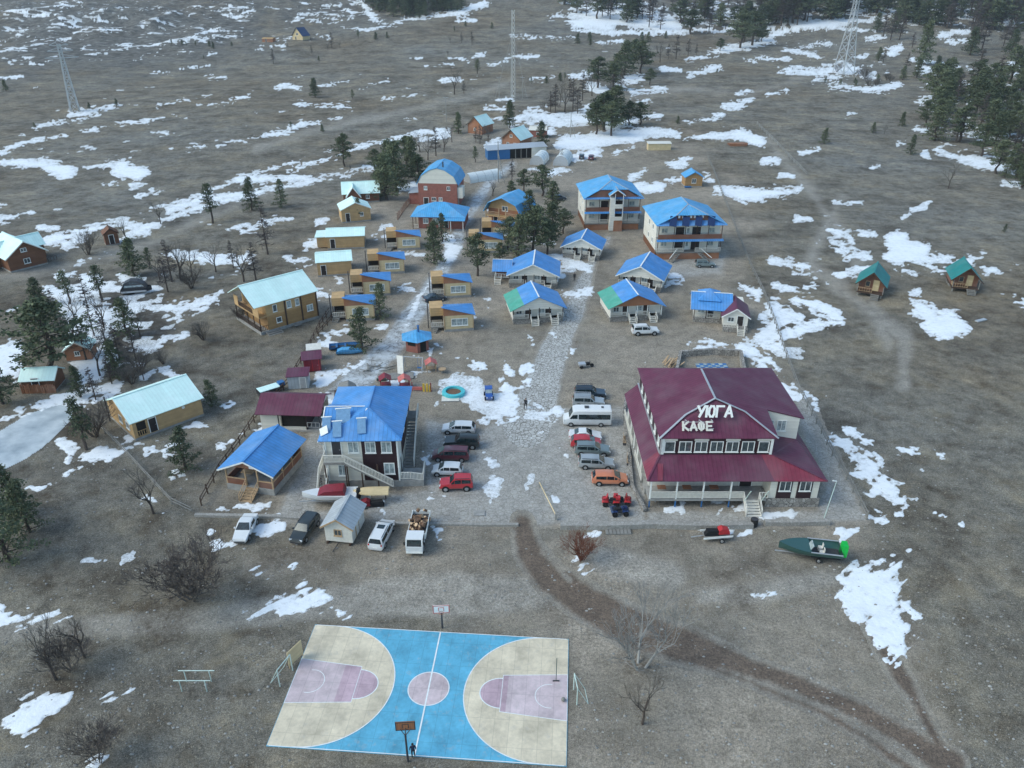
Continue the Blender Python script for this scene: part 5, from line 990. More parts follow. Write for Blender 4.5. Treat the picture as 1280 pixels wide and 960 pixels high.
for (p, lab, ang) in (((1071,366), 'raised brown cabin with steep petrol green roof, closer to the cottages', -28), ((1187,361), 'raised brown cabin with steep petrol green roof, farther east on the open steppe', -17)):
    t = thing('a_frame_cabin', lab, 'cabin', P(*p), R(ang), 'petrol green roofed cabins on the steppe'); W, D, H = 4.6, 5.2, 2.7
    posts(t, [(.2,-1.2), (W-.2,-1.2), (.2,D-.3), (W-.2,D-.3), (.2,1.8), (W-.2,1.8)], 0, .9, 'greywood', .25); box(t, 'floor', 'darkwood', -.1, W+.1, -1.6, D, .75, .95); gable_wall(t, 0, W, 0, D, .95, H, 4.7, 'y', 'redboard'); gable_roof(t, -.2, W+.2, -1.3, D, H-.1, 5.0, 'y', 'petrol', .35, 'petrol', trim='darkwood')
    door(t, (3.1,0,.98), 'f', 1.0, 2.1, 'yellow', 'wood'); window(t, (1.6,0,2.2), 'f', .85, 1.1, 'glass', 0, 'wood'); railing(t, [((0,-1.5,.95), (2.6,-1.5,.95)), ((0,-1.5,.95), (0,-.1,.95))], 'wood', .85, .4); MB().steps((3.3,-1.6,.95), (0,-1,0), 1.4, 4, .2, .35).build('steps', M['greywood'], t); posts(t, [(.0,-1.5), (W,-1.5)], .95, 2.4, 'greywood', .12)
house('far_cabin', 'far orange cabin with a dark steep roof on the snowy hillside', 'cabin', P(366,50), R(-25), 9, 8, 3.2, 'yellow', 'navy', 5.0, 'y', .6, [('f', 4.5, 4, 2, 1.4, 'glass')], [('f', 3, .3)], fnd=.2, cap='navy', trim=None)
house('far_cabin', 'far small unroofed pinkish cabin west of the dark roofed one', 'cabin', P(328,53), R(-10), 8, 5, 2.4, 'orangeboard', 'tan', .6, 'x', .2, [], [('f', 3, .3)], fnd=.2, cap='tan', trim=None)
# ------------------------------------------------------------------ masts, pylons and poles
def pylon(lab, o, yaw, Hh, wb, wt):
    t = thing('power_pylon', lab, 'pylon', o, yaw); n = 9; L = [MB() for _ in range(4)]; br = MB()
    zs = [Hh*(1-(1-i/n)**1.25) for i in range(n+1)]; ws = [wb+(wt-wb)*min(1, (z/Hh)/.8) for z in zs]
    for i in range(n):
        a = [Vector((sx*ws[i]/2, sy*ws[i]/2, zs[i])) for sx, sy in ((-1,-1),(1,-1),(1,1),(-1,1))]; c = [Vector((sx*ws[i+1]/2, sy*ws[i+1]/2, zs[i+1])) for sx, sy in ((-1,-1),(1,-1),(1,1),(-1,1))]
        for k in range(4): L[k].bar(a[k], c[k], .34); br.bar(a[k], c[(k+1) % 4], .16); br.bar(a[(k+1) % 4], c[k], .16); br.bar(c[k], c[(k+1) % 4], .14)
    for k in range(4): L[k].build('leg', M['galv'], t)
    br.build('lattice', M['galv'], t)
    for z, w in ((.80, 6.5), (.9, 5), (.985, 3.6)):
        x = MB()
        for sg in (-1, 1): x.bar((0,-wt*.4,Hh*z), (sg*w,0,Hh*z+.2), .2); x.bar((0,wt*.4,Hh*z), (sg*w,0,Hh*z+.2), .2); x.bar((sg*wt*.5,0,Hh*z+1.4), (sg*w,0,Hh*z+.2), .16)
        x.build('crossarm', M['galv'], t)
    return t
pylon('broad grey lattice power pylon on the ring of snow below the eastern wood', P(1054,92), R(25), 42, 8.5, 2.2)
pylon('thin grey lattice pylon on the western slope, farther from the village', P(94,139), R(35), 27, 3.6, 1.2)
t = thing('radio_mast', 'slender white lattice radio mast with guy wires beside two short poles', 'mast', P(641,122)); b = MB(); Hm = 38
for k in range(3):
    a = R(120*k+20); MB().bar((1.2*math.cos(a),1.2*math.sin(a),0), (.8*math.cos(a),.8*math.sin(a),Hm), .13).build('leg', M['galv'], t)
for i in range(18):
    z0, z1 = Hm*i/18, Hm*(i+1)/18
    for k in range(3): a, c = R(120*k+20), R(120*k+140); b.bar(((1.2-.4*i/18)*math.cos(a),(1.2-.4*i/18)*math.sin(a),z0), ((1.2-.4*(i+1)/18)*math.cos(c),(1.2-.4*(i+1)/18)*math.sin(c),z1), .07)
b.build('lattice', M['white'], t)
for k in range(3): a = R(120*k+80); MB().bar((0,0,Hm*.75), (9*math.cos(a),9*math.sin(a),.2), .05).build('guy_wire', M['galv'], t)
def pole(lab, px, py, h, r=.13, arm=True, strut=False):
    t = thing('utility_pole', lab, 'pole', P(px,py)); MB().tube((0,0,0), (0,0,h), r, r*.7, 8).build('shaft', M['concrete'], t)
    if arm: MB().bar((-1.1,0,h-.5), (1.1,0,h-.5), .12).build('crossarm', M['galv'], t)
    if strut: MB().tube((1.8,-.6,0), (0,0,h*.75), r*.8, r*.6, 6).build('strut', M['concrete'], t)
pole('grey utility pole left of the white radio mast', 624,124, 10); pole('grey utility pole east of the white radio mast with one arm', 653,122, 9.5); pole('pale utility pole standing on the field edge below the wood', 558,152, 10, strut=False)
pole('tall utility pole with a strut by the long blue shed', 623,228, 12, .16, True, True); pole('utility pole with strut above the greenhouses', 713,172, 9, .14, True, True)
t = thing('lamp_post', 'thin white lamp post at the corner of the stone terrace east of the cafe', 'lamp post', P(1030,648)); MB().tube((0,0,0),(.6,.3,5.0),.05,.04,8).build('shaft', M['pipe'], t); MB().bar((.6,.3,5.0),(.1,.2,5.15),.12).build('lamp_head', M['white'], t)
m, nt, b, tc, cc, e = stonemat('mortared_stone', 4.5, (.24, .225, .20), (.40, .38, .345), (.22, .205, .185), .05)
nt.links.new(cc, b.inputs['Base Color']); b.inputs['Roughness'].default_value = .95; bump(nt, b, e, .6, .05); M['wallstone'] = m
# ------------------------------------------------------------------ fences and walls
def fence(lab, pts, h=1.2, gap=2.6, rails=2, mat='greywood', w=.12, lean=0):
    q = [P(*p) for p in pts]; o = q[0].copy(); t = thing('fence', lab, 'fence', o); L = 0; rl = [MB() for _ in range(rails)]; rg = random.Random(int(o.x*10)); np_ = 0
    for a, b in zip(q[:-1], q[1:]):
        n = max(1, round((b-a).length/gap)); prev = None
        for i in range(n+1):
            c = a+(b-a)*(i/n); c.z = ground_z(c.x, c.y); c = c-o
            hh = h*rg.uniform(.9, 1.15)
            if i < n and np_ < 95: np_ += 1; MB().bar(c-Vector((0,0,.1)), c+Vector((rg.uniform(-.07,.07), 0, hh)), w).build('post', M[mat], t)
            if prev is not None:
                for k in range(rails): z = Vector((0,0,h*(.9-.42*k))); rl[k].bar(prev+z, c+z, .07, .11)
            prev = c
    for k in range(rails): rl[k].build('rail', M[mat], t)
    return t
fence('weathered post and rail fence climbing the east side past the cafe', [(1083,650),(1058,600),(1040,570),(1020,530),(998,490),(985,455),(968,405),(955,370),(938,335),(920,290),(905,250),(892,215),(884,198)], 1.2, 2.4)
fence('short double rail fence crossing the snow on the upper east slope', [(946,156),(965,175),(985,196),(1008,220)], 1.3, 5, 2, 'concrete', .2)
fence('pale crooked pole fence running down from the tan house to the yard corner', [(122,532),(152,562),(185,598),(215,630),(240,642)], 1.0, 2.6, 2)
fence('dark wooden fence up the west side of the summer house', [(252,632),(275,590),(300,556),(318,528),(340,505),(362,480),(385,440),(400,410),(412,392)], 1.3, 2.2, 2, 'darkwood')
fence('tall brown board fence beside the brick house drive', [(497,275),(506,262),(516,250)], 1.7, 1.5, 3, 'redboard'); fence('fence of thin dark rails beside the western cabins', [(398,420),(420,395),(430,380)], 1.1, 2.0, 2, 'darkwood')
t = thing('reed_fence', 'rusty orange brushwood fence standing by the frozen stream', 'fence', P(28,492)); a = P(70,491)-P(28,492); rg = random.Random(5); b = MB()
for i in range(110): f = i/109; p = a*f+Vector((0,rg.uniform(-.08,.08),0)); b.bar(p, p+Vector((rg.uniform(-.1,.1),0,1.3+rg.uniform(-.2,.25))), .07)
b.build('brushwood', M['orangeboard'], t); MB().bar(Vector((0,0,.9)), a+Vector((0,0,.9)), .06).build('rail', M['wood'], t)
def stone_wall(lab, pts, h=.7, w=.5, name='stone_wall', mat='stone'):
    q = [P(*p) for p in pts]; o = q[0].copy(); b = MB(); rg = random.Random(int(o.x*7))
    for a, c in zip(q[:-1], q[1:]):
        n = max(1, int((c-a).length/1.1)); d = (c-a).normalized(); u = Vector((-d.y, d.x, 0))
        for i in range(n):
            p0, p1 = a+(c-a)*(i/n)-o, a+(c-a)*((i+1)/n)-o; hh = h*rg.uniform(.96, 1.03); ww = w*rg.uniform(.97, 1.04)
            b.obox((p0+p1)/2+Vector((0,0,hh/2-.1)), d, u, (0,0,1), (p1-p0).length/2+.006, ww/2, hh/2+.1)
    return tag(b.build(name, M[mat], None), lab, 'wall').__setattr__('location', o)
stone_wall('low rubble wall in front of the cafe porch', [(700,660),(760,660),(815,658),(870,660),(940,659)], .65, .8, mat='wallstone'); stone_wall('low rubble wall ending at the lamp post east of the cafe steps', [(955,656),(1000,656),(1036,655)], .6, .6, mat='wallstone')
stone_wall('long grey kerb wall along the parked cars below the plum house', [(480,655),(545,656),(600,657),(648,657)], .28, .4, mat='wallstone'); stone_wall('grey kerb wall below the summer house', [(244,645),(290,646),(350,647),(385,650)], .32, .45, mat='wallstone')
stone_wall('rubble retaining wall of the sunken yard behind the cafe', [(845,470),(850,446),(890,443),(925,445),(930,470)], 1.1, .5); stone_wall('curved rubble edging on the cafe verandah side', [(806,640),(790,610),(785,560),(780,520),(782,500)], .5, .4)
t = thing('play_mat_frame', 'blue and white checkered board lying in the yard behind the cafe', 'board', P(872,462), R(1)); b = MB(); c = MB()
for i in range(8):
    for j in range(3): (b if (i+j) % 2 else c).box(i*.62, i*.62+.62, j*.62, j*.62+.62, .1, .16)
b.build('dark_squares', M['bluepaint'], t); c.build('pale_squares', M['pale_pane'], t)
t = thing('plank_heap', 'jumble of pale planks leaning at the corner of the sunken yard', 'planks', P(838,462)); b = MB(); rg = random.Random(8)
for i in range(14): a = Vector((rg.uniform(-1.2,1), rg.uniform(-1,1.5), .1+i*.05)); b.bar(a, a+Vector((rg.uniform(.5,1.8), rg.uniform(1,2.6), rg.uniform(.1,.8))), .2, .06)
b.build('planks', M['wood'], t)
for k, (px, py, lab) in enumerate(((784,553,'grey garden bench with slatted seat beside the cafe verandah, upper one'), (789,578,'grey garden bench with slatted seat beside the cafe verandah, lower one'))):
    t = thing('bench', lab, 'bench', P(px,py), R(80)); b = MB()
    for i in range(4): b.box(-.9,.9,i*.14,i*.14+.1,.42,.47)
    b.build('seat', M['wood'], t); b = MB()
    for i in range(3): b.box(-.9,.9,.56,.6,.58+i*.15,.68+i*.15)
    b.build('backrest', M['wood'], t)
    for sx in (-.8,.8): MB().box(sx-.04,sx+.04,0,.55,0,.42).build('leg', M['darkgrey'], t)
# ------------------------------------------------------------------ vehicles (built nose towards +X, wheels on z = 0)
def paint(name, c, metal=.0, rough=.28):
    m, nt, b = newmat(name); tc = N(nt, 'ShaderNodeTexCoord').outputs['Object']
    f = noise(nt, tc, 1.4, 5, .6); sz = N(nt, 'ShaderNodeSeparateXYZ'); nt.links.new(tc, sz.inputs[0])
    dirt = mth(nt, 'MULTIPLY', ramp(nt, sz.outputs['Z'], [(.25, g(.75)), (.75, g(.1))]), ramp(nt, f, [(.3, g(.2)), (.7, g(1.))]))
    nt.links.new(mix(nt, dirt, c, (.17, .15, .125)), b.inputs['Base Color']); b.inputs['Roughness'].default_value = rough; b.inputs['Metallic'].default_value = metal
    b.inputs['Coat Weight'].default_value = .4; b.inputs['Coat Roughness'].default_value = .15; return m
CP = {'white': paint('white_car_paint', (.72, .73, .73)), 'silver': paint('silver_car_paint', (.42, .45, .46), .3), 'red': paint('red_car_paint', (.45, .018, .03)), 'black': paint('black_green_car_paint', (.018, .026, .028)), 'navy': paint('dark_blue_car_paint', (.02, .04, .065)),
      'maroon': paint('maroon_car_paint', (.115, .022, .034)), 'orange': paint('orange_car_paint', (.58, .20, .10)), 'grey': paint('grey_green_car_paint', (.20, .25, .255), .2), 'blue': paint('blue_toy_paint', (.02, .09, .36))}
M['lamp'] = plain('headlamp_glass', (.75, .77, .78), .15, .1); M['tail'] = plain('tail_lamp_glass', (.40, .01, .01), .2); M['rim'] = plain('alloy_rim', (.42, .43, .44), .35, .6)
# stations: x (from the tail, share of length), roof/bonnet height, belt height, half width share
KINDS = {'sedan': (1.46, [(0,.62,.62,.80),(.03,.98,.90,.93),(.17,1.0,.93,.97),(.30,1.42,.96,1.0),(.52,1.46,.97,1.0),(.70,.98,.95,.99),(.96,.78,.76,.90),(1,.55,.55,.80)]),
         'hatch': (1.52, [(0,.60,.60,.82),(.02,1.02,.98,.94),(.10,1.46,1.0,.98),(.40,1.52,1.0,1.0),(.60,1.48,.99,1.0),(.78,1.0,.96,.98),(.96,.80,.78,.90),(1,.55,.55,.80)]),
         'wagon': (1.56, [(0,.60,.60,.84),(.02,1.05,1.0,.95),(.07,1.50,1.02,.98),(.35,1.56,1.02,1.0),(.56,1.52,1.0,1.0),(.72,1.02,.98,.99),(.96,.84,.82,.91),(1,.55,.55,.80)]),
         'suv': (1.78, [(0,.70,.70,.86),(.02,1.2,1.12,.96),(.06,1.70,1.15,.98),(.35,1.78,1.15,1.0),(.55,1.74,1.13,1.0),(.69,1.14,1.1,.99),(.96,1.0,.98,.93),(1,.62,.62,.84)]),
         'minivan': (1.72, [(0,.65,.65,.86),(.015,1.1,1.05,.96),(.05,1.66,1.08,.98),(.40,1.72,1.08,1.0),(.66,1.66,1.05,1.0),(.84,1.08,1.02,.97),(.97,.86,.84,.90),(1,.55,.55,.80)])}
def car(label, col_, kind, x, y, yaw, L=4.5, Wd=1.78, z=0, rack=False, sunroof=False, group=None):
    t = thing('parked_car', label, 'car', (x, y, z), yaw, group); h, st = KINDS[kind]; wr = .33 if kind != 'suv' else .38; gc_ = .30 if kind != 'suv' else .38
    b = MB(); rings = []
    for (f, ht, hb, ws) in st:
        X = (f-.5)*L; w = Wd/2*ws; taper = .86 if ht > hb+.2 else .97
        rings.append([(X,-w*.86,gc_), (X,-w,gc_+.16), (X,-w*1.0,(gc_+hb)/2+.1), (X,-w*.97,hb), (X,-w*taper*.985,ht-.09*(ht > hb+.2)), (X,-w*taper*.80,ht), (X,w*taper*.80,ht), (X,w*taper*.985,ht-.09*(ht > hb+.2)), (X,w*.97,hb), (X,w*1.0,(gc_+hb)/2+.1), (X,w,gc_+.16), (X,w*.86,gc_)])
    k = 12; vs = [p for r in rings for p in r]; fs = []
    for i in range(len(rings)-1):
        for j in range(k): fs.append((i*k+j, i*k+(j+1) % k, (i+1)*k+(j+1) % k, (i+1)*k+j))
    fs = [f[::-1] for f in fs]
    fs += [tuple(range(k)), tuple(range((len(rings)-1)*k, len(rings)*k))[::-1]]
    b.add(vs, fs); b.build('body', CP[col_], t, 32)
    def pane(a, c, d, e, name, off=.012, ins=.09):
        q = [Vector(p) for p in (a, c, d, e)]; ce = sum(q, Vector())/4; n = (q[1]-q[0]).cross(q[3]-q[0]).normalized()
        if n.dot(ce-Vector((0,0,.8))) < 0: n = -n
        v = [p+(ce-p)*ins+n*off for p in q]; w_ = MB().add(v, [(0,1,2,3)]); 
        return w_
    g_ = MB(); names = []
    cab = [i for i, s in enumerate(st) if s[1] > s[2]+.2]; a0, a1 = cab[0], cab[-1]
    ws_ = pane(rings[a1][5], rings[a1][6], rings[a1+1][7], rings[a1+1][4], 'w', .02, .07).build('windscreen', M['carglass'], t)
    pane(rings[a0][5], rings[a0][6], rings[a0-1][7], rings[a0-1][4], 'w', .02, .07).build('rear_window', M['carglass'], t)
    for sd_ in (0, 1):
        jb, jt = (3, 4) if sd_ == 0 else (8, 7)
        for i in range(a0, a1): pane(rings[i][jb], rings[i+1][jb], rings[i+1][jt], rings[i][jt], 's', .014, .07).build('side_window', M['carglass'], t)
        pane(rings[a1][jb], rings[a1+1][jb], rings[a1+1][jb], rings[a1][jt], 's', .014, .12).build('side_window', M['carglass'], t)
    for sx in (-.305, .315):
        for sy in (-1, 1):
            c = Vector((sx*L, sy*(Wd/2-.10), wr)); w_ = MB().tube(c-Vector((0,.11,0)), c+Vector((0,.11,0)), wr, wr, 18).build('wheel', M['black'], t, 40)
            MB().tube(c+Vector((0,sy*.108,0)), c+Vector((0,sy*.122,0)), wr*.64, wr*.56, 10).build('rim', M['rim'], w_)
            MB().tube(c+Vector((0,sy*.055,.02)), c+Vector((0,sy*.099,.02)), wr*1.22, wr*1.22, 16).build('wheel_well_shade', M['black'], t)  # black disc behind the tyre paints the shade of the wheel well
    xf, hf, wf = (st[-2][0]-.5)*L, st[-2][2], Wd/2*st[-2][3]
    for sy in (-1, 1):
        MB().obox((xf+.04, sy*wf*.74, hf-.10), (.35,sy*.94,0), (0,0,1), (.94,-sy*.35,0), .17, .08, .06).build('headlight', M['lamp'], t)
        MB().obox((-L/2+.09, sy*Wd*.40, st[1][2]-.12), (0,1,0), (0,0,1), (1,0,0), .08, .14 if kind != 'sedan' else .09, .06).build('taillight', M['tail'], t)
        MB().obox(((st[a1][0]-.5)*L+.45, sy*(Wd/2+.09), st[a1][2]+.06), (1,0,0), (0,1,0), (0,0,1), .07, .09, .07).build('mirror', CP[col_], t)
    MB().obox((L/2-.02,0,gc_+.14), (0,1,0), (0,0,1), (1,0,0), Wd*.33, .09, .03).build('grille', M['darkgrey'], t)
    MB().obox((-L/2-.005,0,gc_+.34), (0,1,0), (0,0,1), (1,0,0), .26, .06, .012).build('number_plate', M['white'], t)
    if rack:
        r = MB()
        for sy in (-1, 1): r.bar((-.42*L,sy*Wd*.36,h+.14), (.06*L,sy*Wd*.36,h+.14), .06)
        for i in range(9): X = -.42*L+i*.06*L; r.bar((X,-Wd*.36,h+.14), (X,Wd*.36,h+.14), .05); 
        for X in (-.4*L,.04*L):
            for sy in (-1, 1): r.bar((X,sy*Wd*.36,h-.06), (X,sy*Wd*.36,h+.14), .05)
        r.build('roof_rack', M['galv' if rack == 1 else 'darkgrey'], t)
    else:
        for sy in (-1, 1):
            if kind in ('wagon', 'suv', 'minivan'): MB().bar((-.40*L,sy*Wd*.39,h+.03), (.03*L,sy*Wd*.39,h+.03), .05, .05).build('roof_rail', M['darkgrey'], t)
    if sunroof: MB().obox((-.02*L,0,h-.01), (1,0,0), (0,1,0), (0,0,1), .34, .40, .03).build('sunroof', M['carglass'], t)
    return t
def parked(label, c, kind, px, py, deg, group=None, L=4.5, **k):
    p = P(px, py); s = abs(math.sin(R(deg))); off = .85 if s < .6 else 0
    return car(label, c, kind, p.x, p.y+off, R(deg), L, z=p.z, group=group, **k)
G1, G2, G3 = 'cars parked side by side near the cafe', 'cars parked beside the plum house', 'cars parked below the kerb wall'
parked('dark blue suv with roof rack at the uphill end beside the cafe', 'navy', 'suv', 738, 500, -2, G1, 4.7, rack=2)
parked('silver square suv with a long roof basket, just uphill of the minibus', 'silver', 'suv', 736, 511, -3, G1, 4.7, rack=1)
parked('white sedan parked just downhill of the white minibus', 'white', 'sedan', 732, 553, -3, G1, 4.5)
parked('red car mostly hidden between the white sedan and the grey wagon', 'red', 'hatch', 733, 562, -3, G1, 4.1)
parked('grey wagon parked right below the hidden red car', 'grey', 'wagon', 741, 571, -4, G1, 4.7)
parked('silver wagon parked between the grey wagon and the orange car', 'silver', 'wagon', 746, 588, -4, G1, 4.6)
parked('orange hatchback suv at the downhill end of the row beside the cafe', 'orange', 'hatch', 763, 608, -2, G1, 4.5, Wd=1.85)
parked('white sedan at the uphill end of the row beside the plum house', 'white', 'hatch', 573, 544, 180-2, G2, 4.6)
parked('black suv in the row beside the plum house', 'black', 'suv', 577, 562, 180-2, G2, 4.8, Wd=1.85)
parked('dark maroon minivan in the row beside the plum house', 'maroon', 'minivan', 563, 578, 180-2, G2, 4.9)
parked('white hatchback between the maroon and red cars beside the plum house', 'white', 'hatch', 559, 597, 180-3, G2, 3.9, Wd=1.7)
parked('red compact suv at the downhill end of the row beside the plum house', 'red', 'suv', 570, 615, 180+3, G2, 4.1, Wd=1.75)
parked('white sedan parked below the summer house next to a snow patch', 'white', 'sedan', 308, 665, -90.5, G3, 4.6)
parked('dark green black sedan parked beside the trailer hut', 'black', 'wagon', 382, 666, -103, G3, 4.7)
parked('white silver wagon with sunroof parked between trailer hut and log truck', 'white', 'minivan', 478, 673, 80, G3, 4.8, sunroof=True)
parked('white crossover parked in front of the brown gabled cottage', 'white', 'suv', 807, 420, 4, None, 4.7)
parked('grey green car parked below the solar panel balcony block', 'grey', 'wagon', 882, 335, -2, None, 4.3)
parked('small dark car half under snow behind the lower yellow cabin', 'navy', 'sedan', 543, 378, 25, None, 4.3)
parked('dark red car parked on snow near the greenhouses', 'maroon', 'hatch', 739, 199, 80, None, 4.2)
parked('dark car parked beside the western balcony block under the pines', 'navy', 'hatch', 698, 251, 15, None, 4.3)
parked('dark car standing left of the dark red one by the greenhouses', 'black', 'wagon', 727, 198, 85, None, 4.4)
# minibus
p = P(734, 534); t = thing('minibus', 'white high roofed minibus with long dark side windows', 'minibus', (p.x, p.y+1.0, 0), R(180-1)); L = 6.6; Wd = 2.0; b = MB(); st = [(-.5,2.55,.96),(-.485,2.62,1.0),(.22,2.62,1.0),(.30,2.45,.98),(.385,1.38,.96),(.475,1.15,.88),(.5,.75,.80)]; k = 10; vs = []
for f, h, w in st: w *= Wd/2; X = f*L; hm = min(1.15, h-.1); vs += [(X,-w*.95,.35),(X,-w,.6),(X,-w,hm),(X,-w*.93,h-.18 if h > 1.5 else h-.05),(X,-w*.74,h),(X,w*.74,h),(X,w*.93,h-.18 if h > 1.5 else h-.05),(X,w,hm),(X,w,.6),(X,w*.95,.35)]
b.add(vs, [(i*k+j, (i+1)*k+j, (i+1)*k+(j+1) % k, i*k+(j+1) % k) for i in range(len(st)-1) for j in range(k)]+[tuple(range(k)), tuple(range((len(st)-1)*k, len(st)*k))[::-1]]); b.build('body', CP['white'], t, 30)
for sy in (-1, 1):
    MB().obox((-.145*L,sy*(Wd/2-.018),1.62), (1,0,0), (0,sy*-.11,1), (0,sy,sy*.0), .33*L, .36, .02).build('side_window', M['carglass'], t); MB().prism([(.21*L,1.32),(.37*L,1.32),(.31*L,1.9),(.21*L,1.95)], 'y', sy*(Wd/2-.03), sy*(Wd/2+.01)).build('cab_window', M['carglass'], t)
    MB().obox((.475*L,sy*.72,.98), (0,1,0), (0,0,1), (1,0,0), .18, .12, .1).build('headlight', M['lamp'], t)
    for sx in (-.29, .34): c = Vector((sx*L,sy*(Wd/2-.1),.36)); w_ = MB().tube(c-Vector((0,.12,0)), c+Vector((0,.12,0)), .36, .36, 18).build('wheel', M['black'], t, 40); MB().tube(c+Vector((0,sy*.115,0)), c+Vector((0,sy*.13,0)), .22, .2, 10).build('rim', M['rim'], w_)
MB().add([(.312*L,-.78,2.33),(.312*L,.78,2.33),(.383*L,.86,1.47),(.383*L,-.86,1.47)], [(0,1,2,3)]).build('windscreen', M['carglass'], t); MB().box(-.03*L,.06*L,-.3,.3,2.6,2.72).build('roof_hatch', M['darkgrey'], t); MB().box(-.34*L,-.29*L,-.25,.2,2.6,2.67).build('roof_vent', M['darkgrey'], t)
# log truck, cab towards the viewer
p = P(523, 673); t = thing('log_truck', 'small white flatbed truck loaded with cut logs', 'truck', p, R(-91.5)); 
MB().prism([(1.35,.55),(3.0,.55),(3.05,1.25),(2.75,2.15),(1.35,2.2)], 'y', -.92, .92).build('cab', CP['white'], t); MB().add([(3.03,-.8,1.34),(3.03,.8,1.34),(2.80,.76,2.06),(2.80,-.76,2.06)], [(0,1,2,3)]).build('windscreen', M['carglass'], t)
for sy in (-1, 1):
    MB().prism([(1.75,1.35),(2.9,1.35),(2.68,2.0),(1.75,2.02)], 'y', sy*.915, sy*.935).build('side_window', M['carglass'], t); MB().box(2.98,3.06,sy*.7-.16,sy*.7+.16,.72,.95).build('headlight', M['lamp'], t); MB().box(2.75,2.85,sy*1.08-.08,sy*1.08+.08,1.35,1.75).build('mirror', M['black'], t)
    for sx in (-2.1, 2.3): c = Vector((sx,sy*.8,.38)); w_ = MB().tube(c-Vector((0,.14,0)), c+Vector((0,.14,0)), .38, .38, 16).build('wheel', M['black'], t, 40); MB().tube(c+Vector((0,sy*.135,0)), c+Vector((0,sy*.15,0)), .22, .2, 10).build('rim', M['rim'], w_)
    MB().box(-3.2,1.25,sy*1.0-.03,sy*1.0+.03,.95,1.45).build('dropside', M['white'], t)
MB().box(-3.2,1.25,-.97,.97,.78,.95).build('bed', M['darkgrey'], t); MB().box(1.2,1.26,-1.0,1.0,.95,1.75).build('headboard', M['white'], t); MB().box(-3.26,-3.2,-1.03,1.03,.95,1.45).build('tailgate', M['white'], t); MB().box(2.98,3.1,-.9,.9,.45,.62).build('bumper', M['white'], t); MB().box(-3.1,2.9,-.4,.4,.5,.77).build('chassis', M['black'], t)
M['bark'] = plain('larch_bark', (.16, .095, .06), .9, var=.35, scale=6); M['cut'] = plain('fresh_cut_wood', (.52, .36, .22), .8)
rg = random.Random(4)
for i in range(46):
    lx, ly, lz = rg.uniform(-2.9,.4), rg.uniform(-.75,.75), 1.08+rg.random()*.75*(1 if i > 16 else .2); a = Vector((lx,ly,lz)); d = Vector((rg.uniform(-1,1), rg.uniform(-1,1), rg.uniform(-.5,.8))).normalized(); r = rg.uniform(.13,.24); 
    lo = MB().tube(a, a+d*.42, r, r, 10, False).build('log', M['bark']); lo.matrix_world = Matrix.Translation(p)@Matrix.Rotation(R(-91.5), 4, 'Z'); tag(lo, 'short round cut log heaped with others on the white truck bed', 'log', 'cut logs on the truck')
    MB().tube(a+d*.40, a+d*.425, r*.99, r*.97, 10).tube(a, a+d*.012, r*.97, r*.97, 10).build('cut_face', M['cut'], lo)
# quads
def quad(lab, px, py, deg, c, two=True):
    p = P(px, py); t = thing('quad_bike', lab, 'quad bike', (p.x,p.y+.5,0), R(deg), 'quad bikes beside the cafe')
    for sx in (-.65,.65):
        for sy in (-1,1): q = Vector((sx,sy*.45,.32)); MB().tube(q-Vector((0,.15,0)), q+Vector((0,.15,0)), .32, .32, 14).build('wheel', M['black'], t, 40)
    MB().box(-.5,.6,-.22,.22,.35,.68).build('engine', M['darkgrey'], t); MB().prism([(-.75,.80),(.15,.78),(.05,.92),(-.7,.98)], 'y', -.2, .2).build('seat', M['black'], t)
    for sx in (-.65,.65): MB().prism([(sx-.42,.62),(sx-.25,.78),(sx+.25,.78),(sx+.42,.6),(sx+.3,.72),(sx-.3,.72)], 'y', -.62, .62).build('fender', M[c], t); 
    for sx in (-.75,.75):
        r = MB()
        for k in range(5): r.bar((sx-.28,-.36+k*.18,.86),(sx+.28,-.36+k*.18,.86),.03)
        r.bar((sx-.28,-.36,.86),(sx-.28,.36,.86),.03).bar((sx+.28,-.36,.86),(sx+.28,.36,.86),.03); r.build('rack', M['darkgrey'], t)
    MB().bar((.35,-.42,1.12),(.35,.42,1.12),.05).bar((.35,0,1.12),(.5,0,.75),.06).build('handlebar', M['black'], t); MB().prism([(.28,.78),(.95,.74),(.85,.95),(.4,1.02)], 'y', -.18, .18).build('cowl', M[c], t)
    if two: MB().box(-1.05,-.55,-.3,.3,.88,1.25).build('top_box', M[c], t); MB().prism([(.55,1.0),(.62,1.0),(.45,1.45),(.38,1.45)], 'y', -.3, .3).build('windshield', M[c], t)
quad('red quad bike with raised red cargo boxes parked above the dark one', 764, 634, 175, 'redpaint'); quad('second red quad bike, nearer to the cafe, touching the first red one', 778, 633, -10, 'redpaint'); quad('dark blue quad bike parked at the wall corner below the red ones', 775, 646, 5, 'navy', False)
# little blue buggy on the snow
p = P(611, 497); t = thing('buggy', 'little bright blue buggy standing on a bare patch in the snow', 'buggy', p, R(-84)); 
for sx in (-.75,.75):
    for sy in (-1,1): q = Vector((sx,sy*.55,.3)); MB().tube(q-Vector((0,.13,0)), q+Vector((0,.13,0)), .3, .3, 14).build('wheel', M['black'], t, 40)
MB().prism([(-1.2,.35),(1.25,.35),(1.25,.8),(.35,.92),(.3,.75),(-.9,.75),(-1.2,.9)], 'y', -.5, .5).build('body', CP['blue'], t, 30); MB().prism([(.25,.92),(.32,.92),(.15,1.4),(.08,1.4)], 'y', -.48, .48).build('windshield', M['pale_pane'], t); MB().prism([(-1.0,1.45),(.1,1.45),(0,1.55),(-.9,1.58)], 'y', -.55, .55).build('canopy', CP['blue'], t)
for sx in (-.85,-.0):
    for sy in (-1,1): MB().bar((sx,sy*.46,.75),(sx,sy*.46,1.47),.05).build('canopy_post', M['darkgrey'], t)
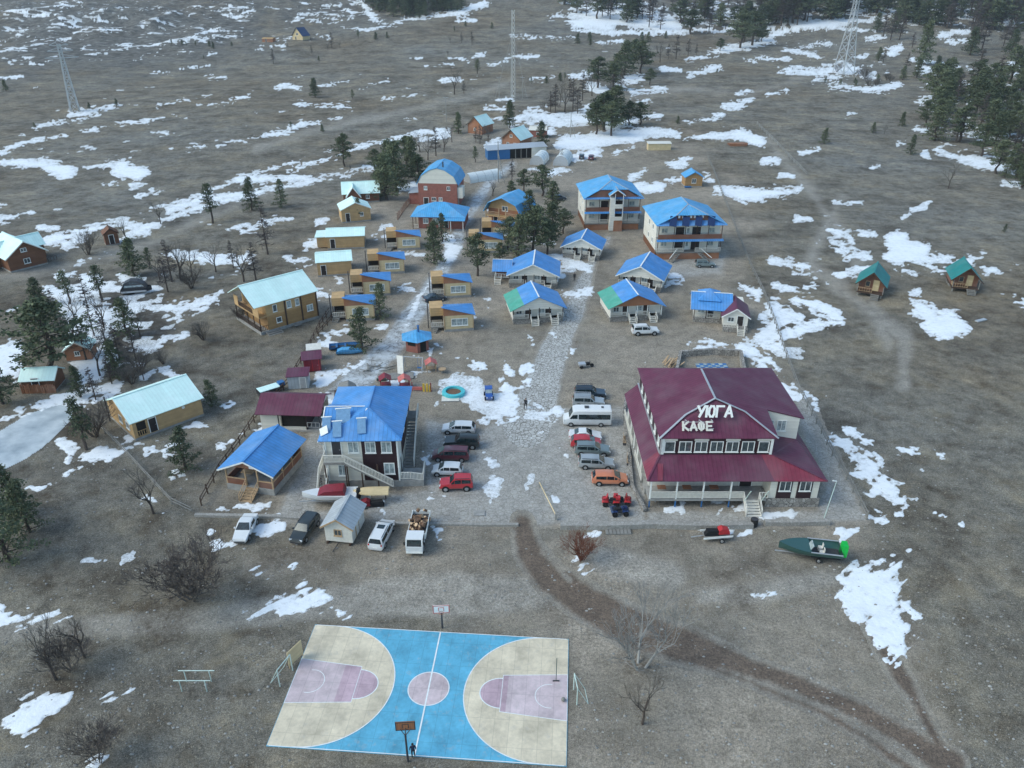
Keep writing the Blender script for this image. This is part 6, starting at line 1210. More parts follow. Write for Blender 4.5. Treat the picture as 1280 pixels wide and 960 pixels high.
for sy in (-1,1): MB().tube((1.24,sy*.35,.68),(1.28,sy*.35,.68),.1,.1,10).build('headlight', M['lamp'], t)
p = P(733, 459); t = thing('motor_trike', 'small grey cargo trike parked alone on the bare yard', 'trike', p, R(10))
for x, y in ((-.9,.4),(-.9,-.4),(.9,0)): MB().tube((x,y-.1,.3),(x,y+.1,.3),.3,.3,14).build('wheel', M['black'], t, 40)
MB().box(-1.3,-.2,-.5,.5,.45,.8).build('cargo_bed', M['galv'], t); MB().box(-.1,.5,-.2,.2,.4,.85).build('seat', M['black'], t); MB().bar((.5,0,.6),(.9,0,.35),.08).bar((.5,-.35,1.1),(.5,.35,1.1),.05).bar((.5,0,1.1),(.6,0,.6),.06).build('handlebar', M['darkgrey'], t)
# ------------------------------------------------------------------ boats and trailers
def hull(t, L, W, Hh, mat, deck=None, name='hull', z0=.45, bow=1.0):
    n = 12; b = MB(); k = 7; vs = []
    for i in range(n+1):
        f = i/n; w = W/2*(1-max(0, (f-.45)/.55)**2.1*.97); h = Hh*(1+.25*f*f*bow); ke = .0+.35*max(0, (f-.6)/.4)**2*Hh; X = (f-.5)*L
        vs += [(X,-w,z0+h),(X,-w*.92,z0+h*.55),(X,-w*.55,z0+ke+h*.15),(X,0,z0+ke),(X,w*.55,z0+ke+h*.15),(X,w*.92,z0+h*.55),(X,w,z0+h)]
    b.add(vs, [(i*k+j, i*k+j+1, (i+1)*k+j+1, (i+1)*k+j) for i in range(n) for j in range(k-1)]+[tuple(range(k))]); o = b.build(name, M[mat] if isinstance(mat, str) else mat, t, 40)
    return vs, k, n
p = P(1012, 700); t = thing('motor_boat', 'dark green open motor boat with a bright green outboard cover on a trailer', 'boat', (p.x,p.y+.6,0), R(180-9)); L, W = 6.4, 2.5
M['boatgreen'] = paint('dark_green_boat_paint', (.03, .095, .085), .2, .35)
vs, k, n = hull(t, L, W, 1.0, M['boatgreen'])
b = MB(); d = [(vs[i*k][0], vs[i*k][1]*.98, vs[i*k][2]+.004) for i in range(6, n+1)]; d2 = [(x, -y, z) for x, y, z in d]; m_ = len(d); b.add(d+d2, [(i, i+1, m_+i+1, m_+i) for i in range(m_-1)]); b.build('foredeck', M['boatgreen'], t)
MB().add([(-3.1,-1.0,.72),(-.05,-1.05,.72),(-.05,1.05,.72),(-3.1,1.0,.72)], [(0,1,2,3)]).build('cockpit_floor', M['darkgrey'], t)
for sy in (-1,1): MB().bar((-3.15,sy*1.22,1.48),(.1,sy*1.22,1.53),.12,.06).build('gunwale', M['galv'], t)
for x, y in ((-1.2,-.4),(-1.2,.4)): MB().box(x-.22,x+.22,y-.22,y+.22,.73,1.15).box(x-.26,x-.2,y-.22,y+.22,1.15,1.6).build('seat', M['offwhite'], t)
MB().prism([(.0,1.5),(.08,1.5),(-.15,2.0),(-.22,2.0)], 'y', -.35, .75).build('windshield', M['pale_pane'], t); MB().box(-3.75,-3.2,-.5,.5,.7,2.15).build('outboard_cover', M['greenpaint'], t, 30); MB().box(-3.5,-3.3,-.1,.1,.2,.7).build('outboard_leg', M['black'], t)
def trailer(t, L, x0=-.3, hitch=2.2):
    MB().bar((-L/2,-.5,.4),(hitch,0,.4),.09).bar((-L/2,.5,.4),(hitch,0,.4),.09).bar((-L/2,-.5,.4),(-L/2,.5,.4),.09).bar((x0,-.9,.35),(x0,.9,.35),.09).bar((hitch,0,.4),(hitch+1.1,0,.38),.1).build('trailer_frame', M['galv'], t)
    for sy in (-1,1): w_ = MB().tube((x0,sy*.86,.3),(x0,sy*1.04,.3),.3,.3,14).build('wheel', M['black'], t, 40); MB().tube((x0,sy*1.04,.3),(x0,sy*1.055,.3),.17,.16,10).build('rim', M['rim'], w_)
trailer(t, 4.6, -.9, 2.4)
p = P(400, 632); t = thing('cabin_boat', 'white motor boat with a wine red canopy on a trailer beside the trailer hut', 'boat', (p.x+1.2,p.y+.5,0), R(180+3)); L, W = 6.4, 2.1; vs, k, n = hull(t, L, W, .95, CP['white'], z0=.6); trailer(t, 5, -.7, 2.6)
b = MB(); d = [(vs[i*k][0], vs[i*k][1]*.98, vs[i*k][2]+.004) for i in range(0, n+1)]; m_ = len(d); b.add(d+[(x,-y,z) for x, y, z in d], [(i, i+1, m_+i+1, m_+i) for i in range(m_-1)]); b.build('deck', CP['white'], t)
MB().prism([(-1.9,1.58),(1.3,1.68),(.5,2.15),(-1.7,2.3)], 'y', -.8, .8).build('canopy', M['winepaint'], t, 30); MB().box(-3.6,-3.15,-.3,.3,.8,1.9).build('outboard_motor', M['black'], t)
p = P(437, 637); t = thing('inflatable_boat', 'yellowish tan upturned boat lying on the trailer stack behind the hut', 'boat', (p.x+2.4,p.y+1.6,1.35), R(182)); vs, k, n = hull(t, 4.2, 1.5, -.55, 'yellow', z0=.6, bow=.2); MB().bar((-1.6,-.4,.1),(-1.6,-.4,-1.3),.1).bar((1.4,.4,.1),(1.4,.4,-1.3),.1).bar((-1.6,-.6,.1),(-1.6,.6,.1),.1).bar((1.4,-.6,.1),(1.4,.6,.1),.1).build('trestle', M['darkwood'], t)
p = P(462, 642); t = thing('snowmobile', 'dark red and black snowmobile parked behind the trailer hut', 'snowmobile', (p.x,p.y+1.4,0), R(185)); MB().prism([(-1.4,.35),(.3,.35),(.3,.65),(-1.3,.8)], 'y', -.28, .28).build('seat', M['black'], t); MB().prism([(.1,.3),(1.5,.3),(1.3,.75),(.5,1.05),(.1,.8)], 'y', -.4, .4).build('cowl', M['winepaint'], t); MB().prism([(-1.5,0),(.2,0),(.3,.34),(-1.5,.34)], 'y', -.26, .26).build('track', M['black'], t)
for sy in (-1,1): MB().bar((.4,sy*.5,.05),(1.9,sy*.5,.08),.14,.05).bar((1.0,sy*.3,.3),(1.1,sy*.5,.1),.06).build('ski', M['black'], t)
MB().box(.2,1.9,-1.6,-1.0,.25,.75).build('fuel_drum', M['white'], t)
p = P(897, 678); t = thing('utility_trailer', 'small two wheeled trailer with pale sides standing in front of the rubble wall', 'trailer', (p.x,p.y+.7,0), R(4)); trailer(t, 2.8, .3, -2.2) if False else None
MB().box(-1.5,1.5,-.7,.7,.48,.55).build('deck', M['greywood'], t)
for sy in (-1,1):
    MB().bar((-1.7,sy*.72,.6),(1.6,sy*.72,.78),.06,.22).build('side_board', M['white'], t); w_ = MB().tube((.35,sy*.8,.3),(.35,sy*.96,.3),.3,.3,14).build('wheel', M['black'], t, 40); MB().tube((.35,sy*.96,.3),(.35,sy*.975,.3),.18,.17,10).build('rim', M['rim'], w_)
MB().bar((-1.5,0,.5),(-2.9,0,.35),.09).build('drawbar', M['galv'], t)
t2 = thing('snowmobile', 'black snowmobile with a red cowl loaded on the small trailer', 'snowmobile', (p.x,p.y+.7,.56), R(4)); MB().prism([(-1.3,.3),(.2,.3),(.2,.62),(-1.2,.75)], 'y', -.28, .28).build('seat', M['black'], t2); MB().prism([(.1,.25),(1.35,.25),(1.25,.7),(.5,.98),(.1,.78)], 'y', -.4, .4).build('cowl', M['redpaint'], t2, 30); MB().prism([(-1.4,0),(.2,0),(.3,.3),(-1.4,.3)], 'y', -.26, .26).build('track', M['black'], t2)
p = P(432, 438); t = thing('rowing_boat', 'bright blue wooden boat lying by the lane under the pine', 'boat', (p.x,p.y+.8,0), R(10), 'blue boats by the lane'); vs, k, n = hull(t, 5.6, 1.7, .7, 'bluepaint', z0=.02); MB().box(-2.5,1.0,-.68,.68,.3,.34).build('floor', M['darkgrey'], t); MB().box(-.3,.0,-.8,.8,.6,.66).box(-1.7,-1.4,-.8,.8,.6,.66).build('thwart', M['bluepaint'], t)
t = thing('rowing_boat', 'light blue tarpaulin covered boat in front of the bright blue one', 'boat', (p.x+.9,p.y-1.2,0), R(4), 'blue boats by the lane'); vs, k, n = hull(t, 4.2, 1.5, .6, 'skyblue', z0=.02); MB().prism([(-2.0,.6),(1.7,.66),(.2,.98),(-1.2,.98)], 'y', -.6, .6).build('tarpaulin', M['skyblue'], t)
p = P(172, 366); t = thing('beached_boat', 'old dark hulled cutter with a long row of windows hauled out among trees', 'boat', (p.x,p.y,0), R(14)); t.scale = (.66,.75,.8); vs, k, n = hull(t, 8.4, 3.2, 1.3, 'darkgrey', z0=.1); MB().prism([(-3.6,1.4),(3.0,1.5),(2.4,2.5),(.8,3.3),(-1.2,3.5),(-3.0,2.9)], 'y', -1.25, 1.25).build('cabin', M['darkgrey'], t); MB().prism([(-3.1,1.9),(2.4,1.95),(2.0,2.4),(-2.8,2.4)], 'y', -1.29, -1.25).build('window_band', M['pale_pane'], t); MB().prism([(-1.9,2.7),(1.0,2.7),(.2,3.1),(-1.2,3.2)], 'y', -1.29, -1.25).build('upper_window', M['glass'], t); MB().box(-4.0,3.0,-1.72,-1.6,.7,1.1).build('rub_strip', M['galv'], t)
p = P(340, 490); t = thing('small_boat', 'small dark boat under a pale turquoise cover beside the dark fence', 'boat', p, R(38)); vs, k, n = hull(t, 4.2, 1.7, .8, 'darkgrey', z0=.05); MB().box(-2,1.1,-.8,.8,.86,.95).build('cover', M['teal'], t); MB().box(1.1,2.0,-.45,.45,.8,1.3).build('tarpaulin', M['bluepaint'], t)
# ------------------------------------------------------------------ basketball court
C4 = [P(329,933), P(705,958), P(714,800), P(397,781)]; o = sum(C4, Vector())/4; ux = (C4[1]-C4[0]+C4[2]-C4[3]).normalized(); yawc = math.atan2(ux.y, ux.x); CL, CW = 24.5, 13.4
def paintmat(name, c, wear=.5, seam=True):
    m, nt, b = newmat(name); tc = N(nt, 'ShaderNodeTexCoord').outputs['Object']
    cc = ramp(nt, noise(nt, tc, .35, 6, .65), [(.3, tuple(x*.66 for x in c)), (.5, c), (.72, tuple(min(1, x*1.25) for x in c))])
    cc = mix(nt, .5, cc, ramp(nt, noise(nt, tc, 2.6, 5, .75), [(.3, g(.72)), (.55, g(1.)), (.75, g(1.15))]), 'MULTIPLY')
    cc = mix(nt, ramp(nt, noise(nt, tc, 1.1, 7, .75), [(.56, g(0.)), (.72, g(wear))]), cc, (.42, .40, .37))
    s = N(nt, 'ShaderNodeSeparateXYZ'); nt.links.new(tc, s.inputs[0]); e = None
    for ax, st in (('X', 1.225), ('Y', 2.68)):
        l = mth(nt, 'GREATER_THAN', mth(nt, 'ABSOLUTE', mth(nt, 'SUBTRACT', mth(nt, 'FRACT', mth(nt, 'DIVIDE', s.outputs[ax], st)), .5)), .5-.022/st)
        e = l if e is None else mth(nt, 'MAXIMUM', e, l)
    pl = N(nt, 'ShaderNodeTexWhiteNoise', noise_dimensions='2D'); cb = N(nt, 'ShaderNodeCombineXYZ'); nt.links.new(mth(nt, 'FLOOR', mth(nt, 'DIVIDE', s.outputs['X'], 1.225)), cb.inputs[0]); nt.links.new(mth(nt, 'FLOOR', mth(nt, 'DIVIDE', s.outputs['Y'], 2.68)), cb.inputs[1]); nt.links.new(cb.outputs[0], pl.inputs['Vector'])
    cc = mix(nt, mth(nt, 'MULTIPLY', pl.outputs['Value'], .15), cc, tuple(x*.45 for x in c)); cc = mix(nt, mth(nt, 'MULTIPLY', e, .3), cc, tuple(x*.3 for x in c))
    nt.links.new(cc, b.inputs['Base Color']); b.inputs['Roughness'].default_value = .75; return m
CM = {'b': paintmat('sky_blue_court_paint', (.125, .41, .58), .55), 'y': paintmat('worn_beige_court_paint', (.66, .57, .42), .5), 'p': paintmat('worn_pink_court_paint', (.58, .47, .48), .55), 'k': paintmat('rose_court_paint', (.50, .36, .40), .5), 'w': plain('white_line_paint', (.74, .76, .75), .7, var=.12)}
t = thing('basketball_court', 'painted plywood basketball court with blue middle, beige arcs and pink keys', 'court', (o.x,o.y,0), yawc)
MB().box(-CL/2,CL/2,-CW/2,CW/2,-.02,.06).build('platform', CM['b'], t)
def flat(name, pts, z, mat): return MB().add([(x,y,z) for x, y in pts], [tuple(range(len(pts)))]).build(name, mat, t)
def arcpts(cx, cy, rx, ry, a0, a1, n=40): return [(cx+rx*math.cos(R(a0+(a1-a0)*i/n)), cy+ry*math.sin(R(a0+(a1-a0)*i/n))) for i in range(n+1)]
def stroke(name, pts, z, w=.09, closed=False):
    b = MB(); k = len(pts)
    q = [Vector((x,y,z)) for x, y in pts]; L_ = []; R_ = []
    for i in range(k):
        a = q[i-1] if i > 0 or closed else q[i]; c = q[(i+1) % k] if i < k-1 or closed else q[i]; d = (c-a).normalized(); nn = Vector((-d.y,d.x,0)); L_.append(q[i]+nn*w/2); R_.append(q[i]-nn*w/2)
    b.add(L_+R_, [(i, (i+1) % k, k+(i+1) % k, k+i)[::-1] for i in range(k if closed else k-1)]); return b.build(name, CM['w'], t)
for sg in (-1, 1):
    m2 = lambda pts: [(sg*x, y) for x, y in (pts if sg > 0 else pts[::-1])]
    hw = CW/2; arc = arcpts(CL/2-2.2, 0, 6.9, hw-.06, 90, 270)
    flat('three_point_area', m2([(CL/2-.04,-hw+.06),(CL/2-.04,hw-.06)]+arc), .066, CM['y']); stroke('three_point_line', m2(arc), .078)
    k1 = [(CL/2-.05,-2.45),(CL/2-.05,2.45),(CL/2-5.8,1.95),(CL/2-5.8,-1.95)]; flat('key_area', m2(k1), .070, CM['p'])
    flat('key_band', m2([(CL/2-4.3,-2.06),(CL/2-4.3,2.06),(CL/2-5.8,1.95),(CL/2-5.8,-1.95)]) if sg < 0 else m2([(CL/2-5.3,-1.98),(CL/2-5.3,1.98),(CL/2-5.8,1.95),(CL/2-5.8,-1.95)]), .074, CM['k'])
    fa = arcpts(CL/2-5.8, 0, 1.9, 1.6, 90, 270); flat('free_throw_area', m2(fa), .070, CM['k']); stroke('free_throw_arc', m2(fa), .078); stroke('key_line', m2(k1), .079, .08, True); stroke('basket_arc', m2(arcpts(CL/2-1.6, 0, 1.25, 1.25, 80, 280)), .078, .06)
flat('centre_area', arcpts(0, 0, 1.8, 1.8, 0, 354, 60), .070, CM['p']); stroke('centre_circle', arcpts(0, 0, 1.8, 1.8, 0, 354, 60), .079, .09, True); stroke('halfway_line', [(0,CW/2-.05),(0,-CW/2+.05)], .082, .13)
for sg in (-1,1): stroke('touch_line', [(-CL/2+.2,sg*(CW/2-.05)),(CL/2-.2,sg*(CW/2-.05))], .075, .07)
def hoop(lab, px, py, col_, face, Hb):
    t = thing('basketball_hoop', lab, 'basketball hoop', P(px,py), R(4)); MB().tube((0,0,0),(0,face*-.05,Hb-.3),.09,.08,8).build('pole', M['darkgrey'], t); MB().bar((0,0,Hb-.6),(0,face*.35,Hb-.1),.07).bar((-.05,0,Hb-.4),(-.4,face*.35,Hb-.2),.05).bar((.05,0,Hb-.4),(.4,face*.35,Hb-.2),.05).build('bracket', M['darkgrey'], t)
    bd = MB().box(-.75,.75,face*.4-.03,face*.4+.03,Hb-.35,Hb+.6).build('backboard', M[col_], t); f = MB()
    y = face*.4
    for yy in (y-.035, y+.035): f.box(-.78,.78,yy-.01,yy+.01,Hb+.52,Hb+.6).box(-.78,.78,yy-.01,yy+.01,Hb-.35,Hb-.28).box(-.78,-.70,yy-.011,yy+.011,Hb-.28,Hb+.52).box(.70,.78,yy-.011,yy+.011,Hb-.28,Hb+.52).box(-.27,.27,yy-.01,yy+.01,Hb+.30,Hb+.36).box(-.27,-.21,yy-.012,yy+.012,Hb-.1,Hb+.30).box(.21,.27,yy-.012,yy+.012,Hb-.1,Hb+.30)
    f.build('border', M['darkgrey' if col_ != 'white' else 'pinkred'], bd); r = MB(); c = Vector((0,face*.68,Hb-.1))
    for i in range(16): a, e = R(22.5*i), R(22.5*(i+1)); r.tube(c+Vector((.23*math.cos(a),.23*math.sin(a),0)), c+Vector((.23*math.cos(e),.23*math.sin(e),0)), .02, .02, 5)
    r.build('rim', M['orangeboard'], t)
hoop('basketball hoop with a brown wooden backboard at the lower edge of the court', 510, 952, 'orangeboard', 1, 3.6); hoop('basketball hoop with a white backboard at the upper edge of the court', 553, 785, 'white', -1, 2.7)
def goal(lab, a, b, h=2.0, net=False):
    A, B = P(*a), P(*b); t = thing('football_goal', lab, 'goal', A); d = B-A; n = Vector((-d.y,d.x,0)).normalized()*(1.0 if a[0] < 500 else -1.0); Z = Vector((0,0,h))
    MB().tube((0,0,0),Z,.05).tube(Z,Z+d,.05).tube(Z+d,d,.05).build('frame', M['pipe'], t); MB().tube(Z,n,.03).tube(Z+d,d+n,.03).tube(n,n+d,.03).build('back_frame', M['pipe'], t)
    return t
goal('pale green pipe goal frame at the west end of the court', (350,858), (366,838), 2.0); goal('pale green pipe goal frame at the east end of the court', (721,881), (717,862), 2.0)
p = P(371,828); t = thing('banner', 'small yellowish board leaning upright at the west edge of the court', 'board', p, R(60)); MB().box(-.9,.9,0,.05,.3,2.0).build('panel', M['yellow'], t); posts(t, [(-.85,.03), (.85,.03)], 0, .3, 'wood', .06)
p = P(695,852); t = thing('net_post', 'thin dark green post with ropes standing on the east part of the court', 'post', p); MB().tube((0,0,.07),(0,0,2.9),.035).build('shaft', M['boatgreen'], t); MB().bar((-.3,0,.1),(.3,0,.1),.1).build('foot', M['darkgrey'], t)
p = P(704,877); t = thing('ball', 'grey worn ball lying on the east key of the court', 'ball', (p.x,p.y,.08)); MB().ball((0,0,.2),.2,2).build('ball', M['greywood'], t, 60)
t = thing('parallel_bars', 'pale green exercise bars standing alone on the steppe west of the court', 'exercise bars', P(246,858)); 
for sy in (-.55,.55): MB().tube((-1.6,sy,1.35),(1.6,sy+.0,1.35),.045).build('bar', M['pipe'], t); [MB().tube((sx,sy,0),(sx,sy,1.35),.045).build('leg', M['pipe'], t) for sx in (-1.1,1.1)]
# ------------------------------------------------------------------ playground
t = thing('swing_frame', 'grey pipe swing frame with a leaning cream slide board', 'swing', P(506,462), R(-8)); 
for x in (0,3.0): MB().tube((x,-.9,0),(x,0,2.3),.06).tube((x,.9,0),(x,0,2.3),.06).build('a_frame', M['galv'], t)
MB().tube((-.1,0,2.3),(3.1,0,2.3),.06).build('top_bar', M['galv'], t)
for x in (2.2,2.7): MB().bar((x,0,2.3),(x,-.1,.6),.03).build('chain', M['bluepaint'], t)
MB().box(2.1,2.8,-.3,.1,.55,.6).build('seat', M['bluepaint'], t); MB().slab([(-.6,-2.0,.3),(.4,-2.2,.3),(-.2,.0,2.4),(-1.2,.1,2.4)], .06).build('slide', M['offwhite'], t)
t = thing('platform', 'low grey plank platform in front of the swing frame', 'platform', P(488,472), R(6)); MB().box(-2,3.6,-.9,1.2,.05,.22).build('planks', M['greywood'], t); MB().box(-2.05,-.6,-1.1,-.9,.1,.5).build('edge', M['boatgreen'], t)
def toyhouse(lab, px, py, c, c2):
    t = thing('play_house', lab, 'playhouse', P(px,py), R(12)); 
    for x, y in ((-.7,-.6),(.7,-.6),(.7,.6),(-.7,.6)): MB().box(x-.06,x+.06,y-.06,y+.06,0,1.4).build('post', M[c2], t)
    MB().slab([(-.95,-.85,1.4),(0,-.85,2.0),(0,.85,2.0),(-.95,.85,1.4)], .06).slab([(0,-.85,2.0),(.95,-.85,1.4),(.95,.85,1.4),(0,.85,2.0)], .06).build('roof', M[c], t); MB().box(-.6,.6,-.5,.5,.45,.55).build('bench', M[c2], t); return t
toyhouse('little play hut with faded pink red roof beside the brick grill hut', 539, 463, 'pinkred', 'wood'); toyhouse('little play hut with pinkish roof behind the blue plum house roof', 506, 484, 'pinkred', 'winepaint'); toyhouse('low wine red play hut on the snow west of the pinkish one', 482, 483, 'winepaint', 'winepaint')
t = thing('play_table', 'grey cable drum table on the bare playground ground', 'table', P(553,466)); MB().tube((0,0,.65),(0,0,.75),.6,.6,14).build('top', M['wood'], t); MB().tube((0,0,0),(0,0,.64),.25,.25,12).build('drum', M['greywood'], t)
t = thing('play_gate', 'red playground gate with yellow pickets', 'gate', P(527,489), R(-5)); MB().box(-1.4,.1,-.1,.1,.2,.7).build('panel', M['pinkred'], t); MB().box(.2,.5,-.1,.1,0,1.3).box(.7,1.0,-.1,.1,0,1.3).box(1.15,1.35,-.1,.1,0,1.1).build('picket', M['yellowpaint'], t); posts(t, [(-1.4,0),(1.45,0)], 0, 1.5, 'winepaint', .12)
p = P(567,493); t = thing('sandbox_ring', 'round turquoise paddling ring filled with earth on the snowy playground', 'sandbox', (p.x,p.y+.2,0)); b = MB()
for i in range(20): a, e = R(18*i), R(18*(i+1)); b.add([(r*math.cos(q), r*math.sin(q), z) for q in (a,e) for r, z in ((1.75,0),(1.7,.5),(1.2,.55),(1.15,.1))], [(0,4,5,1),(1,5,6,2),(2,6,7,3)])
b.build('ring', M['turq'], t, 40); MB().tube((0,0,.0),(0,0,.3),1.18,1.1,20).build('earth', M['bark'], t)
t = thing('pool_board', 'pale flat board lying in front of the turquoise ring', 'board', P(552,500), R(2)); MB().box(0,2.6,-.6,.9,.02,.14).build('panel', M['offwhite'], t); MB().box(0,2.6,-.66,-.6,.0,.12).build('edge', M['greywood'], t)
p = P(599,642); t = thing('manhole_slab', 'square pale concrete slab lying on the paving near the log truck', 'slab', p, R(2)); MB().box(-.65,.65,-.5,.5,.0,.12).build('slab', M['concrete'], t)
t = thing('barrier_pole', 'long thin yellow barrier pole lying open at the yard entrance', 'barrier', P(695,650)); A, B = P(695,650), P(674,609); d = B-A; MB().tube((0,0,.6), d+Vector((0,0,.75)), .06).build('pole', M['yellow'], t); MB().box(-.12,.12,-.12,.12,0,.9).build('stand', M['concrete'], t); MB().box(d.x-.1,d.x+.1,d.y-.1,d.y+.1,0,.7).build('stand', M['concrete'], t)
t = thing('board', 'pale grey board lying flat on the steppe below the eastern steep roofed cabin', 'board', P(1226,401), R(25)); MB().box(-1.2,1.2,-.35,.35,.02,.2).build('board', M['galv'], t)
t = thing('pallet', 'grey pallets lying at the foot of the wall by the bush', 'pallet', P(772,665), R(1)); b = MB()
for i in range(7): b.box(-1.4+i*.42,-1.05+i*.42,-.5,.5,.1,.16)
b.box(-1.4,1.5,-.5,-.4,0,.1).box(-1.4,1.5,.4,.5,0,.1).build('pallet', M['greywood'], t)
t = thing('dark_barrel', 'round dark barrel at the foot of the rubble wall below the cafe steps', 'barrel', P(942,657)); MB().tube((0,0,0),(0,0,.95),.42,.42,16).build('barrel', M['black'], t, 40); MB().tube((0,0,.95),(0,0,.99),.38,.38,16).build('lid', M['darkgrey'], t)
t = thing('tarp_heap', 'grey tarpaulin covered heap on a brown patch behind the plum house', 'heap', P(434,492), R(10)); b = MB(); b.prism([(-1.6,0),(1.6,0),(1.3,1.0),(.3,1.7),(-1.1,1.3)], 'y', -1.1, 1.1); b.build('tarpaulin', M['greywood'], t); MB().box(-1.9,1.9,-1.3,1.3,0,.06).build('pallet', M['darkwood'], t)
t = thing('debris_heap', 'scattered grey planks and rails lying near the blue boats', 'planks', P(470,462)); b = MB(); rg = random.Random(31)
for i in range(16): q = Vector((rg.uniform(-2,2), rg.uniform(-1.2,1.2), .05+i*.012)); w_ = rg.uniform(0,3.1); b.bar(q, q+Vector((math.cos(w_)*rg.uniform(.8,2.2), math.sin(w_)*rg.uniform(.8,2.2), rg.uniform(0,.1))), .16, .05)
b.build('planks', M['greywood'], t)
# ------------------------------------------------------------------ people
def person(lab, x, y, z, yaw, top, trousers, hgt=1.74, stride=.18, sit=False, cap=None):
    t = thing('person', lab, 'person', (x,y,z), yaw); s = hgt/1.74
    V = [(0,0,.95),(0,0,1.15),(0,.0,1.38),(0,0,1.5)]; rad = [(.15,.11),(.15,.11),(.18,.11),(.06,.06)]; E = [(0,1),(1,2),(2,3)]
    def chain(root, pts):
        pi = root
        for p_, r_ in pts: V.append(p_); rad.append(r_); E.append((pi, len(V)-1)); pi = len(V)-1
    for sg in (-1,1):
        if sit: chain(0, [((sg*.10,.02,.92),(.1,.1)),((sg*.16,.42,.95),(.085,.085)),((sg*.16,.46,.5),(.06,.06)),((sg*.16,.6,.45),(.05,.04))])
        else: chain(0, [((sg*.10,0,.88),(.1,.1)),((sg*.11,sg*stride*.6+.03,.5),(.07,.07)),((sg*.11,sg*stride-.02,.08),(.05,.05)),((sg*.12,sg*stride+.14,.04),(.045,.035))])
        chain(2, [((sg*.20,0,1.40),(.07,.07)),((sg*.26,-.02-sg*stride*.3,1.12),(.052,.052)),((sg*.25,.08-sg*stride*.5,.88),(.042,.042)),((sg*.25,.11-sg*stride*.5,.80),(.035,.045))])
    me = bpy.data.meshes.new('body'); me.from_pydata([tuple(Vector(v)*s) for v in V], E, []); ob = bpy.data.objects.new('body', me); col.objects.link(ob)
    ob.modifiers.new('skin', 'SKIN'); 
    for i, (a, b_) in enumerate(rad): me.skin_vertices[0].data[i].radius = (a*s, b_*s)
    me.skin_vertices[0].data[0].use_root = True; ob.modifiers.new('sub', 'SUBSURF').levels = 1
    dg = bpy.context.evaluated_depsgraph_get(); m3 = bpy.data.meshes.new_from_object(ob.evaluated_get(dg)); bpy.data.objects.remove(ob)
    m3.materials.append(M[top]); m3.materials.append(M[trousers])
    for pl in m3.polygons: pl.material_index = 1 if pl.center.z < .93*s or (sit and pl.center.y > .15) else 0; pl.use_smooth = True
    # head with a face on the same body surface
    b_ = bmesh.new(); b_.from_mesh(m3); hb = bmesh.new(); bmesh.ops.create_icosphere(hb, subdivisions=2, radius=.115*s)
    for v in hb.verts: v.co = Vector((v.co.x*.86, v.co.y*1.0+.015*s+(.02*s if v.co.y > .1*s and abs(v.co.x) < .03*s and abs(v.co.z) < .03*s else 0), v.co.z*1.15+1.63*s))
    tm = bpy.data.meshes.new('h'); hb.to_mesh(tm); hb.free(); n0 = len(b_.faces); b_.from_mesh(tm); b_.faces.ensure_lookup_table(); m3.materials.append(M['skin'])
    for f in b_.faces[n0:]: f.material_index = 2; f.smooth = True
    b_.to_mesh(m3); b_.free(); bo = bpy.data.objects.new('body', m3); col.objects.link(bo); bo.parent = t
    hr = MB(); bmh = bmesh.new(); bmesh.ops.create_icosphere(bmh, subdivisions=2, radius=.128*s); keep = [f for f in bmh.faces if f.calc_center_median().z > -.0 and not (f.calc_center_median().y > .06*s and f.calc_center_median().z < .05*s)]
    hr.add([(v.co.x*.9, v.co.y*1.0+.005*s, v.co.z*1.08+1.64*s) for v in bmh.verts], [tuple(v.index for v in f.verts) for f in keep]); bmh.free(); hr.build('hat' if cap else 'hair', M[cap or 'black'], t, 60); return t
M['skin'] = plain('skin', (.45, .28, .21), .6); M['jacket'] = plain('dark_jacket', (.022, .022, .026), .8); M['navycoat'] = plain('navy_coat', (.018, .026, .06), .8); M['trousers'] = plain('dark_trousers', (.025, .026, .03), .85)
p = P(657,511); person('person in dark clothes walking up the stone path', p.x, p.y, 0, R(160), 'jacket', 'trousers', 1.75, .2)
p = P(718,351); person('person in black standing on the path between the cottages', p.x, p.y, 0, R(10), 'jacket', 'trousers', 1.72, .06)
p = P(438,213); person('tiny dark figure walking on the far snowy track', p.x, p.y, p.z, R(-70), 'jacket', 'trousers', 1.75, .2)
p = P(517,947); person('person in a navy coat standing at the lower end of the halfway line', p.x, p.y, .075, R(15), 'navycoat', 'trousers', 1.62, .05)
# ------------------------------------------------------------------ trees and shrubs
def leafmat(name, lo, hi):
    m, nt, b = newmat(name); tc = N(nt, 'ShaderNodeTexCoord').outputs['Object']; oi = N(nt, 'ShaderNodeObjectInfo').outputs['Random']
    f = mth(nt, 'ADD', mth(nt, 'MULTIPLY', noise(nt, tc, 1.3, 4, .7), .8), mth(nt, 'MULTIPLY', oi, .25))
    nt.links.new(ramp(nt, f, [(.3, lo), (.75, hi)]), b.inputs['Base Color']); b.inputs['Roughness'].default_value = .8; b.inputs['Specular IOR Level'].default_value = .15; return m
M['needles'] = leafmat('pine_needles', (.045, .060, .036), (.155, .175, .10)); M['larch'] = leafmat('bare_larch_twigs', (.05, .042, .042), (.115, .098, .09)); M['twig'] = leafmat('grey_twigs', (.06, .052, .046), (.15, .135, .12)); M['redtwig'] = leafmat('russet_twigs', (.09, .035, .022), (.18, .075, .05))
M['paletwig'] = leafmat('pale_twigs', (.17, .165, .155), (.36, .35, .33)); M['darktwig'] = leafmat('dark_thicket_twigs', (.07, .058, .052), (.16, .138, .122)); M['trunk'] = plain('grey_brown_bark', (.075, .058, .048), .95, var=.4, scale=5)
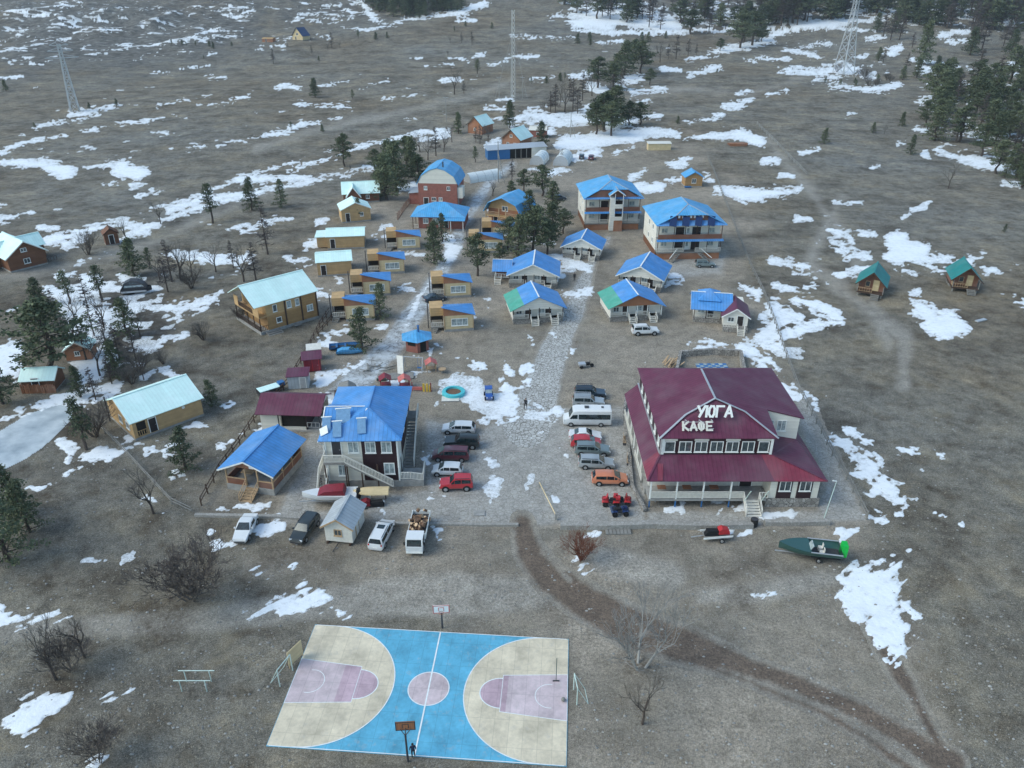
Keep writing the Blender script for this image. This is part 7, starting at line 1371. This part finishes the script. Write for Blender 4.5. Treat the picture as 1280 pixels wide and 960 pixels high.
def tuft(b, c, r, n, rg, flat_=.6, sz=.34):
    for i in range(n):
        d = Vector((rg.gauss(0,1), rg.gauss(0,1), rg.gauss(0,1)*flat_)); d = d.normalized()*r*rg.random()**.45; d.z *= flat_
        p = Vector(c)+d; a = Vector((rg.uniform(-1,1), rg.uniform(-1,1), rg.uniform(-.5,.9))).normalized(); q = a.cross(Vector((rg.uniform(-1,1), rg.uniform(-1,1), rg.uniform(-1,1)))).normalized()
        s = sz*rg.uniform(.6,1.3); b.add([p-q*s*.45, p+a*s*.55, p+q*s*.45, p-a*s*.5], [(0,1,2,3)])
def pine(H, kind, seed, label):
    rg = random.Random(seed); t = thing('pine_tree', label, 'tree', (0,0,0)); tr = MB(); cr = MB(); pts = [Vector((0,0,-.1))]; n = 7
    for i in range(1, n+1): pts.append(Vector((rg.uniform(-.03,.03)*H, rg.uniform(-.03,.03)*H, H*.97*i/n)))
    rb = .024*H+.05
    for i in range(n): tr.tube(pts[i], pts[i+1], rb*(1-i/n*.92), rb*(1-(i+1)/n*.92), 7, False)
    def axis(z): f = min(.999, max(0, z/(H*.97)))*n; i = int(f); return pts[i].lerp(pts[i+1], f-i)
    nb = {'cone': 46, 'broad': 44, 'young': 40, 'thin': 26}[kind]; z0 = {'cone': .10, 'broad': .28, 'young': .04, 'thin': .30}[kind]
    for i in range(nb):
        f = (i+rg.random())/nb; z = H*(z0+(1-z0)*f); lo = max(0, 1-f)
        if kind == 'broad': R_ = H*.30*math.sin(math.pi*min(1, .22+f*.80))**.8
        elif kind == 'young': R_ = H*.30*lo**.75+.1
        elif kind == 'thin': R_ = H*.16*lo**.6+.2
        else: R_ = H*.27*lo**.75+.2
        R_ *= rg.uniform(.65,1.25); a = rg.uniform(0, 2*math.pi) if kind == 'broad' else i*2.4+rg.uniform(-.5,.5); base_ = axis(z); up = rg.uniform(-.05,.35) if kind != 'cone' else rg.uniform(-.3,.12)
        tip = base_+Vector((math.cos(a)*R_, math.sin(a)*R_, R_*up)); tr.tube(base_, tip, rb*.30*lo+.02, .012, 4, False)
        for k in range(3):
            g_ = .42+.3*k; c = base_.lerp(tip, min(g_, 1.02))+Vector((0,0,.05*H*rg.uniform(-.3,.4))); tuft(cr, c, (.068*H+.12)*(1.25-.22*k)*rg.uniform(.7,1.25), {'cone': 20, 'broad': 22, 'young': 20, 'thin': 16}[kind], rg, .75, .024*H+.08)
    tuft(cr, axis(H*.95)+Vector((0,0,.03*H)), .04*H+.1, 14, rg, 1.4, .028*H+.08)
    tr.build('trunk', M['trunk'], t); cr.build('crown', M['needles'], t); return t
def bare(H, seed, label, mat='twig', spread=.55, stems=1, depth=5, name='bare_tree', cat='tree', lean=.05, thick=.018):
    rg = random.Random(seed); t = thing(name, label, cat, (0,0,0)); tr = MB(); cr = MB()
    def grow(p, d, L, r, k):
        q = p+d*L*.5; d2 = (d+Vector((rg.uniform(-.18,.18), rg.uniform(-.18,.18), rg.uniform(-.05,.15)))).normalized(); e = q+d2*L*.5
        b = tr if k <= 1 else cr; ns = 6 if k == 0 else 4 if k < 3 else 3
        b.tube(p, q, r, r*.82, ns, False); b.tube(q, e, r*.82, r*.62, ns, False)
        if k >= depth: return
        for i in range(rg.choice((2, 3, 3)) if k else 4):
            ax = Vector((rg.gauss(0,1), rg.gauss(0,1), rg.gauss(0,.5))).normalized(); nd = (d2+ax*spread*rg.uniform(.6,1.4)+Vector((0,0,.12))).normalized(); grow(q.lerp(e, rg.random()) if i else e, nd, L*rg.uniform(.58,.84), max(.014, r*rg.uniform(.5,.66)), k+1)
    for s in range(stems):
        a = rg.uniform(0, 6.28); o = Vector((math.cos(a), math.sin(a), 0))*(.10*H if stems > 1 else 0)*rg.random(); d = Vector((math.cos(a)*(.45 if stems > 1 else lean), math.sin(a)*(.45 if stems > 1 else lean), 1)).normalized()
        grow(o-Vector((0,0,.05)), d, H*(.36 if stems == 1 else .40)*rg.uniform(.85,1.1), thick*H*(1 if stems == 1 else .5)+.03, 0)
    tr.build('trunk' if stems == 1 else 'stems', M['trunk'] if mat == 'twig' else M[mat], t); cr.build('crown' if stems == 1 else 'twigs', M[mat], t); return t
def larch(H, seed, label):
    """leafless larch: straight stem, many short thin level branches"""
    rg = random.Random(seed); t = thing('bare_larch', label, 'tree', (0,0,0)); tr = MB(); cr = MB(); tr.tube((0,0,-.1),(rg.uniform(-.03,.03)*H,rg.uniform(-.03,.03)*H,H),.016*H+.03,.015,6,False)
    for i in range(70):
        f = .22+.77*rg.random(); z = H*f; a = rg.uniform(0,6.28); L = H*.20*(1.12-f)*rg.uniform(.6,1.3)+.2; d = Vector((math.cos(a),math.sin(a),rg.uniform(-.15,.4))).normalized(); p = Vector((0,0,z)); cr.tube(p, p+d*L, .055, .03, 3, False)
        for k in range(8): q = p+d*L*rg.uniform(.3,1); e = Vector((rg.gauss(0,1),rg.gauss(0,1),rg.gauss(0,.6))).normalized(); cr.tube(q, q+e*L*rg.uniform(.2,.45), .05, .03, 3, False)
    tr.build('trunk', M['trunk'], t); cr.build('crown', M['larch'], t); return t
PROTO = {k: [] for k in ('cone', 'broad', 'young', 'thin', 'bare', 'larch', 'bush', 'red')}
HP = 10.0
for k, ss in (('cone', 3), ('broad', 3), ('young', 2), ('thin', 2)):
    for s in range(ss): PROTO[k].append(pine(HP, k, 11+s*7+len(k), 'x'))
for s in range(3): PROTO['bare'].append(bare(HP, 40+s, 'x'))
for s in range(3): PROTO['larch'].append(larch(HP, 60+s, 'x'))
for s in range(2): PROTO['bush'].append(bare(4.0, 80+s, 'x', 'twig', .6, 9, 4, 'bare_shrub', 'shrub'))
PROTO['pale'] = [bare(8.0, 97, 'x', 'paletwig', .5, 4, 5, 'bare_tree', 'tree', thick=.022)]; PROTO['thicket'] = [bare(4.0, 84, 'x', 'darktwig', .62, 9, 5, 'bare_shrub', 'shrub', thick=.008)]
PROTO['red'].append(bare(4.0, 90, 'x', 'redtwig', .6, 12, 4, 'bare_shrub', 'shrub'))
USED = set(); TR = random.Random(12)
def plant(kind, px, py, hpx, label, group=None, wide=1.0):
    p = P(px, py)
    if p.y > 2000: return
    a = project(p.x, p.y, p.z)[1]; b = project(p.x, p.y, p.z+1)[1]; Hm = hpx/max(.01, a-b); 
    k = TR.randrange(len(PROTO[kind])); pr = PROTO[kind][k]; bh = {'bush': 4.0, 'red': 4.0, 'thicket': 4.0, 'pale': 8.0}.get(kind, HP)
    o = pr if pr.name not in USED else copy_tree(pr); USED.add(pr.name); s = Hm/bh
    o.location = p; o.scale = (s*wide*TR.uniform(.92,1.1), s*wide*TR.uniform(.92,1.1), s); o.rotation_euler = (0, 0, TR.uniform(0, 6.28)); o['label'] = label
    if group: o['group'] = group
    elif 'group' in o: del o['group']
    return o
# the ones a label can single out
for a in (('broad',71,471,92,'great dark spreading pine towering over the small turquoise roofed cabins',None,1.45), ('cone',101,497,38,'small dense pine standing right of the orange brushwood fence'), ('cone',4,505,60,'dark pine at the very west edge beside the brushwood fence'), ('young',10,700,96,'broad dark young pine cut by the western picture edge, above the low snow streak'), ('young',38,665,62,'lower pine bough clump beside the broad western edge pine'), ('young',20,645,62,'dense pine behind the two western edge pines'),
        ('young',233,588,52,'bushy young pine beside the snow patch below the long tan house'), ('thin',108,562,62,'sparse brownish pine standing by the ice of the frozen stream'), ('young',265,508,32,'small pine at the east corner of the long tan house'), ('young',453,438,52,'full green young pine beside the bright blue boat'), ('young',476,398,42,'dark bushy pine hiding part of a yellow cabin by the lane'), ('cone',543,330,52,'dark cone shaped pine at the bend of the icy lane'), ('young',553,302,34,'small pine before the veranda of the low brick house'),
        ('broad',597,345,52,'low spreading pine hiding the blue roofed cabin east of the lane'), ('broad',431,208,40,'round crowned pine alone on the snowy track north of the turquoise roofs'), ('thin',449,276,28,'thin young pine in front of the small turquoise roofed house'), ('thin',266,279,48,'thin pine beside the snowy western track, left of the rounder one'), ('cone',315,263,40,'rounded pine on the snow band above the log house'), ('young',352,259,34,'small pine right of the rounded one on the snow band'),
        ('cone',573,167,26,'pine beside the highest orange timber house'), ('cone',637,160,34,'tall dark pine behind the turquoise roofed orange house'), ('cone',677,186,34,'dark pine between the long shed and the greenhouses'), ('thin',594,203,20,'small conifer in front of the long blue shed'), ('cone',1152,80,54,'tallest dark pine on the slope right of the broad lattice pylon'), ('young',1138,193,24,'short pine standing alone west of the eastern grove'), ('young',1030,180,20,'squat conifer on the open slope below the broad pylon'), ('cone',1127,158,18,'small upright conifer on the open slope below the eastern wood'), ('bare',1185,236,34,'leafless shrub tree below the eastern grove'),
        ('bare',1105,168,13,'tiny dark tree on the open slope, right of another'), ('cone',1091,166,13,'tiny dark tree on the open slope, left of another'), ('young',1256,222,26,'small pine on snow at the lower edge of the eastern grove'), ('young',1255,290,10,'small dark bush on the steppe above the eastern steep roofed cabin'),
        ('pale',797,836,80,'pale leafless tree with several forked stems beside the muddy track',None,1.15), ('bare',803,905,60,'dark leafless sapling below the pale forked tree'), ('red',727,700,32,'round russet brown leafless shrub at the foot of the parking wall'), ('thicket',240,748,52,'wide grey leafless thicket on the steppe below the pole fence',None,1.3), ('bare',70,850,92,'slender leafless tree leaning above the western snow patch',None,.7), ('bare',106,822,62,'dark leafless tree below the long western snow streak',None,.8), ('thicket',124,952,34,'low dark leafless shrub near the lower western corner'), ('thicket',90,838,36,'dark shrub at the foot of the two leaning leafless trees'), ('bare',192,642,64,'leafless tree rising from a striped snow patch beside the pole fence'), ('larch',335,318,60,'tall leafless larch uphill of the two storey log house'), ('bare',201,280,34,'leafless tree leaning by the snowy track beside the outhouse'), ('bare',158,300,32,'leafless sapling standing in snow right of the outhouse'), ('bush',110,318,26,'pale leafless shrub on snow left of the outhouse'), ('bare',125,470,60,'leaning leafless tree on the snow below the dense western wood')):
    plant(a[0], a[1], a[2], a[3], a[4], a[5] if len(a) > 5 else None, a[6] if len(a) > 6 else 1.0)
def many(kinds, pts, label, group, wide=1.15):
    for q in pts: plant(TR.choice(kinds) if len(q) < 4 else q[3], q[0], q[1], q[2], label, group, wide)
many(['broad','cone','broad'], [(497,240,62),(487,228,52),(515,222,50),(484,250,56),(508,205,34),(475,238,40),(524,235,40),(470,215,28)], 'dark pine in the clump between the turquoise roofs and the tall brick house', 'pines beside the tall brick house')
many(['broad','broad','young'], [(648,322,52),(668,320,60),(690,300,46),(636,312,40),(662,285,46),(690,268,40),(678,245,38),(655,240,28),(704,292,30),(640,255,28),(684,318,40),(625,330,26)], 'olive green spreading pine in the clump above the white cottages', 'pines above the white cottages')
many(['thin','cone'], [(50,382,34),(87,380,40),(128,375,42),(168,345,46),(188,336,26),(160,420,46),(147,472,46)], 'green pine scattered among leafless trees in the snowy western wood', 'pines of the western wood')
many(['bare','larch'], [(215,352,52),(226,350,56),(240,345,40),(305,352,52),(320,350,46),(270,340,38),(292,335,34),(95,430,46),(108,450,54),(118,420,44),(135,440,50),(85,420,36),(150,450,44),(170,450,40),(110,385,40),(70,395,34),(130,410,46),(175,420,40),(95,405,40),(200,350,36),(140,480,36),(155,400,40),(52,395,30),(180,475,30),(250,700,20),(120,500,40),(210,365,44)], 'slim leafless tree of the snowy western wood above the long tan house', 'leafless trees of the western wood')
many(['bush'], [(255,425,22),(175,465,26),(165,480,24),(300,400,16),(120,545,34),(240,360,24),(205,455,18)], 'grey leafless shrub on the western slope near the log house', 'leafless shrubs of the western slope')
many(['larch','bare'], [(545,195,36),(555,190,30),(535,200,34),(600,180,24),(610,178,26),(565,178,26),(700,205,20),(640,225,26),(595,178,20),(525,190,28),(670,230,24),(616,245,24)], 'dark leafless tree around the houses at the top of the village', 'leafless trees at the village top')
many(['larch','bare'], [(694,141,36),(706,140,42),(716,138,40),(728,126,36),(688,140,26),(701,128,28),(712,120,24),(740,120,30),(765,125,32),(776,118,34),(825,78,28),(845,74,30),(860,70,22),(870,70,16),(835,75,20),(722,142,32),(680,140,20),(735,112,24)], 'grey leafless tree in the grove above the greenhouses', 'leafless trees of the middle grove')
many(['broad','broad','cone'], [(747,110,38),(766,112,32),(780,94,42),(800,92,40),(792,86,36),(770,98,30),(812,106,20),(755,163,46),(768,158,50),(745,168,40),(764,170,42),(786,157,30),(800,156,28),(758,150,36),(740,155,26),(925,60,46),(940,57,42),(930,52,36),(900,64,16),(952,52,20)], 'dark pine in the groves on the slope above the greenhouses', 'pines of the middle groves', 1.35)
many(['cone','thin'], [(683,105,10),(700,102,11),(706,100,9),(735,98,12),(664,105,9),(722,55,13),(737,52,12),(802,52,12),(810,53,13),(832,48,9),(847,155,10),(896,93,7),(738,57,8),(785,150,9),(394,122,24),(441,125,13),(364,162,10),(399,78,8),(448,48,11),(470,50,10),(484,48,8),(568,40,7),(582,33,7),(615,36,8),(597,92,18),(146,132,9),(112,136,8),(228,56,7),(233,58,6),(245,58,7),(215,57,8),(267,61,9),(262,58,7),(290,58,6),(255,74,5),(8,114,14),(44,161,8),(403,165,10)], 'small lone conifer dotted over the far open slope', 'lone conifers on the far slope')
many(['bare','larch'], [(342,80,20),(415,60,20),(410,63,12),(390,68,12),(568,118,36),(580,117,16),(577,54,14),(590,55,16),(563,54,12),(597,90,20),(560,70,8),(425,60,10),(360,60,6)], 'small lone leafless tree dotted over the far open slope', 'lone leafless trees on the far slope')
def scatter(poly, n, h0, h1, seed):
    rg = random.Random(seed); xs = [p[0] for p in poly]; ys = [p[1] for p in poly]; out = []
    while len(out) < n:
        x, y = rg.uniform(min(xs), max(xs)), rg.uniform(min(ys), max(ys))
        if poly_sd(np.array([x]), np.array([y]), poly)[0] > 0: out.append((round(x,1), round(y,1), rg.uniform(h0, h1)))
    return out
many(['cone'], scatter([(450,2),(585,2),(578,14),(530,24),(490,22),(468,14)], 50, 18, 28, 1), 'dark conifer in the dense wood at the top of the hillside', 'dense wood at the hilltop')
many(['larch','larch','broad','cone'], scatter([(690,4),(960,2),(960,34),(870,44),(800,34),(735,22)], 60, 22, 34, 2), 'dark tree in the thin wood on the snowy hill above the middle groves', 'thin wood on the snowy hill', 1.4)
many(['larch','cone','larch','broad'], scatter([(955,2),(1290,2),(1290,36),(1210,38),(1140,32),(1075,14),(1040,26),(960,36)], 96, 28, 44, 3), 'dark tree in the wood along the top of the eastern hill', 'eastern hilltop wood', 1.4)
many(['broad','young','larch','cone','broad'], scatter([(1158,222),(1150,150),(1172,112),(1212,92),(1295,100),(1295,250),(1262,225),(1215,205),(1185,180)], 66, 28, 46, 4), 'dark pine in the grove on patchy snow at the eastern edge', 'grove at the eastern edge', 1.3)
many(['larch','larch','cone'], scatter([(1212,70),(1215,30),(1290,20),(1290,76),(1250,72)], 22, 32, 44, 5), 'dark larch in the wood at the upper eastern corner', 'larches in the upper eastern corner')
many(['larch','cone'], [(1113,50,36),(1104,46,32),(1124,50,38),(1118,40,30),(1096,40,24),(1132,88,22),(1146,97,24),(1098,76,17),(1104,78,16),(1128,100,18),(1140,60,20),(1180,100,26),(1170,92,22)], 'dark tree on the slope between the broad pylon and the eastern grove', 'trees right of the broad pylon')
many(['young','bush'], scatter([(1010,100),(1040,88),(1100,96),(1118,104),(1090,112),(1040,110)], 16, 6, 11, 6), 'low dark bush on the snow at the foot of the broad pylon', 'bushes around the broad pylon')
for k in PROTO:
    for o in PROTO[k]:
        if o.name not in USED:
            for c in list(o.children): bpy.data.objects.remove(c)
            bpy.data.objects.remove(o)
# ------------------------------------------------------------------ loose stones and dry grass on the near ground
rg = random.Random(21); b = MB(); ico = [(Vector(v)) for v in ((0,0,1),(.9,0,.3),(.28,.85,.3),(-.72,.53,.3),(-.72,-.53,.3),(.28,-.85,.3),(.7,.5,-.4),(-.3,.85,-.4),(-.9,0,-.4),(-.3,-.85,-.4),(.7,-.5,-.4))]
icf = [(0,1,2),(0,2,3),(0,3,4),(0,4,5),(0,5,1),(1,6,2),(2,7,3),(3,8,4),(4,9,5),(5,10,1),(6,7,2),(7,8,3),(8,9,4),(9,10,5),(10,6,1)]
pxs = np.array([rg.uniform(-20,1300) for _ in range(9000)]); pys = np.array([500+470*rg.random()**.8 for _ in range(9000)]); sx, sy, sz = hit(pxs, pys)
dens = fbm(sx/5, sy/5, 3, 91); court = shapes_sd(pxs, pys, [[(320,940),(712,966),(722,792),(390,774)], [(300,470),(540,480),(540,640),(260,640)], [(690,480),(1030,450),(1040,650),(690,650)]]); k = 0
for i in range(9000):
    if court[i] > -3 or dens[i] < -.02 and rg.random() < .8: continue
    s = .03+.13*rg.random()**4; a = rg.uniform(0,6.28); ca, sa = math.cos(a), math.sin(a); q = (s*rg.uniform(.8,1.5), s*rg.uniform(.7,1.1), s*rg.uniform(.5,.9)); b.add([(sx[i]+(v.x*ca-v.y*sa)*q[0], sy[i]+(v.x*sa+v.y*ca)*q[1], sz[i]+v.z*q[2]+s*.1) for v in ico], icf); k += 1
M['pebble'] = plain('pale_field_stone', (.27, .26, .24), .95, var=.5, scale=.6)
tag(b.build('stones', M['pebble']), 'pale loose stones strewn over the bare ground', 'stones', kind='stuff')
b = MB(); pxs = np.array([rg.uniform(-20,1300) for _ in range(12000)]); pys = np.array([470+505*rg.random()**.75 for _ in range(12000)]); sx, sy, sz = hit(pxs, pys)
bare_ = np.maximum(shapes_sd(pxs, pys, [[(320,940),(712,966),(722,792),(390,774)], [(240,470),(1085,440),(1085,660),(240,650)]]), np.maximum(shapes_sd(pxs, pys, TRACK), shapes_sd(pxs, pys, SNOW, 16)+2)); dens = fbm(sx/7, sy/7, 3, 17)
for i in range(12000):
    if bare_[i] > -2 or rg.random() > .55+1.6*dens[i]: continue
    for k in range(3):
        a = rg.uniform(0,6.28); r = rg.uniform(.05,.14); h = rg.uniform(.03,.09); x, y = sx[i]+rg.uniform(-.12,.12), sy[i]+rg.uniform(-.12,.12); b.add([(x-.04*math.sin(a), y+.06*math.cos(a), sz[i]), (x+.06*math.sin(a), y-.06*math.cos(a), sz[i]), (x+r*math.cos(a), y+r*math.sin(a), sz[i]+h)], [(0,1,2)])
M['drygrass'] = leafmat('dry_grass', (.17, .145, .105), (.34, .30, .23))
tag(b.build('grass', M['drygrass']), 'short dry grass tufts on the steppe', 'grass', kind='stuff')
# ------------------------------------------------------------------ air
m = bpy.data.materials.new('thin_haze'); m.use_nodes = True; nt = m.node_tree; nt.nodes.clear()
ou = N(nt, 'ShaderNodeOutputMaterial'); pv = N(nt, 'ShaderNodeVolumePrincipled'); pv.inputs['Density'].default_value = .00011; pv.inputs['Color'].default_value = (.80, .90, 1, 1); pv.inputs['Anisotropy'].default_value = .2
nt.links.new(pv.outputs[0], ou.inputs['Volume'])
zz = float(gobj.bound_box[0][2]); zt = max(v[2] for v in gobj.bound_box); xs_ = [v[0] for v in gobj.bound_box]; ys_ = [v[1] for v in gobj.bound_box]
hz = MB().box(min(xs_)-30, max(xs_)+30, min(ys_)-30, max(ys_)+30, zz-1.5, max(zt, 70)+25).build('haze', m); tag(hz, 'thin pale blue air over the far hillside', 'haze', kind='stuff')
